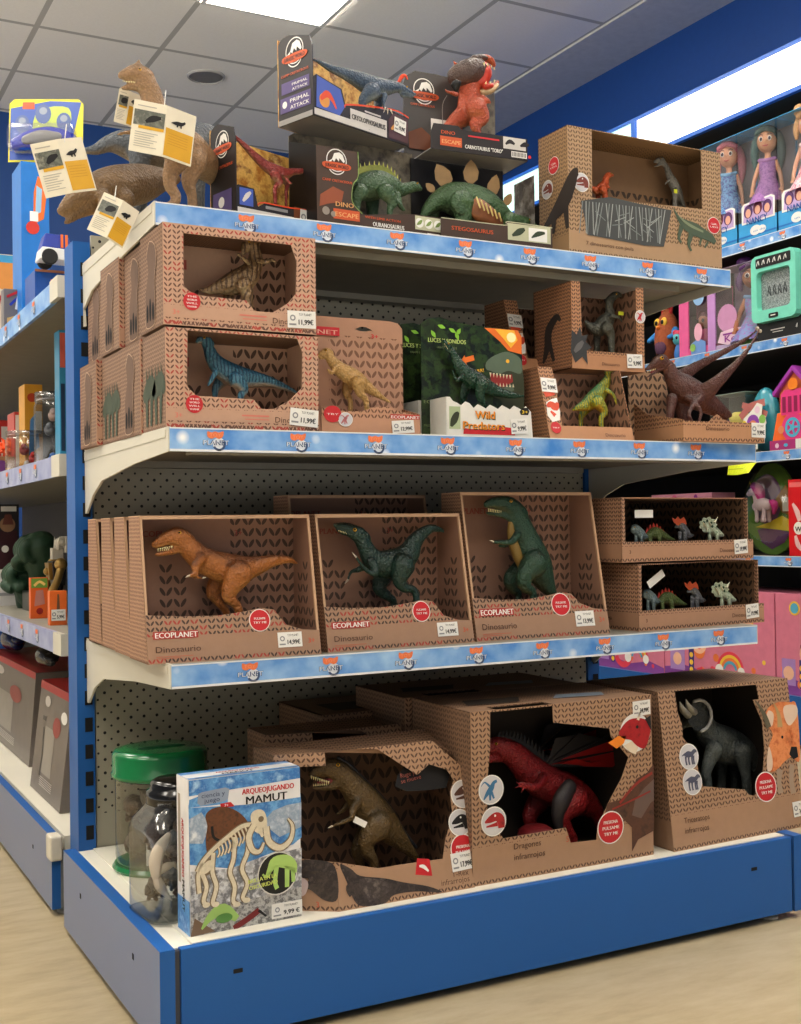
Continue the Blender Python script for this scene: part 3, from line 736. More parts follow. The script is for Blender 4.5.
# tan raptor on a hanging card tray
def card_tray():
    p = atY(322, 432, .10); W_ = .158; H_ = .2
    t = thing('dinosaur_card_tray', 'brown card-backed tray holding the pale yellow raptor', 'box', (p.x, .10, S3), 0)
    kx_ = (atY(403, 380, .162).x-p.x)/.128; kt = (atY(420.8, 430, .10).x-p.x)/.158
    m = MB(); T = lambda x, z, off=0: (x*kx_, .062-off, z)
    hole = [(.064, .182), (.072, .187), (.079, .187), (.087, .182), (.079, .1795), (.072, .1795)]
    m.plate([(0, 0), (.128, 0), (.128, .188), (.122, .197), (.112, .2), (0, .2)], [hole], T, .002)
    m.build('backing_card', kraft('tan backdrop with leaves', base=(180, 138, 112), leaf=(116, 82, 62), pc=.022, pr=.0165, left=.042, hi=.17), t)
    T = lambda x, z, off=0: (x*kt, -off, z)
    m = MB(); lip = [(0, 0), (.158, 0), (.154, .033), (.12, .040), (.108, .046), (.085, .045), (.06, .037), (.02, .037), (0, .042)]
    m.plate(lip, [], T, .002); m.box(0, .158*kt, .002, .062, 0, .002); m.plate([(0, 0), (.060, 0), (.060, .05), (0, .036)], [], lambda u, v, off=0: (.158*kt+off, .062-(.06-u), v), .002)
    f = m.build('tray', kraft('tan tray with leaf band', base=(192, 146, 116), leaf=(104, 72, 54), pc=.0125, pr=.0085, lo=.025), t)
    m = MB(); m.rect(T, .108, .156, .0265, .0345, .0006, 1); m.text(T, 'ECOPLANET', .109, .0275, .0068, .0012, 0, width=.046); m.text(T, 'Dinosaurio', .1095, .010, .009, .001, 2, width=.03, bold=False)
    m.build('brand_lettering', [WHITE, mat('red brown print', (190, 72, 60), .6), BROWN], f)
    TB = lambda x, z, off=0: (x*kx_, .0595-off, z)
    m = MB(); m.rect(TB, -.0, .043, .168, .182, .0003, 0); m.text(TB, 'ANET', .004, .170, .0105, .0008, 1, width=.036); m.text(TB, '3+', .084, .168, .010, .0008, 0); m.build('backdrop_lettering', [RED, mat('pink board print', (226, 170, 150), .6)], t)
    roundel(t, T, .016, .031, .0135, ('TRY',), ring=False); badge(t, T, .036, .023, .0115, 'raptor', mat('pink figure print', (190, 120, 120), .6))
    price(t, T, .128, .014, '12,99€', .036, .021, .08)
    return t
CT = card_tray()

# green jungle card with lights-and-sound dinosaur
def jungle(label, p, group):
    W_, H_ = .205, .205
    t = thing('jungle_dinosaur_pack', label, 'box', p, 0, group)
    ca_ = atY(421.5, 380, p[1]+.055).x-p[0]; ck = (atY(524, 380, p[1]+.055).x-p[0]-ca_)/.19
    T = lambda x, z, off=0: (ca_+x*ck, .055-off, z)
    out = [(.0, .0), (.045, 0), (.190, 0), (.186, .19), (.178, .198), (.12, .2), (.09, .201), (.06, .204), (.035, .21), (.012, .206), (.0, .196)]
    m = MB().plate(out, [], T, .002).build('backing_card', collage('night jungle print', [(16, 26, 16), (30, 48, 26), (12, 18, 12), (52, 74, 34), (40, 44, 28), (24, 34, 20)], 34), t)
    p_ = MB()
    # volcano glow
    p_.area(T, [(.115, .198), (.178, .198), (.186, .188), (.186, .155), (.16, .16), (.145, .175)], .0006, 0); p_.area(T, [(.135, .197), (.172, .197), (.178, .18), (.165, .165), (.152, .18)], .0009, 1); p_.disc(T, .166, .184, .009, .0012, 2, 12)
    # leaves
    for x, z, a in ((.05, .192, .5), (.062, .186, 1.2), (.071, .193, 2.1), (.03, .196, .3), (.018, .186, 1.0)):
        p_.stroke(T, [(x, z, .001), (x+.007*math.cos(a), z-.007*math.sin(a), .007), (x+.014*math.cos(a), z-.014*math.sin(a), .001)], .005, .001, 3)
    p_.text(T, 'LUCES Y SONIDOS', .012, .166, .0105, .0012, 9, width=.068); p_.text(T, 'LIGHTS & SOUNDS', .028, .156, .0055, .0012, 4, width=.036, bold=False)
    # printed head roaring to the left
    hd = [(.186, .135), (.186, .05), (.15, .045), (.145, .07), (.128, .078), (.118, .1), (.127, .118), (.14, .136), (.162, .148)]
    p_.blob(T, hd, .0010, 5); p_.blob(T, [(.116, .132), (.122, .142), (.138, .152), (.158, .158), (.18, .15), (.186, .135), (.182, .12), (.16, .124), (.142, .118), (.126, .122), (.118, .124)], .0014, 6)
    p_.area(T, [(.124, .118), (.146, .114), (.166, .118), (.168, .105), (.15, .094), (.134, .096), (.126, .104)], .0014, 7)
    p_.area(T, [(.13, .1), (.148, .092), (.166, .1), (.17, .09), (.15, .078), (.132, .086)], .0016, 6)
    for i in range(7):
        x = .125+i*.0062; p_.poly([T(x-.0018, .119-.0004*i, .0018), T(x+.0018, .119-.0004*i, .0018), T(x, .1105-.0003*i, .0018)][::-1], 8); p_.poly([T(x+.004, .095, .0019), T(x+.0075, .095, .0019), T(x+.0055, .102, .0019)], 8)
    p_.disc(T, .158, .141, .0035, .0018, 1, 10)
    # arrow and roar
    ar = [(.071, .137), (.0775, .147), (.0785, .143), (.094, .148), (.096, .139), (.0805, .134), (.0815, .130)]
    p_.area(T, ar, .0014, 0); p_.text(T, 'ROARRR!', .078, .112, .0088, .0014, 1, width=.036, ang=.22)
    p_.text(T, 'ECO', .003, .06, .008, .001, 4, width=.02); p_.text(T, 'PREDATORS', .003, .02, .006, .001, 4, width=.03, bold=False)
    p_.build('card_print', [mat('volcano orange', (232, 120, 40), .5), mat('volcano yellow', (250, 190, 60), .5), mat('pale yellow glow', (255, 240, 180), .5), mat('bright leaf green', (140, 196, 60), .5), mat('dull green lettering', (126, 140, 96), .5), mat('print dark olive', (56, 62, 40), .5), mat('print grey green', (96, 112, 92), .5), mat('print mouth red', (150, 46, 40), .5), mat('print tooth', (228, 216, 180), .5), mat('pale lime lettering', (186, 206, 120), .5)], m)
    F = lambda x, z, off=0: (x*1.09-.004, -off, z)
    torn = [(.045, 0), (.205, 0), (.202, .046)]+[(.2-.0075*i, .052+.004*math.sin(i*2.1)+(.004 if i > 14 else 0)) for i in range(1, 20)]+[(.052, .066), (.045, .066)]
    f = MB().plate(torn, [], F, .002).box(.0, .205, .002, .055, 0, .002)
    f = f.build('torn_paper_tray', mat('white torn paper print', (226, 224, 216), .5, var=.06, vs=60), t)
    MB().plate([(0, 0), (.055, 0), (.055, .066), (0, .066)], [], lambda u, v, off=0: (.045-off, .055-u, v), .002).build('tray_side', mat('tray side white', (206, 206, 198), .5), f)
    q = MB(); q.area(F, [(.075, .004), (.17, .004), (.176, .016), (.15, .018), (.1, .012), (.076, .014)], .0006, 0)
    for dx, dz, mi, of in ((.0012, -.0014, 1, .0010), (0, 0, 2, .0016)):
        q.text(F, 'Wild', .096+dx, .031+dz, .019, of, mi, width=.036); q.text(F, 'Predators', .074+dx, .0125+dz, .019, of, mi, width=.076)
    q.area(F, [(.182, .04), (.196, .04), (.199, .047), (.195, .053), (.185, .052), (.18, .046)], .0006, 3); q.text(F, '3+', .184, .0425, .008, .0012, 4, width=.011)
    q.area(F, [(.05, .012), (.07, .012), (.07, .05), (.05, .05)], .0006, 5); q.stroke(F, [(.053, .016, .004), (.058, .026, .012), (.063, .036, .01), (.067, .04, .004)], .01, .0010, 6)
    q.build('tray_print', [RED, mat('dark green shadow print', (36, 60, 30), .5), mat('orange title', (236, 150, 40), .5), INK, mat('yellow print', (246, 214, 60), .5), mat('pale green print', (176, 190, 150), .5), mat('print dark olive', (56, 62, 40), .5)], f)
    return t
pw = atY(423, 433, .088)
JG = 'green lights and sounds dinosaur packs'
J1 = jungle('front green jungle-print pack with orange volcano and torn white paper tray', (pw.x, .088, S3), JG)
J2 = copy_thing(J1, 'green jungle-print pack mostly hidden behind the front one', (pw.x-.016, .155, S3))
price(J1, frontT(0), .190, .020, '9,99€', .034, .026, .08)

# small brown open boxes with slanting posts
POST = kraft('brown post leaves', base=(170, 122, 88), leaf=(72, 50, 38), pc=.0085, pr=.0065)
def post_box(label, p, rot, W_, H_, Db, lean, orange, txt, group, back=True, lip=.024):
    t = thing('dinosaur_display_box', label, 'box', p, rot, group)
    prof = [(0, 0), (Db, 0), (Db, H_), (lean*H_, H_)]
    shell(t, W_, Db, H_, lean, POST, top=False, liner=KRAFT_IN)
    T = frontT(lean, -.001)
    f = MB().plate([(0, 0), (W_, 0), (W_, lip), (.030, lip), (.030, H_), (0, H_)] if orange else [(0, 0), (W_, 0), (W_, H_), (W_-.018, H_), (W_-.018, lip), (.024, lip), (.020, H_), (0, H_)], [], T, .0018).build('front_panel', kraft('front post panel', base=(182, 134, 98), leaf=(72, 50, 38), pc=.0100, pr=.0070, lo=lip+.002), t)
    MB().text(T, 'Dinosaurio', W_*(.66 if orange else .40), lip*.25, .0085, .001, 0, width=W_*.24, bold=False).build('title_lettering', BROWN, f)
    if orange:
        m = MB(); m.area(T, [(.002, .042), (.010, .030), (.026, .034), (.03, .05), (.028, .075), (.016, .072), (.004, .066)], .0012, 0)
        m.stroke(T, [(.004, .058, .004), (.012, .062, .012), (.022, .058, .014), (.028, .066, .005)], .01, .0016, 1); m.stroke(T, [(.01, .05, .004), (.018, .042, .008)], .01, .0016, 1); m.stroke(T, [(.004, .080, .010), (.024, .086, .012)], .012, .0012, 1)
        m.build('picture_sticker', [WHITE, mat('orange red dinosaur print', (216, 84, 52), .5)], f)
        roundel(t, T, .015, .020, .0105, ('TRY',), ring=False); price(t, T, .016, .098, txt, .032, .026, -.05)
    else: price(t, T, W_*.85, .02, txt, .036, .026, .03)
    return t
P16 = atY(550, 437, .085)
OB = post_box('low open brown box with sloping post, holding the yellow-green dinosaur', (P16.x, .085, S3), -.06, .178, .132, .11, .30, True, '9,99€', 'small open boxes on the upper shelf')
OB2 = post_box('open brown box in shadow behind the jungle pack, lower of two', (P16.x+.015, .25, S3), 0, .15, .14, .11, .30, True, '9,99€', 'small open boxes on the upper shelf')
copy_thing(OB2, 'open brown box with orange sticker, perched high behind the jungle pack', (P16.x+.032, .235, S3+.1415), 0)
P15 = atY(572, 362, .13)
HB = post_box('small open brown box stacked above, holding the dark grey dinosaur', (P15.x, .13, S3+.134), 0, .168, .160, .12, 0, False, '9,99€', 'small open boxes on the upper shelf', lip=.034)
# torn grey creature print on its left post and end, round badge on the right post
Tq = frontT(0, -.001); m = MB()
m.area(Tq, [(-.004, .03), (.006, .01), (.022, .022), (.034, .008), (.032, .034), (.044, .04), (.03, .05), (.036, .064), (.022, .06), (.018, .078), (.010, .062), (-.001, .07)], .0012, 0); m.stroke(Tq, [(.004, .03, .006), (.014, .04, .012), (.024, .05, .006)], .01, .0018, 1)
m.build('creature_print', [mat('dark grey creature print', (58, 58, 58), .6), mat('mid grey creature print', (104, 102, 100), .6)], HB)
badge(HB, Tq, .158, .105, .0125, 'raptor', RED)
MB().stroke(leftT(.12), [(.03, .02, .006), (.045, .05, .02), (.05, .08, .022), (.075, .1, .014), (.088, .092, .006)], .02, .001).stroke(leftT(.12), [(.05, .06, .014), (.065, .02, .008)], .01, .0012).build('side_print', DARKPR, HB)

# tray of the winged reptile
P17 = atY(679, 438, .075)
WT = thing('winged_reptile_tray', 'wide brown tray overhanging the shelf, carrying the brown winged reptile', 'box', (P17.x, .06, S3), -.05)
m = MB(); Wt, Dt = .190, .15
m.box(0, Wt, 0, .002, 0, .038).box(0, Wt, .002, Dt, 0, .002).box(Wt-.002, Wt, .002, Dt, .002, .038)
m.plate([(0, 0), (Dt, 0), (Dt, .085), (.11, .06), (.0, .040)], [], lambda y, z, off=0: (0-off, y, z), -.002)
m.area(lambda x, z, off=0: (x, .02+off, z), [(.07, .036), (.082, .048), (.095, .055), (.108, .046), (.125, .04), (.14, .036)], 0)
f = m.build('tray', kraft('tray with leaf borders', base=(186, 140, 104), leaf=(84, 58, 44), pc=.0115, pr=.0085, lo=.0300, border=.01), WT)
MB().plate([(-.015, 0), (.10, 0), (.075, .14), (.06, .150), (-.015, .152)], [], lambda x, z, off=0: (x, Dt-off, z), .002).build('backing_card', kraft('tan backdrop tall leaves', base=(186, 150, 118), leaf=(70, 52, 40), pc=.022, pr=.016), WT)
Tf = frontT(0); MB().text(Tf, 'Dinosaurio', .05, .0215, .011, .001, 0, width=.055, bold=False).build('title_lettering', BROWN, f)
MB().text(leftT(Dt), 'Dinosaurio', .04, .016, .011, .001, 0, width=.07, bold=False).build('side_lettering', BROWN, f)
price(WT, Tf, .175, .024, '9,99€', .034, .028, -.02)

# ================================================================== bottom deck
BASEK = kraft('bottom deck board', base=(172, 137, 108), leaf=(84, 60, 46), pc=.0150, pr=.0092, lo=.062, border=.011)
BASES = kraft('bottom deck board side', base=(146, 115, 91), leaf=(90, 66, 52), pc=.0130, pr=.0085, lo=.05)
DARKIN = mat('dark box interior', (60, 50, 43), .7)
BROWNT = mat('dark brown lettering', (92, 64, 46), .6)
# red dragon box and the row behind it
def dragon_box(label, p, group):
    W_, H_, Db = .376, .284, .20
    t = thing('dragon_box', label, 'box', p, 0, group)
    Q = homog(440, 660, 3.338, [(115, 760), (712, 650), (705, 125), (115, 180)], W_, H_)
    win = QM(Q, [(180, 195), (385, 168), (388, 215), (570, 235), (575, 262), (632, 330), (608, 400), (570, 470), (530, 560), (525, 602), (440, 612), (425, 562), (218, 598), (165, 520), (168, 400), (178, 300)])
    win[0] = (win[0][0], H_-.003); win[1] = (win[1][0], H_-.003)
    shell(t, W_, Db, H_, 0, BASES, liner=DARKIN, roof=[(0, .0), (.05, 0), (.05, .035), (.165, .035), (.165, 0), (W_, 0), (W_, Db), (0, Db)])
    T = frontT(0, -.001)
    f = MB().plate([(0, 0), (W_, 0), (W_, H_), (0, H_)], [win], T, .0018).build('front_panel', BASEK, t)
    m = MB(); m.text(T, 'Dragones', .080, .050, .014, .001, 0, width=.054, bold=False); m.text(T, 'infrarrojos', .080, .032, .014, .001, 0, width=.062, bold=False); m.build('title_lettering', BROWNT, f)
    MB().text(T, '5', .186, .048, .014, .001, 0, bold=False).build('age_mark', mat('orange red print', (196, 96, 70), .6), f)
    DR = collage('dragon red print', [(120, 24, 30), (176, 36, 42), (150, 30, 36)], 60)
    badge(t, T, *Q(178, 435), .0245, 'raptor', mat('blue dragon print', (66, 120, 160), .5)); badge(t, T, *Q(185, 540), .0245, 'head', DR)
    x, z = Q(640, 265)
    m = MB(); m.disc(T, x+.008, z+.008, .034, .0012, 1, 26); m.area(T, [(x-.052, z-.004), (x-.03, z+.006), (x-.012, z+.004), (x-.018, z-.008), (x-.034, z-.016)], .0018, 2); m.blob(T, [(x-.028, z+.012), (x-.005, z+.032), (x+.03, z+.03), (x+.042, z+.01), (x+.03, z-.02), (x+.012, z-.016), (x-.002, z-.004), (x-.018, z)], .0018, 0)
    m.area(T, [(x-.018, z-.012), (x+.0, z-.006), (x+.014, z-.018), (x+.008, z-.03), (x-.006, z-.024)], .002, 3); m.stroke(T, [(x+.014, z+.03, .006), (x+.02, z+.045, .002)], .006, .0022, 3); m.disc(T, x+.012, z+.018, .003, .0024, 4, 10); m.area(T, [(x+.03, z+.03), (x+.043, z+.036), (x+.044, z+.008)], .0022, 4)
    m.build('dragon_head_print', [DR, WHITE, mat('flame orange', (240, 140, 40), .5), mat('print cream', (230, 214, 190), .5), INK], f)
    # shadowy winged print on the right edge
    m = MB(); P = lambda a, b: Q(a, b)
    m.area(T, QM(Q, [(712, 350), (690, 380), (655, 400), (640, 440), (600, 470), (560, 480), (552, 520), (600, 520), (640, 560), (640, 640), (660, 600), (712, 570)]), .0010, 0)
    m.area(T, QM(Q, [(712, 400), (680, 430), (650, 470), (640, 520), (670, 530), (700, 480), (712, 470)]), .0014, 1); m.stroke(T, QM(Q, [(600, 480), (650, 420), (706, 380)]), .005, .0016, 2); m.stroke(T, QM(Q, [(575, 500), (640, 470), (700, 440)]), .003, .0018, 2)
    m.build('wing_print', [collage('print dark brown', [(60, 40, 34), (96, 62, 48), (74, 48, 40)], 50), mat('print grey brown', (112, 92, 84), .5), mat('print dull red', (150, 52, 44), .5)], f)
    roundel(t, T, *Q(570, 560), .0265, ('PRESIONA', 'PULSAME', 'TRY ME'))
    price(t, T, *Q(672, 168), '34,99€', .039, .026, .03)
    TL = leftT(Db); m = MB(); m.stroke(TL, [(.1, .16, .01), (.13, .19, .03), (.16, .17, .02)], .02, .001, 0); m.build('side_print', [mat('faded print brown red', (128, 78, 66), .6)], t)
    T3 = topT(H_+.0012); MB().area(T3, [(.2, .05), (.3, .035), (.32, .07), (.23, .085)], .0003, 0).area(T3, [(.03, .06), (.13, .05), (.16, .10), (.05, .11)], .0003, 1).build('top_print', [mat('bluish top print', (128, 138, 150), .5), DARKIN], t)
    return t
pd = atZ(474.5, 887.7, SB)
DG = 'dragon boxes standing in a row on the bottom deck'
DB1 = dragon_box('brown window box with jagged opening on the red dragon', (pd.x, .035, SB), DG)
copy_thing(DB1, 'second dragon box, directly behind the red dragon box', (pd.x-.012, .24, SB))
m = MB()
XB = thing('closed_toy_box', 'dark topped brown box lying in shadow behind the brown tyrannosaur box', 'box', (pd.x-.115, .37, SB))
shell(XB, .30, .21, .245, 0, BASES, liner=None); MB().plate([(0, 0), (.30, 0), (.30, .245), (0, .245)], [], frontT(0, -.001), .002).build('front_panel', BASEK, XB); MB().rect(lambda x, y, off=0: (x, y, .2465+off), .04, .2, .03, .12, 0, 0).build('top_print', DARKIN, XB)

# brown tyrannosaur box with a chamfered corner
def trex_box(label, p, group):
    t = thing('tyrannosaur_box', label, 'box', p, 0, group)
    W_, H_, Db, c = .243, .236, .155, .095
    ln = .20
    cx, cy = -.078, .055
    def T(x, z, off=0):
        return (x, ln*z-off, z)
    def Tc(x, z, off=0):     # chamfered left facet, x runs -c..0
        f = -x/c; return (cx*f-off*.58, cy*f+ln*z*(1-f)+.012*f*z/H_-off*.81, z)
    Q = homog(260, 670, 3.338, [(270, 810), (712, 726), (640, 232), (238, 268)], W_, H_)
    top = H_
    wf = QM(Q, [(318, 248), (400, 262), (520, 345), (555, 312), (610, 330), (632, 365), (622, 400), (632, 480), (612, 560), (606, 625), (520, 636), (400, 655)])
    b0 = .072
    front = [(0, 0), (W_, 0), (W_, top-.045), (W_-.05, top), (wf[0][0]+.01, top), ]+[(max(.004, x), min(z, top-.004)) for x, z in wf[1:]]+[(0, b0)]
    f = MB().plate(front, [], T, .0018, 0, .001).build('front_panel', BASEK, t)
    cham = [(-c, 0), (0, 0), (0, b0), (-.03, .075), (-c+.018, .08), (-c+.016, top-.06), (-c+.02, top-.02), (0, top-.02), (0, top), (-c, top)]
    MB().plate(cham, [], Tc, .0018, 0, .001).build('corner_panel', BASEK, t)
    m = MB()
    m.poly([(cx, cy+.012, top), (0, ln*top, top), (W_-.05, ln*top, top), (W_, ln*(top-.045)+.02, top-.03), (W_, Db, top-.004), (cx, Db, top)])
    m.poly([(cx, cy, 0), (cx, Db, 0), (cx, Db, top), (cx, cy+.012, top)][::-1]); m.poly([(W_, 0, 0), (W_, Db, 0), (W_, Db, top-.004), (W_, ln*(top-.045), top-.045)])
    m.poly([(cx, Db, 0), (W_, Db, 0), (W_, Db, top), (cx, Db, top)][::-1]); m.poly([(cx, cy, 0.001), (0, 0, .001), (W_, 0, .001), (W_, Db, .001), (cx, Db, .001)])
    m.build('carton', BASES, t)
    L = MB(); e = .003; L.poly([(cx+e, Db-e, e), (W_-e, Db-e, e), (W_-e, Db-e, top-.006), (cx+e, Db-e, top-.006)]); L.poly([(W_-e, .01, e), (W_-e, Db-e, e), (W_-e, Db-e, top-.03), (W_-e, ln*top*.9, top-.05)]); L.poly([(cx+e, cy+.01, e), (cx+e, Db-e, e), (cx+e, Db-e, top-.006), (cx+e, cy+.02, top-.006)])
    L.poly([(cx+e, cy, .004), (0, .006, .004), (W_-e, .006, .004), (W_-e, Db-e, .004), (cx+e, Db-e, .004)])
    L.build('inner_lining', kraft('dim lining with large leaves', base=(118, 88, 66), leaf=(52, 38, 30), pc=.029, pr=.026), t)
    m = MB(); m.area(T, QM(Q, [(470, 350), (500, 318), (560, 310), (600, 316), (632, 350), (622, 392), (560, 400), (500, 402), (465, 385)]), -.012, 0); m.text(T, 'Ruge y', *Q(480, 358), .010, -.010, 1, ang=.12, bold=False); m.text(T, 'se mueve', *Q(482, 376), .010, -.010, 1, ang=.12, bold=False); m.build('black_insert', [INK, mat('pinkish lettering', (170, 96, 84), .6)], t)
    m = MB()   # printed roaring tyrannosaur with smoke
    m.blob(T, QM(Q, [(275, 640), (310, 655), (340, 680), (420, 690), (480, 705), (560, 720), (606, 742), (520, 738), (450, 750), (420, 780), (350, 790), (320, 770), (295, 700)]), .0016, 0)
    m.blob(T, QM(Q, [(340, 690), (420, 700), (440, 730), (380, 770), (345, 740)]), .002, 1); m.stroke(T, QM(Q, [(330, 690), (300, 720), (310, 750)]), .008, .0022, 0)
    hd = MB(); hd.blob(Tc, [(-.085, .06), (-.06, .074), (-.03, .076), (0, .066), (0, .02), (-.02, .016), (-.04, .03), (-.05, .036), (-.045, .048), (-.075, .05)], .0016, 0); hd.blob(Tc, [(-.09, .058), (-.055, .05), (-.045, .04), (-.055, .022), (-.08, .03), (-.094, .045)], .002, 2)
    hd.build('beast_head_print', [collage('print dark beast', [(44, 38, 36), (78, 68, 62), (52, 44, 42), (100, 90, 84)], 60), collage('print mid beast', [(98, 88, 82), (66, 58, 54), (124, 112, 104)], 70), mat('pale pink smoke print', (206, 186, 182), .5)], t)
    m.build('beast_print', [collage('print dark beast', [(44, 38, 36), (78, 68, 62), (52, 44, 42), (100, 90, 84)], 60), collage('print mid beast', [(98, 88, 82), (66, 58, 54), (124, 112, 104)], 70)], f)
    badge(t, T, *Q(660, 408), .0225, 'head', mat('brown beast print', (96, 66, 54), .5)); badge(t, T, *Q(655, 502), .0215, 'head', INK)
    roundel(t, T, *Q(668, 590), .0215, ('PRESIONA', 'PULSAME')); price(t, T, *Q(668, 632), '17,99€', .042, .028, .04)
    m = MB(); x, z = Q(545, 655); m.area(T, [(x-.016, z-.008), (x+.014, z-.014), (x+.012, z+.012), (x-.010, z+.016)], .0014, 0); m.stroke(T, [(x-.008, z+.004, .003), (x, z+.002, .006), (x+.008, z-.006, .003)], .004, .002, 1); m.build('red_sticker', [RED, WHITE], f)
    m = MB(); m.text(T, 'T-Rex', *Q(690, 680), .0125, .0012, 0, align='r', bold=False); m.text(T, 'infrarrojos', *Q(694, 703), .0125, .0012, 0, align='r', bold=False); m.build('title_lettering', BROWNT, f)
    MB().text(Tc, '3', -.035, .006, .012, .002).build('age_mark', mat('orange red print', (196, 96, 70), .6), t)
    return t
pt = atZ(341, 912.7, SB)
TG = 'brown tyrannosaur boxes on the bottom deck'
TB1 = trex_box('front brown box with window on the olive-brown tyrannosaur', (pt.x, .032, SB), TG)
copy_thing(TB1, 'second tyrannosaur box, peeking out behind the front one', (atY(268, 735, .265).x+.078, .21, SB))

# grey triceratops box
def tri_box():
    W_, H_, Db, ln = .335, .282, .24, .13
    p = atZ(675.9, 852.7, SB)
    t = thing('triceratops_box', 'brown window box at far right of bottom deck with printed orange horned head', 'box', (p.x, .028, SB), 0.035)
    Q = homog(620, 640, 3.939, [(220, 838), (728, 736), (690, 150), (150, 212)], W_, H_)
    win = QM(Q, [(222, 214), (250, 207), (560, 168), (570, 240), (545, 242), (580, 330), (585, 440), (575, 540), (545, 600), (540, 624), (515, 620), (500, 600), (420, 596), (335, 590), (320, 540), (300, 450), (255, 400), (252, 345), (235, 300)])
    win[0] = (win[0][0], H_-.002); win[1] = (win[1][0], H_-.002); win[2] = (win[2][0], H_-.006)
    shell(t, W_, Db, H_, ln, BASES, liner=DARKIN)
    T = frontT(ln, -.001)
    f = MB().plate([(0, 0), (W_, 0), (W_, H_), (0, H_)], [win], T, .0018).build('front_panel', BASEK, t)
    m = MB(); m.text(T, 'Triceratops', .030, .046, .014, .001, 0, width=.062, bold=False); m.text(T, 'infrarrojos', .030, .028, .014, .001, 0, width=.058, bold=False); m.build('title_lettering', BROWNT, f)
    GR = mat('grey beast print', (88, 90, 108), .5)
    badge(t, T, *Q(277, 474), .0235, 'walker', GR); badge(t, T, *Q(290, 573), .0235, 'walker', GR)
    roundel(t, T, *Q(582, 588), .026, ('PRESIONA', 'PULSAME', 'TRY ME')); price(t, T, *Q(712, 668), '34,99€', .039, .028, .03)
    m = MB()
    m.blob(T, QM(Q, [(590, 330), (600, 280), (640, 252), (690, 250), (722, 268), (722, 480), (690, 470), (660, 490), (630, 520), (600, 528), (605, 480), (600, 430), (618, 380)]), .0012, 0)
    m.blob(T, QM(Q, [(596, 320), (604, 285), (625, 300), (615, 350)]), .0016, 1); m.blob(T, QM(Q, [(668, 268), (716, 262), (722, 300), (690, 345), (670, 320)]), .0016, 1); m.blob(T, QM(Q, [(600, 430), (590, 480), (590, 525), (608, 520), (612, 480)]), .0018, 1)
    m.stroke(T, [Q(648, 352)+(.014,), Q(644, 300)+(.009,), Q(625, 250)+(.002,)], .01, .002, 2); m.stroke(T, [Q(602, 355)+(.014,), Q(585, 300)+(.010,), Q(552, 243)+(.002,)], .01, .0022, 3)
    m.stroke(T, [Q(640, 520)+(.016,), Q(635, 570)+(.012,), Q(640, 612)+(.014,)], .01, .0013, 4); m.stroke(T, [Q(690, 500)+(.014,), Q(684, 560)+(.012,), Q(690, 612)+(.014,)], .01, .0013, 4); m.area(T, QM(Q, [(690, 430), (712, 430), (716, 470), (696, 480), (680, 460)]), .0016, 5); m.disc(T, *Q(655, 392), .003, .002, 5, 10)
    m.build('horned_head_print', [collage('print orange hide', [(150, 76, 42), (206, 118, 66), (226, 150, 96), (190, 100, 56)], 45), mat('print pale hide', (226, 200, 176), .5), mat('print horn tan', (190, 160, 110), .5), mat('print horn dark', (104, 96, 76), .5), mat('print leg grey', (170, 148, 126), .5), INK], f)
    TL = leftT(Db); D2 = mat('faded grey print', (86, 80, 84), .6)
    for z in (.205, .11): badge(t, TL, Db-.075, z, .022, 'walker', GR)
    m = MB(); m.rect(TL, Db-.1, Db-.055, .15, .18, .001, 0); m.rect(TL, Db-.1, Db-.05, .055, .085, .001, 0); m.text(TL, 'Triceratops', Db-.16, .04, .012, .001, 1, width=.06, bold=False); m.build('side_print', [mat('dull red side print', (150, 52, 48), .5), BROWNT], t)
    return t
TRI = tri_box()

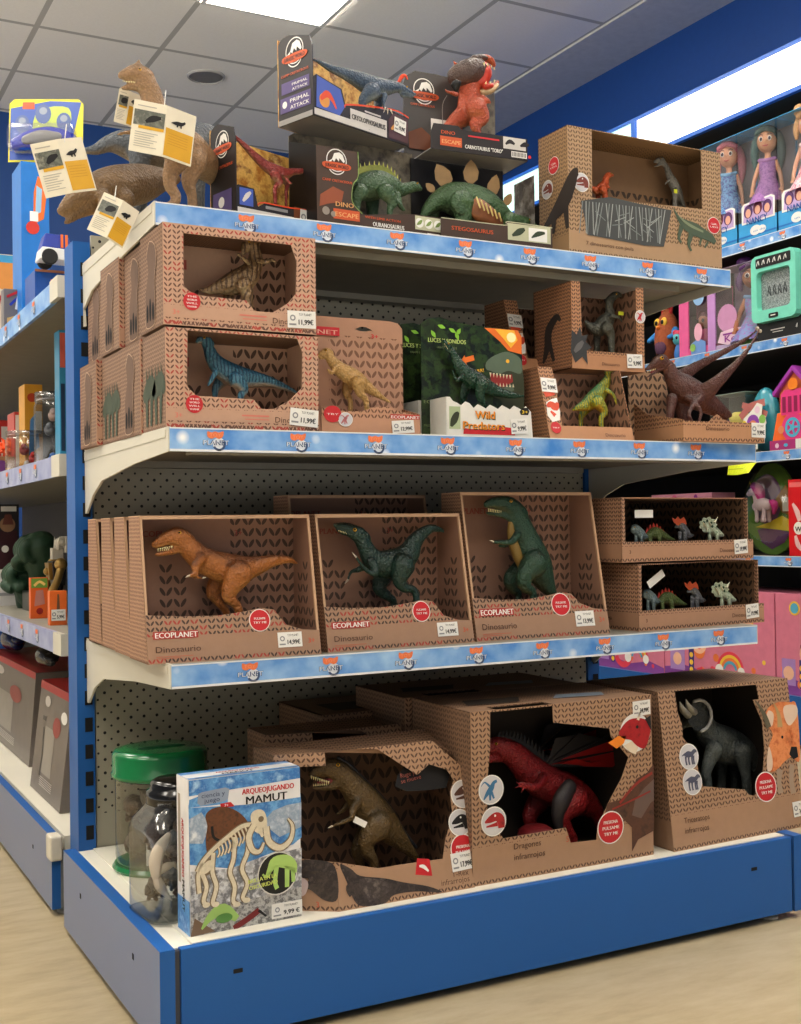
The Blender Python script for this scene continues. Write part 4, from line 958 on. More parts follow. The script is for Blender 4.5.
# fossil kit box
def mammoth_box():
    p = atZ(191.4, 937.8, SB); W_, H_, Db = .176, .226, .052
    t = thing('mammoth_kit_box', 'upright white and blue mammoth skeleton kit box at left of bottom deck', 'box', (p.x, p.y+.004, SB), .03)
    Q = homog(60, 660, 2.815, [(370, 782), (683, 722), (677, 297), (357, 338)], W_, H_)
    m = MB().box(0, W_, 0, Db, 0, H_).build('carton', mat('white glossy carton', (226, 228, 232), .3), t, bevel=.0006)
    T = frontT(0, -.0004); pr = MB()
    pr.rect(T, 0, W_, 0, H_, 0, 0)
    pr.area(T, QM(Q, [(357, 410), (680, 375), (683, 500), (660, 520), (560, 560), (480, 590), (364, 580)]), .0002, 1)
    pr.area(T, QM(Q, [(570, 460), (600, 425), (640, 408), (682, 400), (682, 470), (620, 500)]), .0004, 2); pr.area(T, QM(Q, [(360, 450), (395, 430), (420, 470), (400, 520), (362, 520)]), .0004, 2)
    pr.area(T, QM(Q, [(357, 340), (677, 298), (678, 330), (358, 385)]), .0004, 1); pr.area(T, QM(Q, [(357, 385), (500, 363), (678, 330), (679, 385), (520, 408), (359, 418)]), .0006, 0)
    pr.area(T, QM(Q, [(357, 418), (359, 395), (385, 385), (470, 370), (470, 405)]), .0007, 1)
    pr.area(T, QM(Q, [(366, 600), (480, 590), (560, 560), (683, 530), (683, 650), (600, 665), (369, 740)]), .0003, 3)
    pr.area(T, QM(Q, [(369, 720), (480, 690), (683, 640), (683, 722), (370, 782)]), .0005, 4); pr.area(T, QM(Q, [(370, 782), (380, 730), (440, 765)]), .0007, 5)
    pr.area(T, QM(Q, [(384, 378), (395, 372), (462, 358), (474, 362), (470, 392), (460, 398), (392, 412), (382, 404)]), .0009, 6); pr.text(T, 'ciencia y', *Q(394, 390), .0095, .0012, 7, width=.036, ang=.02, bold=False); pr.text(T, 'juego', *Q(402, 404), .0095, .0012, 7, width=.024, ang=.02, bold=False)
    pr.text(T, 'ARQUEOJUGANDO', *Q(510, 379), .0115, .0012, 8, width=.084); pr.text(T, 'MAMUT', *Q(522, 407), .0165, .0012, 9, width=.066)
    pr.area(T, QM(Q, [(448, 405), (478, 400), (490, 412), (450, 417)]), .0010, 8); pr.text(T, '7+', *Q(460, 414), .006, .0013, 0)
    pr.build('front_print', [mat('white gloss print', (234, 234, 236), .3), collage('blue ice print', [(74, 142, 208), (120, 178, 226), (58, 120, 190), (170, 208, 236)], 40, .3), collage('icy peak print', [(200, 212, 224), (150, 168, 190), (224, 230, 236)], 60, .3), collage('snow rock print', [(176, 180, 186), (214, 216, 220), (120, 122, 128), (150, 154, 160)], 70, .3), collage('grey gravel print', [(150, 150, 148), (96, 96, 98), (190, 190, 188), (120, 118, 116)], 130, .3), mat('rock brown print', (120, 96, 76), .4), mat('silver blue banner', (150, 164, 186), .35), mat('banner ink', (58, 70, 100), .5), RED, INK], m)
    s = MB()
    # brown woolly beast behind
    s.blob(T, QM(Q, [(408, 505), (412, 470), (406, 440), (425, 420), (465, 414), (505, 432), (530, 462), (528, 492), (490, 505), (455, 515), (434, 520), (424, 552), (412, 545)]), .0010, 1); s.stroke(T, QM(Q, [(425, 470), (430, 500), (450, 512)]), .004, .0012, 2)
    B = [((385, 600), (400, 570), (430, 535), (470, 500), (510, 470), (545, 465), (580, 480)), ((404, 575), (398, 600), (412, 640), (404, 680), (415, 695)), ((430, 545), (428, 600), (440, 640), (430, 685), (442, 692)), ((490, 500), (488, 560), (478, 600), (492, 640), (488, 680), (500, 690)), ((530, 480), (528, 540), (512, 590), (528, 630), (515, 670), (528, 678)), ((400, 575), (388, 610), (392, 660))]
    for b in B: s.stroke(T, QM(Q, b), .0092, .0013, 3); s.stroke(T, QM(Q, b), .0062, .0016, 0)
    for i in range(9):
        x = 440+i*10; y = 520-i*6; s.stroke(T, QM(Q, [(x, y), (x+8, y+22), (x+2, y+46-abs(i-4)*2)]), .0040, .0012, 3); s.stroke(T, QM(Q, [(x, y), (x+8, y+22), (x+2, y+46-abs(i-4)*2)]), .0024, .0016, 0)
    s.blob(T, QM(Q, [(535, 440), (550, 422), (572, 424), (582, 450), (580, 485), (568, 500), (560, 490), (545, 480)]), .0018, 0)
    for o_, d_, i_ in ((.0018, .003, 3), (.002, 0, 0)): s.stroke(T, [Q(545, 465)+(.008+d_,), Q(530, 500)+(.009+d_,), Q(541, 536)+(.008+d_,), Q(562, 540)+(.006+d_,), Q(574, 515)+(.003+d_,)], .006, o_, i_); s.stroke(T, [Q(580, 470)+(.009+d_,), Q(588, 512)+(.0095+d_,), Q(620, 530)+(.009+d_,), Q(650, 506)+(.007+d_,), Q(656, 468)+(.005+d_,), Q(642, 446)+(.002+d_,)], .006, o_, i_)
    s.disc(T, *Q(565, 448), .0045, .0022, 3, 12); s.blob(T, QM(Q, [(384, 610), (398, 575), (420, 560), (436, 575), (425, 600), (405, 612)]), .0015, 3); s.blob(T, QM(Q, [(388, 604), (402, 578), (420, 566), (430, 576), (420, 596), (404, 606)]), .0017, 0)
    for x, y in ((412, 692), (438, 690), (498, 690), (526, 678)): s.disc(T, *Q(x, y), .006, .0017, 0, 12, .004)
    s.build('skeleton_print', [mat('bone print', (226, 216, 192), .4, var=.12, vs=220), collage('woolly brown print', [(66, 42, 30), (112, 70, 46), (84, 54, 38)], 90), INK, mat('bone shade print', (136, 120, 96), .4)], m)
    g = MB(); x, z = Q(613, 602); g.disc(T, x, z, .0305, .0020, 0, 30); g.ring(T, x, z, .0305, .0325, .0021, 3, n=30)
    def S(pts, w): g.stroke(T, [Q(a, b)+(c,) for a, b, c in pts], w, .0026, 1)
    S([(570, 605, .003), (580, 610, .004), (592, 590, .010), (605, 570, .016), (635, 568, .020), (655, 580, .016), (664, 600, .004)], .01); S([(610, 580, .008), (606, 625, .007), (612, 645, .007)], .01); S([(640, 580, .008), (640, 640, .007)], .01); S([(656, 585, .007), (658, 625, .006)], .01); S([(592, 595, .006), (585, 612, .003), (572, 612, .002)], .004)
    g.text(T, 'BRILLA EN LA', *Q(530, 632), .0085, .0030, 2, width=.046, ang=.08); g.text(T, 'OSCURIDAD', *Q(532, 650), .0085, .0030, 2, width=.046, ang=.08)
    g.stroke(T, [Q(400, 760)+(.003,), Q(425, 725)+(.012,), Q(460, 705)+(.018,), Q(500, 730)+(.01,)], .01, .0014, 4); g.disc(T, *Q(463, 728), .013, .0018, 5, 20, .007)
    g.stroke(T, [Q(490, 756)+(.008,), Q(530, 730)+(.009,), Q(562, 705)+(.009,)], .008, .0018, 6); g.stroke(T, [Q(560, 706)+(.004,), Q(582, 722)+(.003,)], .004, .002, 7)
    g.build('glow_badge_print', [mat('badge black', (26, 30, 28), .4), mat('glow green print', (178, 214, 120), .4), mat('glow lettering', (214, 226, 120), .4), mat('badge rim', (220, 220, 214), .4), mat('light green skeleton', (160, 196, 110), .5), mat('leaf green badge', (90, 140, 70), .5), mat('maroon tool', (120, 36, 36), .5), INK], m)
    TL = leftT(Db); k = MB(); k.rect(TL, 0, Db, 0, H_, .0006, 0); k.rect(TL, .0, Db, .0, .05, .0008, 3); k.rect(TL, .006, .016, .07, .2, .001, 4)
    # lettering runs down the spine
    def TD(a, b, off=0): return TL(Db*.42+b, H_-.03-a, off)
    k.text(TD, 'ARQUEOJUGANDO', .03, .0, .013, .0014, 1, width=.085); k.text(TD, 'MAMUT', .12, .001, .013, .0014, 2, width=.045); k.build('spine_print', [mat('white gloss print', (234, 234, 236), .3), RED, INK, collage('blue ice print', [(74, 142, 208)], 40), mat('spine beige', (170, 160, 146), .5)], m)
    T3 = topT(H_+.0004); n = MB(); n.rect(T3, 0, W_, 0, Db, 0, 0); n.rect(T3, 0, W_, .008, .034, .0003, 3); n.text(T3, 'ARQUEOJUGANDO', .05, .022, .009, .0006, 1, width=.07); n.text(T3, 'MAMUT', .056, .009, .011, .0006, 2, width=.05); n.build('top_print', [MATS['blue ice print'], RED, INK, mat('white gloss print', (234, 234, 236), .3)], m)
    price(t, T, *Q(640, 702), '9,99 €', .05, .022, .0, .003)
    return t
MAM = mammoth_box()

# two clear jars of sea and farm animals
GREENLID = mat('translucent green plastic', (16, 120, 66), .25, var=.1, vs=10, coat=.5)
pj = atZ(176, 876, SB)
J = thing('green_lidded_tub', 'large clear plastic tub with green lid, rearmost at left of bottom deck', 'tub', (.084, .425, SB))
rj = .078
MB().lathe([(rj-.002, .012), (rj, .025), (rj, .158)], n=40, closed=False).build('tub_wall', film('tub plastic', (236, 238, 236), .05, .12), J, smooth=True)
MB().lathe([(.0, .0005), (rj+.004, .0005), (rj+.006, .005), (rj+.002, .011), (0, .011)], n=40, closed=False).build('tub_base', GREENLID, J, smooth=False)
MB().lathe([(0, .209), (.032, .209), (.036, .2085), (.066, .2085), (rj+.001, .205), (rj+.005, .198), (rj+.004, .170), (rj+.007, .167), (rj+.007, .162), (rj+.003, .158), (rj, .158), (rj, .165)], n=48, closed=False).build('lid', GREENLID, J, smooth=True)
MB().ball((0, -.01, .2088), (.045, .014, .003)).build('lid_grip', mat('dark green recess', (10, 70, 40), .4), J, smooth=True)
m = MB()
for i in range(7): m.rect(lambda x, z, off=0: ((rj+.001)*math.sin(x/rj-.35), -(rj+.001)*math.cos(x/rj-.35), z), -.012+i*.0035, -.0105+i*.0035, .03, .05, 0, 1)
m2 = MB()
for i in range(8):
    a, b = -.02+i*.005, -.015+i*.005; m2.rect(lambda x, z, off=0: ((rj+.0006)*math.sin(x/rj-.35), -(rj+.0006)*math.cos(x/rj-.35), z), a, b, .02, .062, 0, 0)
m2.build('barcode_label', [WHITE, INK], J); m.build('barcode_print', [WHITE, INK], J)
CX = .084
pk = atZ(163, 915, SB)
K = thing('black_lidded_jar', 'square shouldered clear jar with black screw lid, in front of the green tub', 'jar', (.032, .168, SB), .1)
MB().lathe([(.058, .003), (.062, .01), (.062, .128), (.058, .142), (.045, .158), (.039, .166), (.039, .176)], n=44, sq=5, closed=False).build('jar_wall', film('jar plastic', (232, 234, 234), .12, .1), K, smooth=True)
MB().lathe([(0, .0004), (.06, .0004), (.062, .004), (0, .004)], n=44, sq=5, closed=False).build('jar_base', film('jar plastic'), K)
mm = MB().lathe([(0, .205), (.03, .2045), (.037, .201), (.039, .196), (.039, .19), (.044, .187), (.0445, .168), (.041, .166)], n=40, closed=False)
mm.build('lid', mat('black glossy plastic', (14, 14, 15), .18, coat=.4), K, smooth=True)
# ================================================================== top shelf
def pen_box():
    p = atY(569, 251.3, .142); W_, H_, Db = .375, .236, .092
    t = thing('dinosaur_pen_box', 'big brown box at right end of top shelf with printed cage and two small dinosaurs', 'box', (p.x, .142, S4), .01)
    K9 = kraft('ochre board leaves', base=(176, 144, 110), leaf=(98, 76, 52), pc=.0120, pr=.0082, lo=.04, border=.011)
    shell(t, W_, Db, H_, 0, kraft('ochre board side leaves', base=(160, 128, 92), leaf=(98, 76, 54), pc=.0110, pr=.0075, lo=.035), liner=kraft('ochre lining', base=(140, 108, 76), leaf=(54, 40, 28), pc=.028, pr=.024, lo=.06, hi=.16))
    Q = homog(530, 50, 2.956, [(115, 597), (565, 650), (555, 290), (105, 222)], W_, H_)
    T = frontT(0, -.001)
    a = Q(176, 258); b = Q(498, 290); c = Q(503, 462); d = Q(178, 435)
    f = MB().plate([(0, 0), (W_, 0), (W_, H_), (b[0], H_), (c[0], c[1]), (d[0], d[1]), (a[0], H_), (0, H_)], [], T, .0018).build('front_panel', K9, t)
    m = MB()
    m.area(T, QM(Q, [(145, 445), (230, 432), (310, 450), (410, 468), (400, 520), (388, 578), (330, 575), (250, 560), (165, 545), (155, 490)]), .0010, 0)
    random.seed(3)
    for i in range(26):
        x = 150+i*9.6; z = 445+i*.9; s = random.uniform(-16, 16); m.stroke(T, QM(Q, [(x, z), (x+s, 540+i*1.2)]), .0022, .0014, 1+(i % 2))
    for i in range(12):
        x = 160+random.uniform(0, 190); z = 460+random.uniform(0, 70); m.stroke(T, QM(Q, [(x, z), (x+30, z+random.uniform(-30, 30))]), .0016, .0018, 1+(i % 2))
    m.build('cage_print', [mat('cage dark print', (74, 76, 74), .6), mat('cage grey print', (128, 134, 132), .6), mat('cage pale print', (160, 164, 160), .6)], f)
    m = MB(); GP = lambda *a: [Q(x, z)+(w,) for x, z, w in a]
    m.stroke(T, GP((415, 462, .002), (430, 490, .008), (450, 510, .020), (480, 525, .026), (510, 540, .020), (530, 552, .016), (542, 565, .010)), .01, .0012, 0)
    for q in (((440, 515, .012), (432, 550, .007), (440, 565, .005)), ((470, 535, .014), (462, 570, .008), (470, 590, .005)), ((500, 548, .006), (495, 572, .004)), ((520, 562, .005), (510, 580, .004))): m.stroke(T, GP(*q), .01, .0014, 0)
    m.stroke(T, GP((430, 485, .002), (460, 510, .006), (505, 532, .004)), .01, .0018, 1); m.build('dinosaur_print', [mat('green grey dinosaur print', (78, 92, 72), .6), mat('print light green', (128, 140, 110), .6)], f)
    roundel(t, T, *Q(537, 512), .0155, ('2', 'UDS')); badge(t, T, *Q(146, 391), .018, 'head', mat('print dull brown red', (128, 60, 48), .6))
    m = MB(); m.text(T, '7 dinosaurios con jaula', *Q(162, 574), .0105, .001, 0, width=.112, ang=-.005, bold=False); m.build('title_lettering', BROWN, f)
    TL = leftT(Db); roundel(t, TL, Db*.55, .172, .0155, ('2', 'UDS'), name='red_sticker'); badge(t, TL, Db*.32, .132, .018, 'head', mat('print dull brown red', (128, 60, 48), .6))
    MB().stroke(TL, [(.01, .06, .004), (.04, .075, .02), (.08, .10, .04), (.11, .135, .03), (.125, .14, .012)], .02, .001).stroke(TL, [(.05, .08, .016), (.045, .045, .01)], .01, .0012).stroke(TL, [(.085, .09, .018), (.09, .045, .01)], .01, .0012).build('side_print', DARKPR, t)
    return t
PB = pen_box()

# film-tie-in style dinosaur packs: dark card, low tray, artwork back
PACK = mat('pack charcoal print', (42, 36, 36), .35); PACKG = mat('pack grey print', (150, 146, 142), .4); BURNT = mat('burnt orange lettering', (206, 92, 48), .45)
AMBER = collage('amber jungle art', [(214, 160, 70), (176, 112, 44), (232, 190, 104), (140, 84, 40), (240, 208, 140)], 26)
GREYART = collage('dusky jungle art', [(94, 88, 78), (66, 60, 54), (120, 112, 96), (48, 46, 44)], 26)
PURPLE = mat('purple badge print', (92, 78, 128), .4)
def emblem(m, T, x, z, s, wh=0, orr=1):
    """white skeleton head in an oval over stacked lettering"""
    m.ring(T, x, z+.1*s, .40*s, .44*s, .0010, wh, n=24)
    m.area(T, [(x-.36*s, z+.02*s), (x-.2*s, z+.12*s), (x-.1*s, z+.36*s), (x+.12*s, z+.42*s), (x+.26*s, z+.34*s), (x+.36*s, z+.1*s), (x+.30*s, z+.04*s), (x+.12*s, z+.2*s), (x+.10*s, z+.06*s), (x-.02*s, z+.18*s), (x-.1*s, z+.03*s), (x-.18*s, z+.1*s), (x-.25*s, z-.0*s)], .0012, wh)
    m.blob(T, [(x-.56*s, z-.2*s), (x-.5*s, z+.0*s), (x+.5*s, z+.0*s), (x+.56*s, z-.2*s), (x, z-.28*s)], .0013, orr); m.text(T, 'JURASSIC WORLD', x-.50*s, z-.19*s, .19*s, .0016, 0, width=1.0*s)
    m.ring(T, x, z-.05*s, .36*s, .40*s, .0010, wh, -2.5, -.6, 12)
def pack_side(parent, D_, H_, round_, badge_txt=True):
    T = leftT(D_); m = MB()
    pts = [(0, 0), (D_, 0), (D_, H_*.78 if round_ else H_)]
    if round_: pts += [(D_*.92, H_*.90)]+[(D_*.32-D_*.32*math.sin(a), H_-.012+.012*math.cos(a)) for a in (0, .5, 1.0, 1.5)]
    else: pts += [(0, H_)]
    m.plate(pts, [], T, .002, 0)
    emblem(m, T, D_*.5, H_*.76, D_*.60, 1, 2)
    m.text(T, 'CAMP CRETACEOUS', D_*.10, H_*.53, .0065, .0012, 2, width=D_*.8)
    if badge_txt:
        m.rect(T, D_*.1, D_*.92, H_*.34, H_*.47, .0008, 3); m.text(T, 'PRIMAL', D_*.42, H_*.41, .006, .0014, 1, width=D_*.45); m.text(T, 'ATTACK', D_*.42, H_*.355, .006, .0014, 1, width=D_*.45)
        m.rect(T, D_*.06, D_*.95, H_*.13, H_*.30, .0008, 3); m.text(T, 'PRIMAL', D_*.36, H_*.225, .009, .0014, 1, width=D_*.55); m.text(T, 'ATTACK', D_*.36, H_*.15, .009, .0014, 1, width=D_*.55); m.disc(T, D_*.2, H_*.22, .006, .0014, 1, 14)
    else:
        m.rect(T, D_*.1, D_*.85, H_*.08, H_*.30, .0008, 3); m.disc(T, D_*.45, H_*.19, .009, .0012, 1, 16)
    m.rect(T, 0, D_, 0, H_*.06, .0007, 4)
    return m.build('side_panel', [PACK, WHITE, BURNT, PURPLE, PACKG], parent)
def tray_base(parent, W_, D_, h, front_pts, lip_mat):
    m = MB(); m.box(0, W_, 0, D_, 0, .002, 1); m.plate(front_pts, [], frontT(0, -.001), .002, 0); m.plate([(0, 0), (D_, 0), (D_, h), (0, h)], [], lambda u, v, off=0: (W_+off, u, v), .002, 1)
    return m.build('tray', [lip_mat, PACKG], parent)

# 1 velociraptor pack
p = atY(236, 205, .16)
V = thing('raptor_pack', 'dark boxed red raptor with amber artwork, left of the stacked packs on top shelf', 'box', (p.x, .16, S4), .22)
vw, vd, vh = .165, .075, .162
pack_side(V, vd, vh, True, False)
MB().plate([(0, 0), (vw, 0), (vw, .142), (.10, .146), (.055, .150), (.045, .144), (.03, .146), (.02, .156), (0, .158)], [], lambda x, z, off=0: (x, vd-off, z), .002).build('backing_card', AMBER, V)
MB().plate([(0, 0), (vd, 0), (vd, .14), (.02, .148), (0, .12)], [], lambda u, v, off=0: (vw-off, u, v), .002).build('side_panel', PACK, V)
f = tray_base(V, vw, vd, .02, [(0, 0), (vw, 0), (vw, .034), (.10, .030), (.055, .030), (.042, .022), (.034, .05), (.004, .052), (0, .05)], PACK)
T = frontT(0, -.001); m = MB(); m.rect(T, .002, vw*.68, .002, .016, .0006, 1); m.rect(T, .006, .032, .02, .048, .0006, 2); m.text(T, 'VELOCIRAPTOR', .052, .0045, .0095, .0012, 3, width=.050); m.rect(T, .056, .10, .021, .026, .0006, 0); m.rect(T, vw*.68, vw, .002, .034, .0006, 4); m.stroke(T, [(.04, .024), (.052, .030), (.105, .0305), (vw, .0345)], .0022, .001, 5)
m.stroke(T, [(.012, .026, .004), (.020, .036, .008), (.027, .043, .004)], .01, .0012, 1)
m.build('tray_print', [PACKG, mat('pale grey title strip', (206, 202, 196), .4), mat('blue picture print', (72, 96, 180), .4), INK, mat('brown picture print', (120, 70, 44), .4), mat('orange red edging', (220, 80, 40), .4)], f)
price(V, T, vw*.86, .016, '14,99€', .036, .030, -.05)

# 2 ouranosaurus pack
p = atY(317, 220, .15)
O = thing('sail_backed_dinosaur_pack', 'dark brown pack of the sail-backed green dinosaur, under the blue dinosaur pack', 'box', (p.x, .15, S4), .06)
ow, od, oh = .25, .10, .131
T = frontT(0, -.001)
MB().plate([(0, 0), (ow, 0), (ow, .1815), (.01, .1815), (0, .175)], [], lambda x, z, off=0: (x, od-off, z), .002).build('backing_card', GREYART, O)
MB().plate([(0, 0), (od, 0), (od, .165), (0, oh)], [], lambda u, v, off=0: (0, u, v), .002).build('side_panel', PACK, O)
f = tray_base(O, ow, od, .03, [(0, 0), (ow, 0), (ow, .040), (.19, .040), (.10, .028), (.085, .026), (.066, .045), (.068, .074), (.078, .09), (.078, oh), (0, oh)], mat('pack brown print', (76, 58, 46), .4))
m = MB(); emblem(m, T, .037, .106, .044, 1, 2); m.text(T, 'CAMP CRETACEOUS', .010, .074, .0062, .0012, 2, width=.056)
m.text(T, 'DINO', .034, .034, .011, .0014, 4, width=.034); m.rect(T, .030, .080, .013, .030, .0008, 2); m.text(T, 'ESCAPE', .033, .017, .011, .0016, 4, width=.044)
m.stroke(T, [(.078, oh), (.078, .09), (.068, .074), (.066, .045), (.085, .027)], .0016, .0012, 3)
m.area(T, [(.006, .05), (.03, .066), (.05, .06), (.046, .042), (.02, .036), (.004, .03)], .0008, 5); m.disc(T, .016, .024, .007, .001, 6, 14); m.disc(T, .03, .02, .005, .001, 6, 12)
m.text(T, 'OURANOSAURUS', .105, .009, .0105, .0014, 1, width=.062)
m.rect(T, .19, .246, .014, .038, .0008, 7); 
for x in (.199, .218, .237): m.disc(T, x, .026, .0085, .001, 1, 16); m.stroke(T, [(x-.006, .022, .001), (x, .026, .006), (x+.005, .031, .003)], .004, .0014, 3)
m.rect(T, .215, .24, .002, .010, .001, 1); m.text(T, 'WITH LIMB ACTION', .09, .021, .006, .0012, 2, width=.07)
m.build('tray_print', [PACK, WHITE, BURNT, mat('leaf green edging', (136, 160, 92), .4), mat('pale orange lettering', (226, 170, 110), .4), mat('brown dinosaur print', (150, 82, 52), .4), mat('print grey face', (150, 140, 130), .4), mat('print pale olive', (196, 196, 164), .4)], f)

# 3 stegosaurus pack
p = atY(441, 239, .152)
Sg = thing('plated_dinosaur_pack', 'low dark pack holding the green plated dinosaur, beside the big brown box', 'box', (p.x, .152, S4), -.02)
sw, sd = .232, .11
MB().plate([(0, 0), (sw-.035, 0), (sw-.035, .1732), (0, .1732)], [], lambda x, z, off=0: (x, sd-off, z), .002).build('backing_card', mat('pack black print', (24, 22, 24), .4), Sg)
MB().plate([(0, 0), (sd, 0), (sd, .150), (.04, .150), (.04, .03), (0, .03)], [], lambda u, v, off=0: (sw-.01, u, v), .002).build('side_panel', collage('pale plastic end glare', [(150, 146, 142), (190, 186, 180), (120, 112, 104), (96, 90, 86)], 40), Sg)  # pale greys stand in for glare on the clear plastic end
f = tray_base(Sg, sw, sd, .03, [(0, 0), (sw, 0), (sw, .042), (.135, .044), (.13, .037), (0, .037)], mat('pack brown print', (76, 58, 46), .4))
T = frontT(0, -.001); m = MB(); m.rect(T, .136, sw-.004, .012, .042, .0008, 0); m.rect(T, .18, sw-.012, .014, .038, .0012, 1); m.stroke(T, [(.186, .02, .002), (.200, .028, .009), (.215, .031, .004)], .01, .0016, 2); m.stroke(T, [(.145, .02, .004), (.16, .028, .012), (.172, .034, .005)], .01, .0012, 2); m.text(T, 'STEGOSAURUS', .02, .018, .010, .0012, 3, width=.085); m.stroke(T, [(0, .037), (.13, .037), (.136, .044), (sw, .0425)], .0016, .001, 0)
m.build('tray_print', [mat('print pale olive', (196, 196, 164), .4), WHITE, mat('print dark green', (58, 70, 50), .4), BURNT], f)

# 4 cryolophosaurus pack resting on the cards of the packs below
p = atY(313, 117, .155); hz = p.z
C4 = thing('crested_dinosaur_pack', 'large tilted-out dark pack with the blue crested dinosaur, topmost of the stack', 'box', (p.x, .155, S4+.182), .33)
cw, cdp, ch = .232, .085, .150
pack_side(C4, cdp, ch, True, True)
MB().plate([(0, 0), (cw, 0), (cw, .118), (cw-.03, .122), (.10, .138), (.085, .142), (.075, .137), (.06, .139), (.055, .132), (.035, .130), (.022, .145), (0, .149)], [], lambda x, z, off=0: (x, cdp-off, z), .002).build('backing_card', AMBER, C4)
f = tray_base(C4, cw, cdp, .03, [(0, 0), (cw, 0), (cw, .050), (.19, .054), (.10, .040), (.075, .034), (.066, .06), (.008, .07), (0, .064)], PACK)
T = frontT(0, -.001); m = MB(); m.rect(T, .002, .175, .002, .013, .0006, 1); m.rect(T, .085, .175, .010, .032, .0008, 1); m.text(T, 'CRYOLOPHOSAURUS', .088, .0145, .0125, .0014, 3, width=.082); m.area(T, [(.006, .015), (.06, .013), (.072, .03), (.062, .058), (.008, .068)], .0008, 2); m.stroke(T, [(.072, .03), (.085, .038), (.19, .0555), (cw, .051)], .003, .001, 5)
m.stroke(T, [(.016, .03, .006), (.03, .042, .012), (.042, .036, .008), (.052, .022, .003)], .01, .0012, 5); m.disc(T, .025, .030, .012, .001, 6, 18); m.area(T, [(.18, .004), (cw-.002, .004), (cw-.002, .048), (.192, .05), (.18, .036)], .0007, 4); m.stroke(T, [(.186, .02, .004), (.2, .028, .010), (.215, .02, .004)], .01, .0012, 6)
m.rect(T, .12, .16, .034, .037, .001, 1)
m.build('tray_print', [PACKG, mat('pale grey title strip', (206, 202, 196), .4), mat('blue picture print', (72, 96, 180), .4), INK, mat('purple brown print', (86, 56, 60), .4), mat('orange red edging', (220, 80, 40), .4), mat('print amber', (216, 150, 70), .4)], f)
price(C4, T, .208, .030, '19,99€', .030, .026, -.1)

# 5 carnotaurus pack
p = atY(428, 152, .20)
N = thing('horned_dinosaur_pack', 'charcoal pack holding the orange horned dinosaur, top right of the stack', 'box', (p.x+.006, .20, S4+.174), -.05)
nw, nd = .200, .10
MB().plate([(-.005, 0), (nw-.01, 0), (nw-.01, .165), (.17, .17), (.06, .178), (.02, .178), (.0, .166), (-.005, .15)], [], lambda x, z, off=0: (x, nd-off, z), .002).build('backing_card', mat('pack dark grey print', (74, 70, 68), .4), N)
TB = lambda x, z, off=0: (x, nd-.0022-off, z); m = MB(); emblem(m, TB, .036, .138, .050, 1, 2); m.text(TB, 'CAMP CRETACEOUS', .008, .112, .0062, .001, 2, width=.05); m.rect(TB, .05, .090, .062, .092, .0006, 1); m.stroke(TB, [(.056, .067, .003), (.072, .075, .01), (.084, .084, .004)], .01, .001, 3); m.area(TB, [(.003, .06), (.03, .072), (.05, .058), (.05, .03), (.004, .03)], .0006, 4); m.stroke(TB, [(.085, .14), (.075, .12), (.075, .08)], .0016, .001, 5); m.area(TB, [(.13, .03), (nw-.012, .03), (nw-.012, .15), (.16, .12)], .0006, 6)
m.build('card_print', [PACK, WHITE, BURNT, mat('print red brown', (150, 60, 40), .4), mat('brown picture print', (120, 70, 44), .4), PACKG, GREYART], N)
f = tray_base(N, nw, nd, .036, [(0, 0), (nw, 0), (nw, .041), (.062, .041), (.055, .047), (.006, .046), (0, .03)], PACK)
T = frontT(0, -.001); m = MB(); m.text(T, 'DINO', .02, .029, .009, .001, 2, width=.028); m.rect(T, .018, .062, .008, .025, .0008, 2); m.text(T, 'ESCAPE', .021, .012, .010, .0014, 4, width=.038); m.text(T, 'CARNOTAURUS "TORO"', .068, .008, .0098, .0012, 1, width=.078); m.rect(T, .148, nw-.004, .018, .040, .0008, 5); m.stroke(T, [(.153, .026, .003), (.162, .032, .008), (.172, .028, .004)], .01, .0012, 0); m.stroke(T, [(.184, .026, .003), (.194, .030, .009), (.203, .03, .004)], .01, .0012, 0); m.rect(T, .165, .198, .004, .015, .0008, 1); m.disc(T, .204, .008, .0035, .001, 3, 10); m.rect(T, .075, .14, .030, .033, .0006, 3)
for i in range(10): m.rect(T, .167+i*.003, .1685+i*.003, .0055, .0135, .0012, 0)
m.build('tray_print', [PACK, WHITE, BURNT, RED, mat('pale orange lettering', (226, 170, 110), .4), mat('pale grey title strip', (206, 202, 196), .4)], f)
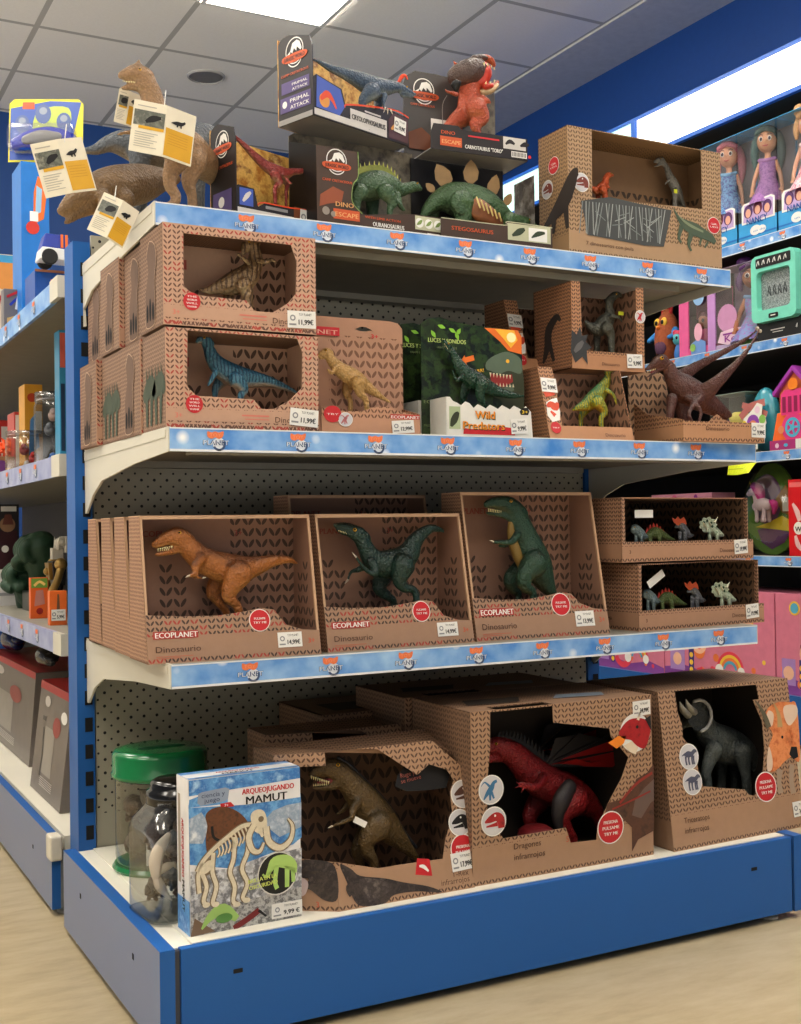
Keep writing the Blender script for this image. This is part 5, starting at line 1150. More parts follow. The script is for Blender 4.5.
# dark inner stand of the upper packs
# ================================================================== dinosaurs
class Dino:
    """limbs are traced on a zoomed crop (x0,y0,scale) and stand in the vertical plane y=Y"""
    def __init__(s, tr, Y, floor, ws=.72):
        s.x0, s.y0, s.k = tr; s.Y = Y; s.z0 = floor; s.ws = ws; s.mb = MB(); s.foot = []
    def P(s, zx, zy, dy=0): return atY(s.x0+zx/s.k, s.y0+zy/s.k, s.Y+dy)
    def r(s, r): return r/s.k*mpp(s.P(0, 0))
    def limb(s, pts, ws=None, mb=None, n=12, dy=0):
        L = []
        for p in pts:
            d = (p[3] if len(p) > 3 else 0)+dy; q = s.P(p[0], p[1], d); L.append((q.x, q.y, q.z, s.r(p[2])))
        (mb or s.mb).tube(L, 0, n, s.ws if ws is None else ws); return s
    def leg(s, pts, foot, dirn=-1, dy=0, toes=3, ws=.8):
        """pts hip..ankle, then a foot planted on the floor below (foot = x column, radius)"""
        L = []
        for p in pts:
            q = s.P(p[0], p[1], dy); L.append((q.x, q.y, q.z, s.r(p[2])))
        q = s.P(foot[0], pts[-1][1], dy); r = s.r(foot[1]); L.append((q.x, q.y, s.z0+r*1.05, r)); s.mb.tube(L, 0, 12, ws)
        for i in range(toes):
            a = (i-(toes-1)/2)*.55; e = Vector((q.x+dirn*r*2.3*math.cos(a), q.y-r*2.0*math.sin(a), s.z0+r*.42))
            s.mb.tube([(q.x, q.y, s.z0+r*.8, r*.75), ((q.x+e.x)/2, (q.y+e.y)/2, s.z0+r*.7, r*.55), (e.x, e.y, e.z, r*.36)], 0, 8, 1, 2)
        return s
    def done(s, name, label, group, m, vox=None, eyes=(), teeth=(), claws=(), mouth=None, cat_='toy dinosaur', extra=None, it=2):
        vs = s.mb.v; cx = sum(v.x for v in vs)/len(vs)
        t = thing(name, label, cat_, (cx, s.Y, s.z0), 0, group)
        zs = [v.z for v in vs]; size = max(max(zs)-min(zs), max(v.x for v in vs)-min(v.x for v in vs))
        b = fuse(s.mb, 'body', m, t, vox or size/95, it)
        EY = mat('toy eye amber', (220, 170, 60), .2); PU = mat('toy pupil', (10, 8, 8), .2)
        for e in eyes:
            q = s.P(e[0], e[1], 0); rr = s.r(e[2]); off = s.r(e[3])
            for sg in (-1, 1):
                c = Vector((q.x, q.y+sg*off, q.z)); MB().ball(c, rr).ball(c+Vector((-.25*rr, sg*.55*rr, .1*rr)), rr*.6, 1, 8, 6).build('eye', [EY, PU], b, True, True)
        if teeth:
            k = MB()
            for (xa, ya, xb, yb, n, ln, off) in teeth:
                for sg in (-1, 1):
                    for i in range(n):
                        u = (i+.5)/n; q = s.P(xa+(xb-xa)*u, ya+(yb-ya)*u, sg*s.r(off)); L = s.r(ln)
                        k.cone(q, q+Vector((0, 0, -L)), abs(L)*.33)
            k.build('teeth', mat('toy tooth', (236, 224, 170), .35), b, True, True)
        if claws:
            k = MB()
            for (xa, ya, xb, yb, r, dy) in claws:
                a = s.P(xa, ya, dy); c = s.P(xb, yb, dy); k.tube([tuple(a)+(s.r(r),), tuple((a+c)/2)+(s.r(r)*.7,), tuple(c)+(s.r(r)*.15,)], 0, 7, 1, 2)
            k.build('claws', mat('toy claw', (196, 184, 164), .4), b, True, True)
        if mouth:
            k = MB()
            for pts in mouth: s.limb(pts, .7, k, 8)
            k.build('mouth_lining', mat('toy mouth', (120, 40, 40), .35), b, True, True)
        if extra: extra(s, t, b)
        s.t = t; s.b = b; return t
TEN = 'toy dinosaurs standing in boxes'
# --- middle shelf
fl2 = S2+.003
TR60 = (60, 450, 2.967)
d = Dino(TR60, B18[1].y+.062, fl2)
d.limb([(372, 268, 30), (345, 258, 33), (318, 262, 24), (296, 274, 18), (283, 280, 14)])
d.limb([(365, 282, 22), (338, 298, 13), (312, 305, 10), (288, 310, 8)])
d.limb([(355, 262, 30), (385, 292, 36), (420, 322, 42), (470, 345, 47), (528, 355, 48), (580, 345, 33), (635, 328, 20), (680, 326, 12), (704, 338, 5)])
d.limb([(418, 322, 18, -.018), (400, 345, 14, -.026), (404, 366, 9, -.03), (385, 372, 7, -.03)]).limb([(404, 366, 8, -.03), (408, 378, 5, -.03), (425, 380, 3, -.03)]).limb([(432, 330, 16, .018), (412, 360, 10, .022), (398, 378, 6, .022)])
d.leg([(530, 368, 46), (505, 412, 30), (500, 438, 20), (530, 475, 14)], (522, 12), -1, -.022).leg([(485, 370, 40), (455, 420, 26), (470, 450, 16), (495, 490, 12)], (478, 12), -1, .024)
d.done('tyrannosaur_toy', 'orange-brown tyrannosaur with raised straight tail, in the leftmost open box', TEN, skin('orange brown hide', (112, 66, 34), (176, 110, 52), (196, 140, 78), pat=14), eyes=[(350, 246, 6, 17)], teeth=[(288, 292, 335, 284, 7, 9, 8), (288, 302, 325, 297, 6, -7, 6)], claws=[(385, 372, 372, 378, 4, -.03), (424, 380, 434, 378, 3, -.03)], mouth=[[(345, 284, 10), (315, 294, 7), (295, 298, 4)]])
TR3 = (300, 450, 2.503)
d = Dino(TR3, B19[1].y+.066, fl2)
d.limb([(160, 222, 20), (140, 208, 20), (118, 196, 15), (100, 190, 10), (87, 188, 6)]).limb([(150, 225, 14), (125, 212, 8), (105, 206, 6), (92, 200, 4)])
d.limb([(148, 210, 20), (162, 240, 22), (178, 268, 28), (205, 285, 36), (245, 280, 38), (272, 258, 32), (285, 232, 24), (305, 210, 18), (330, 196, 12), (352, 200, 7), (360, 206, 3)])
d.limb([(180, 280, 14, -.02), (190, 310, 9, -.028), (165, 300, 6, -.03), (140, 268, 4, -.032)]).limb([(172, 285, 13, .02), (145, 300, 8, .024), (128, 305, 5, .026), (120, 325, 4, .026)])
d.leg([(258, 290, 34), (250, 325, 22), (262, 345, 14), (290, 360, 10)], (292, 9), 1, -.022).leg([(215, 300, 30), (198, 345, 20), (225, 370, 12), (235, 385, 9)], (222, 9), -1, .022)
d.done('raptor_toy', 'dark green raptor with tail curled up, in the second open box', TEN, skin('dark bottle green hide', (20, 40, 36), (34, 62, 52), (46, 74, 60), pat=20, rough=.3), eyes=[(132, 200, 5, 13)], teeth=[(95, 200, 122, 208, 7, 5, 5)], claws=[(140, 268, 130, 255, 3, -.032), (120, 325, 112, 335, 3, .026)])
d = Dino(TR3, B20[1].y+.062, fl2)
d.limb([(552, 160, 24), (528, 142, 26), (508, 134, 22), (485, 132, 16), (468, 136, 11)]).limb([(545, 175, 18), (515, 166, 10), (490, 160, 8), (470, 158, 6)])
d.limb([(540, 150, 26), (552, 185, 32), (565, 220, 38), (580, 255, 44), (594, 290, 46), (608, 320, 36), (622, 345, 24), (634, 362, 14)])
d.limb([(545, 212, 14, -.02), (528, 230, 10, -.03), (508, 232, 7, -.032), (484, 230, 5, -.032)]).limb([(535, 215, 12, .02), (515, 238, 8, .025), (500, 240, 5, .026)])
d.leg([(586, 285, 40), (562, 318, 27), (566, 345, 18), (584, 362, 12)], (575, 10), -1, -.022).leg([(552, 300, 30), (528, 325, 24), (535, 350, 15), (548, 365, 10)], (530, 10), -1, .022)
def belly(s, t, b):
    k = MB(); s.limb([(528, 185, 9), (530, 215, 13), (542, 255, 16), (556, 290, 14)], .9, k, 10); k.build('belly_plate', mat('tan belly', (150, 122, 62), .45, bump=.3), b, True, True)
d.done('tyrannosaur_toy', 'upright green tyrannosaur with tan chest, in the tallest open box', TEN, skin('mid green hide', (30, 56, 42), (44, 78, 58), (92, 92, 56), pat=18), eyes=[(520, 128, 4.5, 16)], teeth=[(470, 146, 505, 152, 8, 7, 8), (470, 154, 500, 158, 7, -6, 6)], mouth=[[(520, 154, 8), (495, 150, 5)]], claws=[(484, 230, 474, 226, 3, -.032)], extra=belly)
# --- four small ones in each tray
ANK = skin('olive hide', (70, 92, 40), (96, 110, 56), (130, 120, 78)); GRY = skin('small grey hide', (92, 96, 100), (118, 120, 122), (140, 138, 132)); TEAL = skin('blue grey hide', (96, 112, 112), (120, 136, 134), (150, 158, 150)); WGR = skin('pale green hide', (92, 120, 84), (196, 206, 178), (214, 216, 196), pat=60)
REDPL = mat('red orange plates', (190, 62, 40), .45); ORFR = mat('orange frill', (214, 96, 52), .45)
def small_set(ox, oy, Y, fl, where):
    TR = (600, 460, 3.985)
    g = 'small dinosaurs in the stacked trays'
    s = Dino(TR, Y, fl, .8)
    s.limb([(130+ox, 282+oy, 12), (138+ox, 268+oy, 16), (150+ox, 285+oy, 24), (165+ox, 300+oy, 24), (185+ox, 305+oy, 10)])
    for x, dy in ((142, -.01), (165, -.01), (146, .01), (168, .01)): s.leg([(x+ox, 305+oy, 9)], (x+ox, 7), -1, dy, 0)
    s.done('long_necked_toy', 'small grey-blue rounded dinosaur at left of the '+where, g, TEAL, .0024, [(132+ox, 268+oy, 2.5, 11)])
    s = Dino(TR, Y+.012, fl, .9)
    s.limb([(172+ox, 318+oy, 10), (186+ox, 306+oy, 15), (215+ox, 292+oy, 28), (245+ox, 302+oy, 24), (275+ox, 312+oy, 12), (298+ox, 318+oy, 5)])
    for x, dy in ((200, -.012), (238, -.012), (204, .012), (242, .012)): s.leg([(x+ox, 312+oy, 10)], (x+ox, 7), -1, dy, 0)
    def pl(s, t, b):
        for i in range(6):
            x = 188+ox+i*13; y = (282, 270, 264, 266, 276, 290)[i]+oy; k = MB()
            a = s.P(x-9, y+14); c = s.P(x+9, y+14); tp = s.P(x-2, y-14); yv = Vector((0, .0016, 0)); k.hexa([a-yv, c-yv, c+yv, a+yv], [tp-yv*.3, tp+Vector((.0008, 0, 0))-yv*.3, tp+Vector((.0008, 0, 0))+yv*.3, tp+yv*.3]); k.build('plate', REDPL, b, True)
    s.done('plated_toy', 'small olive dinosaur with red back plates in the '+where, g, ANK, .0024, [(176+ox, 310+oy, 2.5, 9)], extra=pl)
    s = Dino(TR, Y+.02, fl, .8)
    s.limb([(300+ox, 268+oy, 6), (312+ox, 262+oy, 12), (325+ox, 262+oy, 17), (340+ox, 285+oy, 19), (352+ox, 300+oy, 15), (372+ox, 300+oy, 6)])
    for x, dy in ((318, -.01), (338, -.01), (322, .01), (342, .01)): s.leg([(x+ox, 290+oy, 10)], (x+ox, 6), -1, dy, 0)
    def fr(s, t, b):
        k = MB()
        pts = [(292, 246), (286, 228), (300, 236), (310, 224), (320, 236), (334, 226), (342, 240), (346, 256), (328, 262), (306, 260)]
        k.plate(pts, [], lambda x, y, off=0: tuple(s.P(x+ox, y+oy, -.004-off)), .004)
        k.build('frill', ORFR, b, True)
    s.done('horned_toy', 'small grey horned dinosaur with orange frill in the '+where, g, GRY, .0022, [(310+ox, 258+oy, 2.5, 9)], extra=fr)
    s = Dino(TR, Y+.005, fl, .8)
    s.limb([(418+ox, 285+oy, 7), (428+ox, 278+oy, 14), (445+ox, 275+oy, 20), (465+ox, 290+oy, 20), (490+ox, 300+oy, 8)])
    for x, dy in ((436, -.01), (466, -.01), (440, .01), (470, .01)): s.leg([(x+ox, 295+oy, 9)], (x+ox, 6), -1, dy, 0)
    def fr2(s, t, b):
        k = MB(); c = (430+ox, 258+oy)
        pts = [(c[0]+(34+4*math.cos(9*a))*math.cos(a), c[1]+(30+4*math.cos(9*a))*math.sin(a)) for a in [2*PI*i/28 for i in range(28)]]
        k.plate(pts, [], lambda x, y, off=0: tuple(s.P(x, y, -.006-off)), .004)
        k.build('frill', WGR, b, True)
        h = MB()
        for x, y in ((418, 262), (440, 258)): a = s.P(x+ox, y+oy, -.014); e = s.P(x+ox-8, y+oy-16, -.03); h.cone(a, e, .003)
        a = s.P(425+ox, 276+oy, -.016); h.cone(a, s.P(421+ox, 262+oy, -.028), .0026); e1 = s.P(456+ox, 250+oy, -.008); h.cone(e1, s.P(470+ox, 226+oy, -.008), .003)
        h.build('horn', mat('pale horn', (224, 222, 196), .4), b, True)
        k2 = MB()
        for x, y in ((414, 248), (428, 242), (444, 250), (448, 264)): k2.ball(s.P(x+ox, y+oy, -.0075), (.0028, .001, .0028))
        k2.build('frill_spots', mat('dark green spots', (40, 70, 44), .5), b, True)
    s.done('white_frilled_toy', 'small pale green horned dinosaur with white scalloped frill in the '+where, g, WGR, .0022, [(420+ox, 274+oy, 2.5, 10)], extra=fr2)
    # clear bag with a white header label
    q = s.P(160+ox, 215+oy, -.012); cy = Y-.018
    bag = thing('header_label', 'white bag label tilted above the small dinosaurs in the '+where, 'label', (q.x, cy, q.z))
    a = .0 if oy < 100 else .55
    MB().plate([(-.022, -.0075), (.022, -.0075), (.022, .0075), (-.022, .0075)], [], lambda x, z, off=0: (x*math.cos(a)-z*math.sin(a), -off, x*math.sin(a)+z*math.cos(a)), .0006).build('paper', WHITE, bag)
small_set(0, 0, .155, S2+.128+.003, 'upper tray')
small_set(48, 258, .150, S2+.003, 'lower tray')

# --- upper shelf
fl3 = S3+.003
TRA = (60, 190, 2.967)
d = Dino(TRA, .148, S3+.1545+.003, .8)
d.limb([(583, 160, 14), (565, 158, 22), (548, 172, 14), (545, 186, 9)]).limb([(548, 150, 9), (566, 143, 16), (590, 152, 9)])
d.limb([(570, 165, 20), (580, 200, 24), (568, 240, 34), (540, 268, 42), (505, 280, 36), (470, 290, 22), (440, 298, 13), (418, 296, 6)])
d.limb([(590, 208, 10, -.02), (612, 214, 8, -.03), (628, 206, 6, -.03), (642, 216, 4, -.03)]).limb([(560, 215, 9, -.02), (540, 200, 6, -.026), (528, 190, 4, -.026)])
d.leg([(548, 285, 30), (555, 310, 20)], (560, 14), 1, -.022).leg([(505, 290, 28), (500, 320, 18)], (498, 12), -1, .02)
d.done('tan_raptor_toy', 'tan and brown hooded dinosaur in the upper window box', TEN, skin('tan brown hide', (112, 84, 52), (158, 128, 90), (186, 164, 124), (84, 60, 40), 40), eyes=[(556, 156, 4, 16)], it=1)
d = Dino(TRA, .148, fl3, .75)
d.limb([(446, 456, 14), (430, 444, 16), (416, 444, 12), (408, 450, 8)])
d.limb([(432, 448, 16), (442, 472, 19), (454, 500, 25), (480, 530, 34), (520, 552, 38), (565, 560, 30), (610, 566, 20), (655, 580, 13), (690, 596, 8), (710, 606, 3)])
d.limb([(462, 540, 10, -.02), (448, 565, 7, -.024), (440, 580, 5, -.024)]).leg([(525, 565, 28), (545, 592, 17), (535, 620, 10)], (535, 9), -1, -.02).leg([(485, 560, 24), (462, 590, 14), (460, 620, 9)], (456, 9), -1, .02)
d.done('blue_raptor_toy', 'blue striped long-necked raptor with grey belly in the lower window box', TEN, skin('blue striped hide', (44, 104, 134), (84, 136, 156), (178, 162, 140), (24, 62, 92), 55), eyes=[(424, 440, 4, 13)])
TRC = (310, 260, 3.204)
d = Dino(TRC, .134, fl3+.001, .72)
d.limb([(62, 298, 15), (50, 296, 15), (36, 302, 10), (26, 306, 7)]).limb([(60, 306, 10), (44, 313, 6), (32, 316, 4)])
d.limb([(56, 298, 15), (72, 325, 19), (98, 352, 26), (130, 372, 31), (160, 392, 29), (190, 412, 19), (222, 434, 11), (256, 456, 4)])
d.limb([(82, 345, 9, -.016), (70, 362, 7, -.02), (58, 352, 5, -.022)]).leg([(155, 395, 26), (160, 425, 16), (180, 455, 10)], (182, 9), 1, -.016).leg([(125, 390, 24), (118, 430, 14), (130, 455, 9)], (124, 9), -1, .016)
d.done('yellow_raptor_toy', 'pale yellow ochre raptor leaning down a brown backing card', TEN, skin('pale ochre hide', (160, 120, 62), (196, 156, 94), (206, 172, 112), pat=14), eyes=[(46, 290, 3.5, 13)])
d = Dino(TRC, .126, fl3, .7)
d.limb([(455, 292, 11), (444, 278, 11), (434, 266, 8), (428, 258, 5)]).limb([(455, 298, 8), (442, 292, 5), (430, 282, 3)])
d.limb([(448, 284, 11), (462, 306, 15), (476, 335, 22), (500, 366, 30), (535, 388, 34), (572, 408, 26), (610, 424, 18), (650, 434, 12), (686, 436, 4)])
d.limb([(490, 370, 10, -.02), (470, 385, 7, -.024), (455, 352, 4, -.026)]).leg([(550, 400, 28), (545, 440, 16), (560, 470, 10)], (562, 9), 1, -.018).leg([(505, 395, 24), (490, 440, 14), (500, 480, 9)], (500, 9), -1, .018)
d.done('green_raptor_toy', 'glossy green long-tailed dinosaur mounted on the jungle-print pack', TEN, skin('jungle green hide', (16, 42, 30), (28, 66, 44), (40, 80, 54), rough=.25), eyes=[(440, 268, 3, 9)], teeth=[(430, 266, 442, 284, 5, 4, 4)])
TRD = (530, 250, 2.956)
d = Dino(TRD, .145, fl3, .7)
d.limb([(228, 362, 10), (240, 350, 12), (254, 346, 9), (264, 345, 6)]).limb([(240, 356, 8), (252, 356, 5), (262, 355, 3)])
d.limb([(238, 352, 11), (230, 376, 13), (218, 402, 20), (200, 430, 28), (180, 448, 27), (160, 460, 18), (142, 466, 11), (126, 472, 4)])
d.limb([(228, 415, 8, -.016), (246, 428, 6, -.02), (256, 452, 5, -.022), (266, 470, 3, -.022)]).leg([(200, 450, 22), (220, 478, 13), (210, 500, 9)], (214, 8), 1, -.018).leg([(172, 460, 20), (155, 485, 12), (150, 505, 8)], (152, 8), -1, .018)
d.done('yellow_green_raptor_toy', 'bright yellow-green dinosaur with green blotches in the low open box', TEN, skin('yellow green hide', (86, 130, 80), (186, 176, 44), (206, 160, 50), (70, 130, 96), 70, pat=60), eyes=[(244, 345, 3, 10)], claws=[(266, 470, 270, 478, 3, -.022)])
d = Dino(TRD, .19, S3+.134+.003, .75)
d.limb([(232, 150, 12), (248, 136, 13), (262, 132, 9), (270, 136, 5)])
d.limb([(242, 140, 12), (234, 165, 13), (236, 190, 18), (222, 215, 28), (200, 232, 24), (178, 226, 14), (165, 212, 6)])
d.limb([(242, 195, 8, -.016), (262, 200, 5, -.02), (272, 212, 3, -.02)]).leg([(228, 232, 22), (240, 258, 13)], (238, 9), 1, -.016).leg([(205, 240, 20), (198, 260, 12)], (198, 9), -1, .016)
def ytag(s, t, b):
    q = s.P(262, 192, -.02); MB().box(q.x, q.x+.012, q.y, q.y+.0012, q.z, q.z+.007).build('yellow_tag', mat('lime yellow tag', (214, 220, 60), .5), t, True)
d.done('grey_raptor_toy', 'dark grey dinosaur with small yellow tag in the upper small open box', TEN, skin('charcoal hide', (62, 64, 56), (88, 88, 76), (110, 106, 90)), eyes=[(250, 131, 3, 10)], extra=ytag)
# winged reptile
d = Dino(TRD, .135, fl3, .85)
d.limb([(392, 325, 20), (376, 332, 20), (358, 344, 11), (344, 352, 6), (336, 355, 3)]).limb([(390, 345, 14), (372, 358, 7), (356, 370, 5), (344, 378, 2.5)])
d.limb([(384, 328, 19), (408, 345, 22), (422, 375, 30), (450, 405, 46), (490, 430, 46), (530, 455, 36), (562, 475, 24), (590, 488, 10)])
d.limb([(436, 385, 30, .02), (480, 352, 20, .025), (530, 324, 14, .03), (590, 292, 11, .035), (640, 262, 8, .04), (668, 238, 6, .04)], .35)
d.limb([(520, 420, 34, -.02), (556, 388, 23, -.03), (600, 346, 15, -.03), (640, 300, 9, -.025), (664, 262, 7, -.02), (676, 236, 6, -.02)], .35)
d.limb([(500, 440, 18, -.02), (480, 460, 10, -.04), (470, 485, 7, -.048), (478, 505, 6, -.05)]).limb([(470, 440, 14, -.02), (490, 455, 9, -.04), (505, 480, 7, -.048), (500, 505, 6, -.05)])
d.limb([(420, 440, 20, -.01), (415, 480, 14, -.015), (410, 520, 12, -.015)]).limb([(450, 440, 30, .01), (455, 500, 24, .01), (455, 540, 20, .01)])
d.leg([(545, 465, 26), (570, 500, 16)], (570, 12), 1, .01, 0)
def wings(s, t, b):
    c = MB()
    for x, y in ((672, 232), (680, 240)): q = s.P(x, y, .0); c.ball(q, .004)
    c.build('claws', mat('toy claw', (196, 184, 164), .4), b, True, True)
d.done('winged_reptile_toy', 'dark brown winged reptile with both wings swept up to the right, in its open tray', None, skin('reddish brown hide', (66, 38, 30), (96, 56, 44), (122, 76, 58), pat=16), .0026, eyes=[(378, 322, 6, 19)], teeth=[(345, 358, 372, 350, 6, 5, 5)], mouth=[[(380, 350, 8), (358, 361, 4)]], cat_='toy reptile', extra=wings)

# --- bottom deck
flb = SB+.006
TRE = (260, 670, 3.338)
d = Dino(TRE, .118, flb, .75)
d.limb([(275, 345, 40), (242, 328, 36), (212, 328, 30), (188, 338, 22), (172, 346, 15)]).limb([(268, 370, 28), (235, 388, 15), (205, 392, 11), (180, 392, 8)])
d.limb([(262, 340, 38), (296, 372, 44), (330, 415, 54), (372, 468, 62), (410, 510, 58), (450, 552, 42), (486, 590, 26), (520, 625, 14)])
d.limb([(325, 445, 18, -.02), (308, 470, 14, -.03), (308, 492, 11, -.034), (275, 508, 9, -.036), (240, 522, 6, -.038)]).limb([(300, 440, 14, .02), (275, 470, 9, .022), (255, 480, 6, .024)])
d.leg([(395, 520, 52), (355, 568, 34), (362, 610, 24), (382, 645, 17)], (375, 15), -1, -.026).leg([(360, 540, 40), (325, 600, 26), (335, 650, 17)], (325, 14), -1, .024)
def ridge(s, t, b):
    k = MB(); s.limb([(262, 294, 7), (300, 318, 8), (345, 366, 9), (400, 420, 9), (440, 470, 9), (480, 540, 8), (520, 590, 6)], .9, k, 8); k.build('back_ridge', mat('dark slate ridge', (40, 40, 44), .5, bump=.4), b, True, True)
    q = s.P(335, 508, -.05); T = lambda x, z, off=0: (q.x+x*.86+z*.5, q.y-off, q.z-x*.5+z*.86); MB().plate([(-.012, -.005), (.012, -.005), (.012, .005), (-.012, .005)], [], T, .001).build('white_tag', WHITE, t, True)
d.done('tyrannosaur_toy', 'olive-brown tyrannosaur with open toothy jaws, in the front chamfered window box', None, skin('olive brown hide', (72, 58, 32), (104, 82, 46), (116, 92, 54), pat=12), .003, eyes=[(250, 312, 7, 26)], teeth=[(168, 352, 232, 372, 9, 12, 15), (176, 388, 225, 384, 7, -9, 9)], mouth=[[(260, 366, 14), (225, 372, 10), (195, 376, 6)]], claws=[(240, 522, 226, 528, 4, -.038)], extra=ridge)
TRF = (440, 660, 3.338)
d = Dino(TRF, .145, flb, .75)
d.limb([(215, 295, 38), (190, 285, 32), (160, 292, 24), (135, 305, 14)]).limb([(205, 320, 24), (175, 330, 14), (145, 338, 8)])
d.limb([(200, 290, 38), (245, 315, 46), (290, 360, 56), (350, 410, 66), (420, 440, 68), (475, 470, 56), (520, 510, 34), (545, 570, 18)])
d.limb([(345, 395, 20, -.03), (318, 425, 17, -.05), (290, 420, 13, -.056), (268, 412, 9, -.058)]).limb([(275, 415, 7, -.058), (255, 408, 4, -.06)]).limb([(272, 420, 7, -.058), (252, 426, 4, -.06)]).limb([(285, 425, 7, -.058), (270, 442, 4, -.06)])
d.leg([(445, 470, 60), (405, 520, 36), (425, 570, 24), (445, 595, 18)], (440, 17), -1, -.03).leg([(330, 470, 44), (300, 520, 30), (310, 580, 18)], (295, 16), -1, .03)
def drag(s, t, b):
    k = MB()
    for i in range(15):
        u = i/14; x = 190+u*170; y = 262+u*u*92; a = s.P(x-10, y+12); c = s.P(x+12, y+18); tp = s.P(x+8, y-24-10*math.sin(u*3)); yv = Vector((0, .003, 0)); k.hexa([a-yv, c-yv, c+yv, a+yv], [tp-yv*.2, tp+Vector((.001, 0, 0))-yv*.2, tp+Vector((.001, 0, 0))+yv*.2, tp+yv*.2])
    k.build('spines', mat('black spines', (22, 20, 22), .5), b, True)
    for yy, dx, dz, nm in ((.0, 0, 0, 'wing'), (.05, -30, -45, 'wing')):
        w = MB(); root = s.P(355+dx, 350+dz, yy); tip = [(385, 262), (470, 246), (575, 268), (604, 300), (612, 328), (575, 358), (545, 336), (505, 344), (455, 330), (410, 345)]
        pts = [s.P(x+dx, y+dz, yy-.004*i*.4) for i, (x, y) in enumerate(tip)]
        for i in range(len(pts)-1): w.poly([root, pts[i], pts[i+1]], 0 if i < 2 else 1)
        for x, y in ((470, 240), (560, 252), (600, 300), (575, 355), (500, 338)): q = s.P(x+dx, y+dz, yy-.004); w.tube([tuple(root)+(.004,), tuple(q)+(.0015,)], 0, 6, 1, 1)
        w.build(nm, [mat('charcoal wing', (40, 36, 38), .5), mat('dark red wing', (176, 34, 34), .45)], b, True)
    k = MB(); s.limb([(432, 425, 30, -.038), (405, 470, 34, -.046), (392, 520, 24, -.046), (398, 560, 16, -.045)], .7, k, 12); k.build('thigh_patch', mat('charcoal thigh', (52, 46, 46), .5, bump=.4), b, True, True)
d.done('dragon_toy', 'dark red dragon with black spines and folded wing, behind its jagged box window', None, skin('dark red hide', (112, 20, 24), (150, 28, 32), (136, 34, 34), pat=14), .0034, eyes=[(175, 276, 5, 24)], cat_='toy dragon', extra=drag)
q = d.P(255, 530, .0)
RB = thing('remote_control', 'dull red remote control lying low inside the dragon box window', 'remote control', (q.x, .085, flb), .2)
MB().lathe([(0, 0), (.026, 0), (.032, .006), (.034, .03), (.031, .055), (.02, .062), (0, .064)], n=28, closed=False).build('case', mat('dull red plastic', (112, 30, 34), .4), RB, smooth=True)
MB().ball((.004, -.033, .03), (.010, .004, .014)).build('button_pad', mat('tan button pad', (150, 110, 80), .5), RB, smooth=True)
TRG = (620, 640, 3.939)
d = Dino(TRG, .165, flb, .8)
d.limb([(330, 325, 48), (300, 310, 42), (272, 318, 30), (255, 335, 18), (250, 345, 10)])
d.limb([(320, 330, 44), (360, 375, 62), (410, 410, 78), (460, 430, 72), (500, 450, 52), (530, 490, 26), (545, 550, 12)])
d.leg([(372, 430, 40), (350, 480, 30), (338, 530, 22), (345, 560, 20)], (345, 20), -1, -.034).leg([(482, 440, 46), (490, 500, 30), (498, 550, 23)], (500, 20), -1, -.034).leg([(400, 440, 40), (400, 520, 24)], (395, 20), -1, .036).leg([(455, 440, 42), (455, 520, 24)], (450, 20), -1, .036)
def trik(s, t, b):
    k = MB(); pts = []
    for i in range(9):
        a = -2.0+i*.42; pts.append((312+48*math.cos(a), 298+62*math.sin(a), 7))
    for i in range(8):
        s.limb([pts[i]+(-.045,), pts[i+1]+(-.045,)], 1, k, 8)
    k.build('frill_rim', mat('pale grey rim bristles', (176, 176, 172), .6, bump=.6), b, True, True)
    f = MB(); f.plate([(312+46*math.cos(a), 298+60*math.sin(a)) for a in [2*PI*i/24 for i in range(24)]], [], lambda x, y, off=0: tuple(s.P(x, y, -.038-off)), .006); f.build('frill', skin('dark grey hide', (44, 48, 48), (64, 68, 66), (84, 84, 80)), b, True)
    h = MB()
    for x, y, dy in ((268, 295, -.06), (292, 285, -.05)): a = s.P(x, y, dy+.02); c = s.P(x-22, y-22, dy-.02); e = s.P(x-32, y-50, dy-.03); h.tube([tuple(a)+(.008,), tuple(c)+(.006,), tuple(e)+(.001,)], 0, 8, 1, 2)
    h.build('horn', mat('grey white horn', (172, 168, 156), .4), b, True, True)
TRIG = skin('mid grey hide', (70, 76, 76), (98, 104, 100), (124, 126, 118), pat=16)
d.done('triceratops_toy', 'dark grey four-legged horned dinosaur with pale frill rim, inside the far right box', None, TRIG, .0034, eyes=[(275, 300, 5, 34)], extra=trik)

# --- top shelf
fl4 = S4
TRT = (0, 0, 2.861)
d = Dino(TRT, .20, fl4, .85)
d.limb([(415, 222, 32), (390, 210, 29), (368, 212, 22), (350, 216, 15)]).limb([(410, 246, 22), (382, 248, 14), (364, 250, 10), (350, 252, 7)]).limb([(392, 196, 9), (397, 178, 8), (399, 168, 4)])
d.limb([(408, 222, 31), (430, 262, 34), (442, 310, 40), (465, 365, 50), (505, 410, 64), (545, 440, 66), (585, 470, 52, .02), (620, 510, 34, .04), (650, 560, 18, .05)])
d.limb([(425, 368, 16, -.03), (398, 376, 10, -.04), (368, 378, 8, -.042), (338, 384, 5, -.042)]).limb([(432, 390, 14, .03), (405, 400, 8, .035), (390, 412, 5, .035)])
d.leg([(505, 460, 36), (487, 500, 24), (488, 535, 20), (505, 560, 16)], (500, 15), -1, -.045).leg([(558, 460, 40), (540, 520, 24), (548, 555, 17)], (552, 15), -1, -.02)
d.done('tyrannosaur_toy', 'tall brown rubber tyrannosaur standing upright at left of top shelf with open booklet tags', 'large rubber dinosaurs at left of the top shelf', skin('rubber brown hide', (120, 92, 64), (160, 126, 90), (176, 146, 108), pat=14, rough=.5), .0036, eyes=[(395, 206, 5, 22)], teeth=[(350, 231, 388, 234, 8, 5, 12)], mouth=[[(395, 232, 8), (368, 234, 5)]])
TREX = d
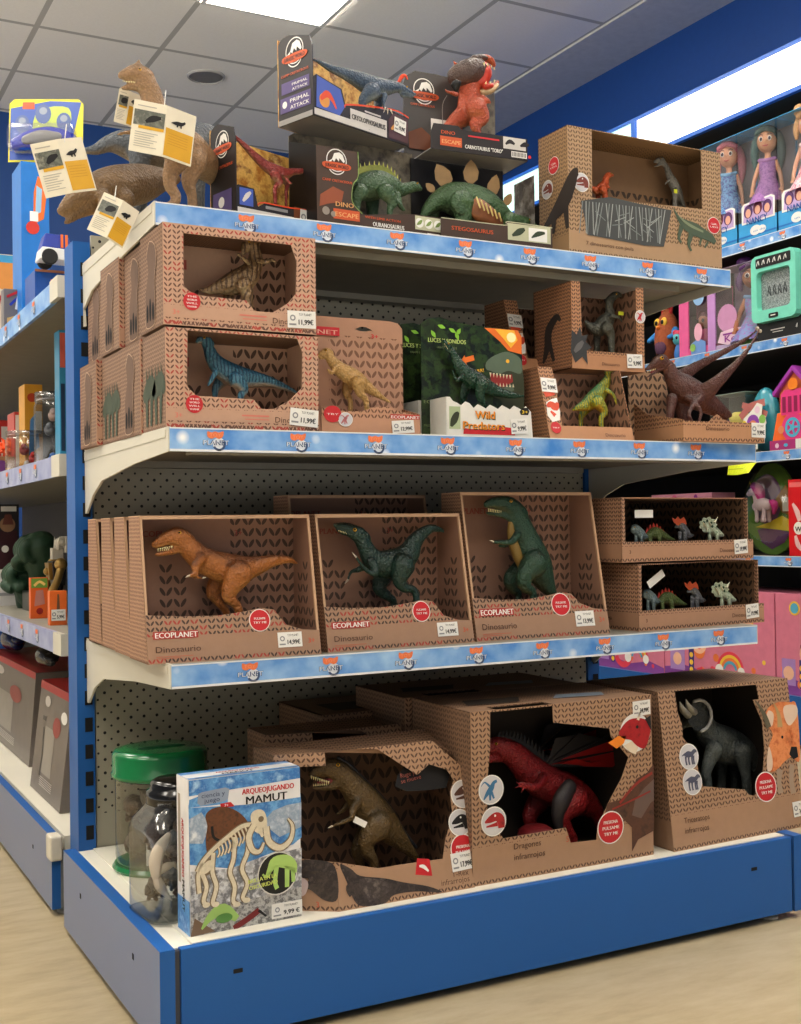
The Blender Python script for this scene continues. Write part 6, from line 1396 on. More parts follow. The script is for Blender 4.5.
d = Dino(TRT, .37, fl4, .9)
d.limb([(240, 432, 10), (275, 428, 17), (310, 412, 26), (350, 410, 42), (410, 420, 62), (480, 420, 76), (550, 410, 72), (600, 400, 46), (640, 420, 22)])
for x, dy in ((400, -.02), (560, -.03), (405, .05), (570, .05)): d.leg([(x, 440, 34), (x-4, 540, 24)], (x-4, 22), -1, dy, 0)
d.done('grey_dinosaur_toy', 'big slate grey dinosaur lying behind the brown tyrannosaur, only its back showing', 'large rubber dinosaurs at left of the top shelf', skin('slate grey hide', (62, 72, 84), (98, 104, 110), (140, 128, 112), pat=12), .004)
d = Dino(TRT, .25, fl4, .85)
d.limb([(262, 556, 40), (224, 568, 34), (196, 588, 25), (176, 604, 15)], dy=-.02).limb([(258, 590, 28), (224, 610, 17), (200, 628, 12), (188, 638, 7)], dy=-.02)
d.limb([(240, 565, 36, -.02), (280, 545, 54, -.01), (335, 535, 66, .01), (400, 525, 62, .03), (450, 515, 44, .05), (500, 510, 22, .07)])
d.limb([(262, 520, 9, -.03), (258, 500, 10, -.03), (250, 490, 5, -.03)]); d.limb([(300, 560, 22, -.04), (290, 600, 14, -.05), (275, 620, 9, -.05)]); 
d.leg([(360, 570, 30), (350, 600, 20)], (345, 14), -1, -.02); d.leg([(320, 570, 30), (312, 600, 20)], (318, 14), -1, .03)
d.done('crouching_dinosaur_toy', 'brown crocodile-like rubber dinosaur with snout hanging over left end of top shelf', 'large rubber dinosaurs at left of the top shelf', skin('muddy brown hide', (98, 74, 48), (132, 104, 70), (160, 130, 90), pat=16), .0036, eyes=[(222, 556, 5, 24)], teeth=[(188, 604, 235, 592, 8, 6, 12)])
CROC = d
# folded booklet tags
def booklet(label, px, py, Y, w, h, ang, fold, pic):
    c = atY(px, py, Y)
    t = thing('booklet_tag', label, 'tag', c, 0, 'folded paper booklet tags on the rubber dinosaurs')
    ca, sa = math.cos(ang), math.sin(ang); m = MB()
    def half(sg):
        def T(x, z, off=0):
            d = -abs(x)*fold; return (x*ca-z*sa, d-off, x*sa+z*ca)
        return T
    for sg in (-1, 1):
        T = half(sg); a, b = (-w/2, 0) if sg < 0 else (0, w/2)
        m.rect(T, a, b, -h/2, h/2, 0, 0); m.poly([T(a, -h/2, -.0008), T(a, h/2, -.0008), T(b, h/2, -.0008), T(b, -h/2, -.0008)], 0)
        if sg < 0:
            m.rect(T, a+.002, b-.002, .02*h, .32*h, .0006, 2); m.stroke(T, [(a+.2*w, .1*h, .004), (a+.3*w, .18*h, .01), (a+.42*w, .22*h, .004)], .01, .0010, 3); m.rect(T, a+.1*w, b-.002, -.04*h, .02*h, .0008, 1)
            for i in range(7): m.rect(T, a+.06*w, b-(.1+.05*(i % 3))*w, -.12*h-i*.045*h, -.105*h-i*.045*h, .0006, 4)
            m.rect(T, a+.06*w, b-.16*w, .39*h, .41*h, .0006, 4)
        else:
            m.rect(T, a+.001, b-.002, -.46*h, .08*h, .0006, 1)
            X, Z = a+.22*w, .22*h; m.stroke(T, [(X-.13*w, Z-.02*h, .001), (X-.04*w, Z, .006), (X+.05*w, Z+.02*h, .005), (X+.10*w, Z+.07*h, .003)], .01, .0010, 3); m.stroke(T, [(X-.02*w, Z, .003), (X-.03*w, Z-.07*h, .002)], .01, .001, 3); m.stroke(T, [(X+.03*w, Z, .003), (X+.04*w, Z-.07*h, .002)], .01, .001, 3)
            for i in range(5): m.rect(T, a+.06*w, b-.1*w, -.02*h-i*.05*h, -.012*h-i*.05*h, .0008, 5)
    m.build('paper', [mat('cream booklet paper', (226, 218, 196), .6), mat('mustard yellow print', (214, 164, 34), .5), collage('grey green booklet photo', [(128, 132, 118), (90, 92, 84), (170, 168, 150)], 60), INK, mat('pale text grey', (176, 170, 156), .6), mat('mustard text', (190, 140, 26), .6)], t)
    s = MB().tube([(0, .002, h*.45, .0008), (0.004, .006, h*.8, .0008)], 0, 6, 1, 1); s.build('string', mat('white plastic tie', (224, 222, 214), .4), t)
    return t
booklet('open yellow and white booklet tag hanging on the tyrannosaur chest', 165, 131, .120, .098, .080, -.13, -.22, 0)
booklet('yellow and white booklet tag on the tail of the grey dinosaur, above the crouching one', 65, 166, .14, .078, .080, .28, -.2, 1)
booklet('small booklet tag tucked behind the tyrannosaur jaw', 128, 108, .235, .036, .056, -.18, -.1, 0)
booklet('booklet tag hanging down over the white end bracket', 115, 219, .118, .058, .064, -.42, -.30, 0)

d = Dino((200, 20, 4.005), .20, S4+.003, .7)
d.limb([(395, 608, 12), (412, 606, 14), (430, 612, 8), (438, 618, 4)])
d.limb([(105, 428, 4), (135, 462, 8), (175, 500, 13), (220, 545, 18), (262, 582, 24), (300, 605, 30), (340, 615, 26), (370, 608, 16), (405, 606, 14)])
d.limb([(345, 635, 9, -.014), (362, 655, 6, -.018), (375, 648, 4, -.018)]); d.leg([(300, 620, 24), (320, 655, 15), (300, 680, 10)], (306, 8), 1, -.016); d.leg([(330, 630, 20), (350, 660, 13), (345, 690, 9)], (345, 8), 1, .014)
d.done('red_raptor_toy', 'dark red raptor with tail pointing up left, in the small dark pack', 'dinosaurs in the dark packs', skin('dark red brown hide', (110, 28, 26), (146, 52, 44), (176, 130, 96), pat=20), .0022, eyes=[(415, 602, 3, 11)])
d = Dino((200, 20, 4.005), .225, S4+.185, .75)
d.limb([(440, 152, 5), (475, 168, 10), (520, 192, 17), (570, 212, 24), (625, 235, 36), (680, 262, 46), (730, 270, 40), (770, 268, 30), (800, 270, 22), (820, 282, 20), (845, 292, 14), (862, 300, 8)])
d.limb([(810, 300, 13), (835, 308, 8), (852, 312, 5)]); d.limb([(742, 300, 14, -.024), (735, 335, 10, -.03), (742, 352, 7, -.032), (765, 362, 4, -.034)])
d.leg([(690, 285, 40), (655, 320, 24), (650, 350, 16)], (655, 12), 1, -.024); d.leg([(710, 290, 34), (720, 330, 20), (710, 360, 14)], (715, 12), 1, .024)
def crest(s, t, b):
    k = MB(); s.limb([(795, 250, 7), (808, 228, 9), (822, 222, 7), (830, 236, 4)], .5, k, 8); k.build('crest', mat('orange red crest', (214, 74, 40), .45), b, True, True)
d.done('blue_crested_toy', 'slate blue dinosaur with orange crest and long tail, on the topmost pack', 'dinosaurs in the dark packs', skin('slate blue hide', (34, 50, 70), (62, 82, 104), (130, 138, 136), pat=18), .003, eyes=[(822, 272, 4, 17)], claws=[(742, 352, 735, 372, 4, -.034), (765, 362, 772, 378, 4, -.034), (752, 358, 752, 378, 4, -.034)], extra=crest)
TRN = (380, 30, 4.45)
d = Dino(TRN, .255, S4+.177, .8)
d.limb([(350, 212, 50), (392, 196, 60), (430, 188, 56)], .95).limb([(350, 165, 13), (336, 150, 9), (328, 138, 4)], 1)
d.limb([(428, 140, 24), (462, 126, 19), (492, 134, 15), (508, 158, 10)], 1.3); d.limb([(425, 240, 30), (462, 262, 22), (500, 256, 18), (522, 232, 11)], 1.2)
d.limb([(395, 235, 46), (400, 300, 58), (400, 345, 66), (375, 380, 52), (335, 405, 38), (300, 430, 22), (270, 445, 12)])
d.limb([(455, 300, 16, -.03), (480, 312, 10, -.04), (492, 328, 6, -.04)]); d.limb([(340, 285, 14, -.02), (310, 278, 9, -.03), (292, 268, 6, -.03)])
d.leg([(430, 350, 54), (455, 390, 36), (415, 425, 26), (430, 440, 20)], (450, 18), 1, -.03, 3); d.leg([(370, 390, 44), (345, 430, 26)], (350, 18), 1, .03)
def carno(s, t, b):
    k = MB(); s.limb([(440, 160, 34, -.006), (458, 190, 44, -.006), (450, 232, 32, -.006)], .95, k, 14).limb([(470, 250, 16, -.02), (496, 246, 12, -.02)], 1, k, 10); k.build('mouth_lining', mat('bright red mouth', (196, 66, 48), .35), b, True, True)
    e = MB()
    for x, y, l in ((462, 146, 16), (478, 150, 15), (494, 158, 14), (506, 168, 11), (470, 240, -14), (490, 238, -13), (508, 230, -12)): q = s.P(x, y, -.034); e.cone(q, q+Vector((.002, 0, -s.r(l))), s.r(5))
    e.build('teeth', mat('toy tooth', (236, 224, 170), .35), b, True); j = MB(); s.limb([(455, 276, 15, -.01), (492, 270, 15, -.012), (520, 246, 10, -.012)], 1.3, j, 12); j.build('chin', mat('pale chin', (206, 176, 136), .45), b, True, True)
    g = MB(); s.limb([(335, 245, 20, -.055), (348, 232, 16, -.06), (340, 262, 14, -.055)], .6, g, 10); g.build('black_loop', mat('black strap', (18, 18, 18), .4), b, True, True)
    h = MB(); s.limb([(346, 206, 50, -.004), (390, 190, 60, -.005), (424, 176, 56, -.005)], .98, h, 18).limb([(418, 132, 20, -.006), (448, 124, 16, -.008), (470, 126, 11, -.008)], 1.4, h, 12); h.build('head_skin', skin('chocolate hide', (66, 50, 46), (84, 62, 54), (104, 74, 60)), b, True, True)
d.done('orange_horned_toy', 'orange dinosaur with huge brown head and wide open red mouth, top right pack', 'dinosaurs in the dark packs', skin('rust orange hide', (160, 74, 48), (188, 84, 52), (196, 110, 70), pat=16), .003, extra=carno)
d = Dino((200, 20, 4.005), .205, S4+.003, .85)
d.limb([(580, 700, 22), (615, 680, 44), (660, 670, 62), (715, 660, 64), (765, 668, 50), (805, 680, 32), (835, 672, 26), (862, 668, 24), (880, 676, 14)])
d.limb([(790, 700, 18, -.02), (800, 740, 14, -.024), (815, 760, 10, -.024)]); d.leg([(640, 690, 40), (625, 730, 22)], (630, 15), 1, -.03); d.leg([(745, 690, 40), (775, 735, 22), (760, 755, 16)], (765, 14), 1, -.03); d.leg([(690, 700, 36)], (690, 16), 1, .03)
def sail(s, t, b):
    k = MB()
    top = [(598, 610), (625, 596), (655, 586), (690, 580), (725, 582), (755, 594), (780, 618), (800, 650)]; bot = [(600, 660), (630, 636), (660, 618), (695, 608), (725, 610), (755, 625), (785, 650), (800, 665)]
    for i in range(7): k.plate([top[i], top[i+1], bot[i+1], bot[i]], [], lambda x, y, off=0: tuple(s.P(x, y, -.003-off)), .006)
    k.build('sail', mat('yellow green sail', (136, 142, 60), .45, var=.3, vs=90), b, True)
    c = MB()
    for i in range(14):
        u = i/13*7; j = min(6, int(u)); f = u-j; x = top[j][0]+(top[j+1][0]-top[j][0])*f; y = top[j][1]+(top[j+1][1]-top[j][1])*f; c.cone(s.P(x, y+6), s.P(x-4+i*.6, y-17), .0026)
    c.build('sail_spikes', mat('yellow green spikes', (166, 166, 70), .45), b, True)
d.done('sail_backed_toy', 'green sail-backed dinosaur with yellow spiked ridge, in the brown pack', 'dinosaurs in the dark packs', skin('forest green hide', (44, 74, 46), (66, 96, 62), (96, 116, 80), pat=16), .003, eyes=[(862, 658, 4, 20)], extra=sail)
d = Dino(TRN, .212, S4+.003, .8)
d.limb([(190, 830, 16), (215, 795, 30), (260, 760, 48), (320, 752, 78), (390, 765, 88), (460, 785, 84), (520, 812, 62), (570, 840, 40), (620, 850, 30), (660, 858, 26), (690, 872, 14)])
d.leg([(365, 770, 62), (370, 840, 40), (345, 880, 28)], (350, 22), 1, -.04); d.leg([(575, 840, 32), (570, 890, 22)], (570, 18), 1, -.03); d.leg([(240, 780, 36), (235, 850, 24)], (235, 18), 1, .02); d.leg([(470, 820, 40)], (470, 22), 1, .03)
def plates(s, t, b):
    PL = mat('tan back plate', (150, 120, 78), .45, var=.15, vs=60)
    for x, y, w, h, a in ((282, 640, 56, 86, -.5), (405, 625, 52, 82, .0), (505, 685, 42, 76, .25), (568, 745, 28, 46, .5), (225, 690, 26, 40, -.8)):
        pts = [(0, .5), (.42, .25), (.5, -.05), (.3, -.35), (0, -.55), (-.3, -.35), (-.5, -.05), (-.42, .25)]; ca, sa = math.cos(a), math.sin(a); y += 12; pp = [(x+(u*w*1.35)*ca-(v*h*1.35)*sa, y+(u*w*1.35)*sa+(v*h*1.35)*ca) for u, v in pts]
        MB().plate(pp, [], lambda X, Z, off=0: tuple(s.P(X, Z, .004-off)), .005).build('plate', PL, b, True)
    k = MB(); s.limb([(440, 800, 54, -.048), (490, 830, 46, -.046), (530, 856, 28, -.038)], .35, k, 12); k.build('flank_patch', mat('rust brown flank', (136, 84, 46), .45, var=.25, vs=70), b, True, True)
    st = MB()
    for i in range(6): s.limb([(430+i*20, 745+i*14, 4, -.066+.003*i), (445+i*19, 790+i*12, 4, -.068+.004*i)], 1, st, 6)
    st.build('flank_stripes', mat('pale yellow stripes', (206, 186, 120), .45), b, True, True)
    c = MB(); s.limb([(365, 768, 56, -.05), (366, 772, 56, -.05)], .3, c, 20); c.build('shoulder_joint', skin('forest green hide', (44, 74, 46), (66, 96, 62), (96, 116, 80)), b, True, True)
d.done('plated_dinosaur_toy', 'green plated dinosaur with tan back plates and rust flank, in the low dark pack', 'dinosaurs in the dark packs', skin('grass green hide', (54, 82, 48), (70, 102, 62), (84, 100, 66), pat=16), .003, eyes=[(655, 848, 4, 22)], extra=plates)
TRP = (530, 50, 2.956)
d = Dino(TRP, .20, S4+.003, .75)
d.limb([(222, 380, 9), (232, 370, 10), (243, 370, 6)]); d.limb([(225, 376, 9), (222, 395, 14), (212, 410, 19), (198, 415, 14), (184, 408, 7), (178, 396, 3)]); d.limb([(228, 400, 5, -.01), (236, 408, 3, -.014)]); d.leg([(215, 415, 14), (222, 440, 9)], (218, 7), 1, -.01); d.leg([(205, 420, 12), (200, 445, 8)], (200, 7), 1, .01)
d.done('small_orange_toy', 'small orange dinosaur at left inside the big brown box on top', 'small dinosaurs in the big top shelf box', skin('bright orange hide', (176, 72, 30), (206, 92, 40), (210, 120, 70)), .0018, eyes=[(236, 367, 2, 8)])
d = Dino(TRP, .205, S4+.003, .75)
d.limb([(392, 326, 10), (380, 326, 9), (368, 330, 5)]).limb([(388, 336, 6), (376, 342, 4), (368, 344, 2)]); d.limb([(388, 326, 10), (402, 344, 10), (412, 370, 13), (424, 395, 18), (436, 420, 17), (448, 445, 10), (458, 465, 4)]); d.limb([(412, 384, 5, -.01), (400, 396, 3, -.014)]); d.leg([(432, 420, 15), (428, 445, 9)], (428, 7), -1, -.01); d.leg([(440, 420, 13), (442, 450, 8)], (444, 7), -1, .01)
def ytag2(s, t, b):
    q = s.P(430, 418, -.022); MB().box(q.x-.004, q.x+.004, q.y-.001, q.y, q.z-.004, q.z+.004).build('yellow_tag', mat('lime yellow tag', (214, 220, 60), .5), t, True)
d.done('small_grey_toy', 'small pale grey raptor standing upright inside the big brown box on top', 'small dinosaurs in the big top shelf box', skin('pale grey hide', (92, 90, 84), (124, 120, 110), (150, 144, 130)), .0018, eyes=[(382, 322, 2, 8)], extra=ytag2)

# --- animals in the clear jars
SH = skin('grey toy animal', (96, 88, 80), (122, 112, 102), (150, 140, 128)); SB_ = skin('brown toy animal', (70, 52, 40), (96, 74, 58), (120, 96, 76)); PALE = mat('pale toy animal', (206, 196, 180), .4)
def pile(cx, cy, r, z0, h, n, seed, where):
    random.seed(seed)
    for i in range(n):
        a = i*2.4+random.uniform(-.3, .3); q = (.62 if i % 3 else .2)*r; x, y = cx+q*math.cos(a), cy+q*math.sin(a); z = z0+.02+h*i/n; L = r*.46
        u = a+PI/2+random.uniform(-.25, .25); v = random.uniform(-.9, .9); dx, dy, dz = L*math.cos(u)*math.cos(v), L*math.sin(u)*math.cos(v), L*math.sin(v)*.7
        t = thing('toy_animal', where, 'toy animal', (x, y, z), 0, where)
        m = MB().tube([(-dx, -dy, -dz, .003), (-dx*.4, -dy*.4, -dz*.4, r*.22), (dx*.3, dy*.3, dz*.3, r*.25), (dx*.8, dy*.8, dz*.8+.002, r*.14), (dx*1.1, dy*1.1, dz*1.1, r*.06)], 0, 10)
        for s_ in (-1, 1):
            for w in (-.4, .35): m.tube([(dx*w, dy*w, dz*w, .005), (dx*w-dy*.25*s_, dy*w+dx*.25*s_, dz*w-r*.26, .0035)], 0, 6, 1, 1)
        m.build('body', (SH, SB_, SB_, GRY)[i % 4], t, smooth=True)
pile(CX, .425, .074, SB+.012, .10, 22, 5, 'brown or grey toy animal in the green lidded tub')
kx = .032
pile(kx, .168, .054, SB+.008, .115, 20, 9, 'brown or grey toy animal in the black lidded jar')
for lab, pts in (('white toy shark pressed against the front of the black lidded jar', [(136, 878, 7), (148, 862, 10), (160, 848, 9), (168, 836, 5)]), ('small white curved toy tusk in the black lidded jar', [(158, 873, 4), (166, 867, 6), (174, 864, 3)]), ('pale grey toy fin low in the black lidded jar', [(150, 878, 5), (160, 886, 7), (166, 894, 4)])):
    Yj = .168-.056; m = MB(); q0 = atY(pts[1][0]+1, pts[1][1], Yj)
    L = []
    for x, y, r in pts: q = atY(x, y, Yj); q.x = max(kx-.048, min(kx+.048, q.x)); L.append((q.x-q0.x, 0, max(.012, q.z-SB)+SB-q0.z, r*mpp(q)*.75))
    t = thing('pale_toy_animal', lab, 'toy animal', q0); m.tube(L, 0, 10, .7); i = L[2]; m.tube([(i[0], 0, i[2], .004), (i[0]+.010, .004, i[2]-.012, .001)], 0, 6, 1, 1); m.build('body', PALE, t, smooth=True)
# ================================================================== goods on the right wall unit (they face the aisle on their left)
XR = 2.575; TURN = -PI/2
def spx(pl, pr, pym, X, z):
    a = atX(pl, pym, X); b = atX(pr, pym, X); return (X, a.y, z), a.y-b.y
def doll(label, loc, s, skin_c, hair_c, dress_c, dress2, style, group, rot=TURN+.55, legs=True):
    t = thing('fashion_doll', label, 'doll', loc, rot, group); SK = mat('doll skin %d %d' % skin_c[:2], skin_c, .45, var=.02)
    m = MB()
    m.tube([(0, 0, .175*s, .030*s), (0, 0, .215*s, .022*s), (0, 0, .255*s, .026*s), (0, 0, .285*s, .012*s), (0, 0, .305*s, .011*s)], 0, 14, .7)
    m.ball((0, -.002*s, .345*s), (.036*s, .034*s, .042*s), 0, 18, 12); m.ball((0, -.036*s, .338*s), (.004*s, .004*s, .004*s), 0, 8, 6)
    for sg in (-1, 1):
        m.tube([(sg*.024*s, 0, .272*s, .010*s), (sg*.042*s, -.006*s, .225*s, .008*s), (sg*.050*s, -.016*s, .182*s, .007*s), (sg*.052*s, -.02*s, .165*s, .006*s)], 0, 10)
        for i in range(4): m.tube([(sg*(.048+.0035*i)*s, -.022*s, .163*s, .0024*s), (sg*(.047+.004*i)*s, -.024*s, .150*s, .0018*s)], 0, 6, 1, 1)
        m.tube([(sg*.046*s, -.024*s, .17*s, .0026*s), (sg*.041*s, -.03*s, .158*s, .002*s)], 0, 6, 1, 1)
        if legs: m.tube([(sg*.015*s, 0, .19*s, .016*s), (sg*.016*s, 0, .10*s, .012*s), (sg*.016*s, 0, .03*s, .009*s), (sg*.016*s, -.012*s, .008*s, .008*s)], 0, 10)
        m.ball((sg*.035*s, .004*s, .338*s), (.004*s, .006*s, .008*s), 0, 8, 6)
    b = fuse(m, 'body', SK, t, .0035*s, 1, False)
    e = MB()
    for sg in (-1, 1): e.ball((sg*.0145*s, -.0325*s, .345*s), (.0075*s, .003*s, .009*s), 0, 10, 8); e.ball((sg*.0145*s, -.0352*s, .3445*s), (.0045*s, .002*s, .0065*s), 1, 8, 6); e.tube([(sg*.008*s, -.034*s, .358*s, .001*s), (sg*.015*s, -.0345*s, .361*s, .0013*s), (sg*.022*s, -.0315*s, .358*s, .001*s)], 1, 6)
    e.tube([(-.009*s, -.0335*s, .322*s, .0012*s), (0, -.0345*s, .320*s, .002*s), (.009*s, -.0335*s, .322*s, .0012*s)], 2, 6); e.build('face_paint', [WHITE, mat('doll iris', (60, 34, 60), .2), mat('doll lips', (200, 80, 96), .3)], b, smooth=True)
    h = MB(); h.ball((0, .008*s, .358*s), (.043*s, .038*s, .040*s), 0, 16, 10)
    if style == 'long':
        for sg in (-1, 1): h.tube([(sg*.034*s, .004*s, .365*s, .014*s), (sg*.044*s, .006*s, .33*s, .016*s), (sg*.046*s, .008*s, .29*s, .014*s), (sg*.042*s, .008*s, .245*s, .006*s)], 0, 10)
    elif style == 'bun':
        for sg in (-1, 1): h.ball((sg*.030*s, .0, .398*s), .022*s, 0, 12, 8); h.tube([(sg*.034*s, .004*s, .37*s, .012*s), (sg*.042*s, .0, .335*s, .012*s), (sg*.042*s, 0, .305*s, .006*s)], 0, 10)
    h.tube([(-.030*s, -.020*s, .372*s, .010*s), (0, -.030*s, .384*s, .011*s), (.030*s, -.020*s, .372*s, .010*s)], 0, 10); h.build('hair', mat('doll hair %d %d' % hair_c[:2], hair_c, .5, var=.2, vs=140), b, smooth=True)
    d = MB(); d.lathe([(.070*s, .120*s), (.064*s, .135*s), (.040*s, .18*s), (.027*s, .215*s), (.031*s, .25*s), (.029*s, .272*s), (.018*s, .280*s)], n=26, closed=False); dr = d.build('dress', collage('dress cloth %d %d' % dress_c[:2], [dress_c, dress_c, dress2, dress_c], 90, .6), b, smooth=True)
    MB().tube([(-.026*s, -.010*s, .278*s, .007*s), (0, -.026*s, .270*s, .008*s), (.026*s, -.010*s, .278*s, .007*s)], 0, 8).build('collar', mat('doll collar %d %d' % dress2[:2], dress2, .6), dr, smooth=True)
    return t
def window_carton(name, label, loc, W_, H_, Db, base_h, col, group, frame=.004, back=(210, 220, 232), rot=TURN, deco=None, roofc=None):
    t = thing(name, label, 'box', loc, rot, group); C = mat('carton ink %d %d %d' % col, col, .35)
    m = MB(); m.box(0, W_, Db-.002, Db, 0, H_).box(0, W_, 0, Db, 0, .002)
    m.box(0, .002, 0, Db, 0, base_h).box(W_-.002, W_, 0, Db, 0, base_h); m.plate([(0, 0), (W_, 0), (W_, base_h), (0, base_h)], [], frontT(0), .002); m.box(0, W_, 0, Db, H_-.002, H_)
    m.build('carton', C, t)
    MB().poly([(.002, Db-.003, base_h), (W_-.002, Db-.003, base_h), (W_-.002, Db-.003, H_-.003), (.002, Db-.003, H_-.003)]).build('backdrop', mat('backdrop %d %d' % back[:2], back, .6, var=.2), t)
    w = MB(); w.poly([(.001, .001, base_h), (W_-.001, .001, base_h), (W_-.001, .001, H_-.002), (.001, .001, H_-.002)]).poly([(.001, .001, base_h), (.001, Db-.003, base_h), (.001, Db-.003, H_-.002), (.001, .001, H_-.002)]).poly([(W_-.001, .001, base_h), (W_-.001, Db-.003, base_h), (W_-.001, Db-.003, H_-.002), (W_-.001, .001, H_-.002)]); w.build('clear_window', FILM, t)
    return t
DG3 = 'tall boxed dolls on the top wall shelf'
def nancy(label, pl, pr, dl, args):
    loc, w = spx(pl, pr, 238, XR, RZ[0]); t = window_carton('doll_box', label, loc, w-.002, .405, .10, .075, (62, 164, 222), DG3, back=(120, 118, 128))
    T = frontT(0, -.0006); m = MB(); c = w/2
    m.area(T, [(0, .018), (w*.98, .018), (w*.98, .024), (0, .024)], .0004, 4); m.disc(T, c*.9, .036, .026, .0006, 0, 20, .018); m.disc(T, c*1.2, .034, .022, .0007, 0, 20, .014)
    Z = .078
    m.plate([(w*.10, Z-.012), (w*.94, Z-.012), (w*.94, Z+.058), (w*.86, Z+.066), (w*.16, Z+.062), (w*.10, Z+.052)], [], T, .001, 0, .0006)
    m.plate([(w*.14, Z-.006), (w*.90, Z-.006), (w*.90, Z+.054), (w*.84, Z+.060), (w*.18, Z+.056)], [], T, .0005, 1, .0012)
    for i, (hc, x) in enumerate(((5, .28), (6, .52), (5, .76))): m.disc(T, w*x, Z+.030+.004*(i % 2), .022, .0020, hc, 18, .024); m.disc(T, w*x, Z+.024+.003*(i % 2), .013, .0026, 3, 16, .016)
    m.text(T, 'NANCY', w*.24, .060, .032, .0034, 2, width=w*.52); m.text(T, 'un dia', w*.4, .030, .010, .0016, 4, width=w*.3, bold=False)
    m.build('front_print', [WHITE, mat('lilac photo print', (196, 170, 214), .4), mat('deep blue lettering', (20, 84, 160), .4), mat('face print', (226, 170, 146), .5), mat('mid blue print', (40, 120, 200), .4), mat('purple hair print', (90, 50, 110), .5), mat('maroon hair print', (110, 40, 70), .5), mat('light blue print', (120, 200, 240), .4)], t)
    doll(dl, (XR+.055, loc[1]-w/2, RZ[0]+.006), 1.02, *args, group='dolls inside the tall boxes'); return t
nancy('blue doll box with window on the pink-haired doll, nearest the big brown box', 701, 738, 'pink-haired doll in blue patterned dress inside a tall box', ((214, 158, 128), (206, 120, 140), (60, 70, 150), (120, 170, 210), 'long'))
nancy('middle blue doll box with window on the green-haired doll', 738.5, 778, 'doll with dark teal hair and lilac dress inside a tall box', ((206, 152, 118), (52, 92, 92), (128, 84, 150), (170, 120, 180), 'long'))
nancy('blue doll box at the right edge with window on the doll in pink stripes', 778.5, 822, 'blond doll in pink striped top inside a tall box', ((220, 166, 134), (206, 160, 110), (214, 110, 140), (240, 220, 224), 'bun'))
# second wall shelf
loc, w = spx(716, 757, 350, XR, RZ[1]); KB = window_carton('doll_box', 'clear fronted box of the big-eyed doll with purple hair, beside the mint box', loc, w, .30, .10, .02, (190, 170, 206), None, back=(150, 130, 150))
T = frontT(0, -.0006); m = MB(); m.area(T, [(w*.06, .03), (w*.3, .015), (w*.72, .018), (w*.86, .034), (w*.80, .066), (w*.5, .074), (w*.14, .066)], .002, 0); m.text(T, 'Keki', w*.24, .026, .036, .003, 1, width=w*.44); m.rect(T, w*.2, w*.72, .052, .058, .003, 1); m.area(T, [(w*.62, .0), (w*.95, .0), (w*.98, .03), (w*.8, .04)], .0015, 2); m.disc(T, w*.3, .115, .05, .001, 3, 18); m.build('front_print', [mat('pale pink print', (236, 206, 222), .4), mat('violet lettering', (150, 50, 150), .4), mat('grass green print', (110, 170, 80), .4), mat('lilac pink print', (206, 150, 190), .4)], KB)
doll('brown-skinned big-eyed doll with purple hair in a clear box', (XR+.055, loc[1]-w*.74, RZ[1]-.11), 1.0, (170, 106, 70), (92, 44, 110), (150, 100, 176), (110, 150, 190), 'bun', None, legs=False).scale = (1.35, 1.35, 1.05)
def mint():
    loc, w = spx(757.5, 805, 345, XR-.02, RZ[1]); t = thing('craft_machine_box', 'mint green framed toy box with black base and glittery window', 'box', loc, TURN)
    MB().box(0, w, 0, .12, 0, .075).box(.0, w, .118, .122, .075, .25).build('carton', mat('black carton', (28, 28, 32), .35), t)
    T = frontT(0, -.0005); m = MB(); W2, Z0, Z1 = w*.97, .060, .292
    def rr(x0, x1, z0, z1, r): return [(x0+r-r*math.sin(a), z0+r-r*math.cos(a)) for a in (1.5708, .8, 0)][::-1][::-1] and [(x0, z0+r), (x0+r*.3, z0+r*.3), (x0+r, z0), (x1-r, z0), (x1-r*.3, z0+r*.3), (x1, z0+r), (x1, z1-r), (x1-r*.3, z1-r*.3), (x1-r, z1), (x0+r, z1), (x0+r*.3, z1-r*.3), (x0, z1-r)]
    m.plate(rr(.006, W2, Z0, Z1, .02), [rr(.03, W2-.026, .10, .235, .014)], T, .03, 0, .03); f = m.build('mint_frame', mat('mint plastic', (126, 218, 196), .35), t, bevel=.002)
    MB().rect(T, .028, W2-.024, .098, .237, .006, 0).build('glitter_panel', collage('silver glitter', [(126, 136, 138), (180, 188, 188), (96, 104, 108), (214, 220, 220)], 160, .3), t)
    m = MB(); m.plate(rr(.03, W2-.02, .248, .282, .004), [], T, .001, 0, .032)
    for i in range(6): x = .042+i*(W2-.085)/5; m.stroke(T, [(x-.006, .257), (x, .272), (x+.006, .259), (x+.003, .274)], .0034, .0335, 1)
    m.plate(rr(w*.4, w*.6, .068, .084, .004), [], T, .001, 0, .032); m.rect(T, w*.45, w*.55, .074, .078, .0335, 1)
    for i in range(4): x = .06+i*.024; m.stroke(T, [(x, .15), (x+.008, .185), (x+.016, .15), (x+.004, .17)], .004, .007, 2)
    m.rect(T, w*.3, w*.6, .03, .034, .0012, 1); m.rect(T, w*.34, w*.56, .022, .025, .0012, 1); m.stroke(T, [(w*.83, .026), (w*.86, .038), (w*.85, .024)], .003, .0012, 1)
    m.build('front_print', [mat('print black gloss', (22, 22, 26), .3), WHITE, mat('dark grey glitter lettering', (60, 66, 70), .4)], t)
mint()
loc, w = spx(680, 716, 352, XR, RZ[1]); PKB = window_carton('mini_doll_box', 'pink pillared window box of little dolls on the second wall shelf', loc, w, .25, .09, .03, (226, 96, 150), None, back=(110, 60, 80))
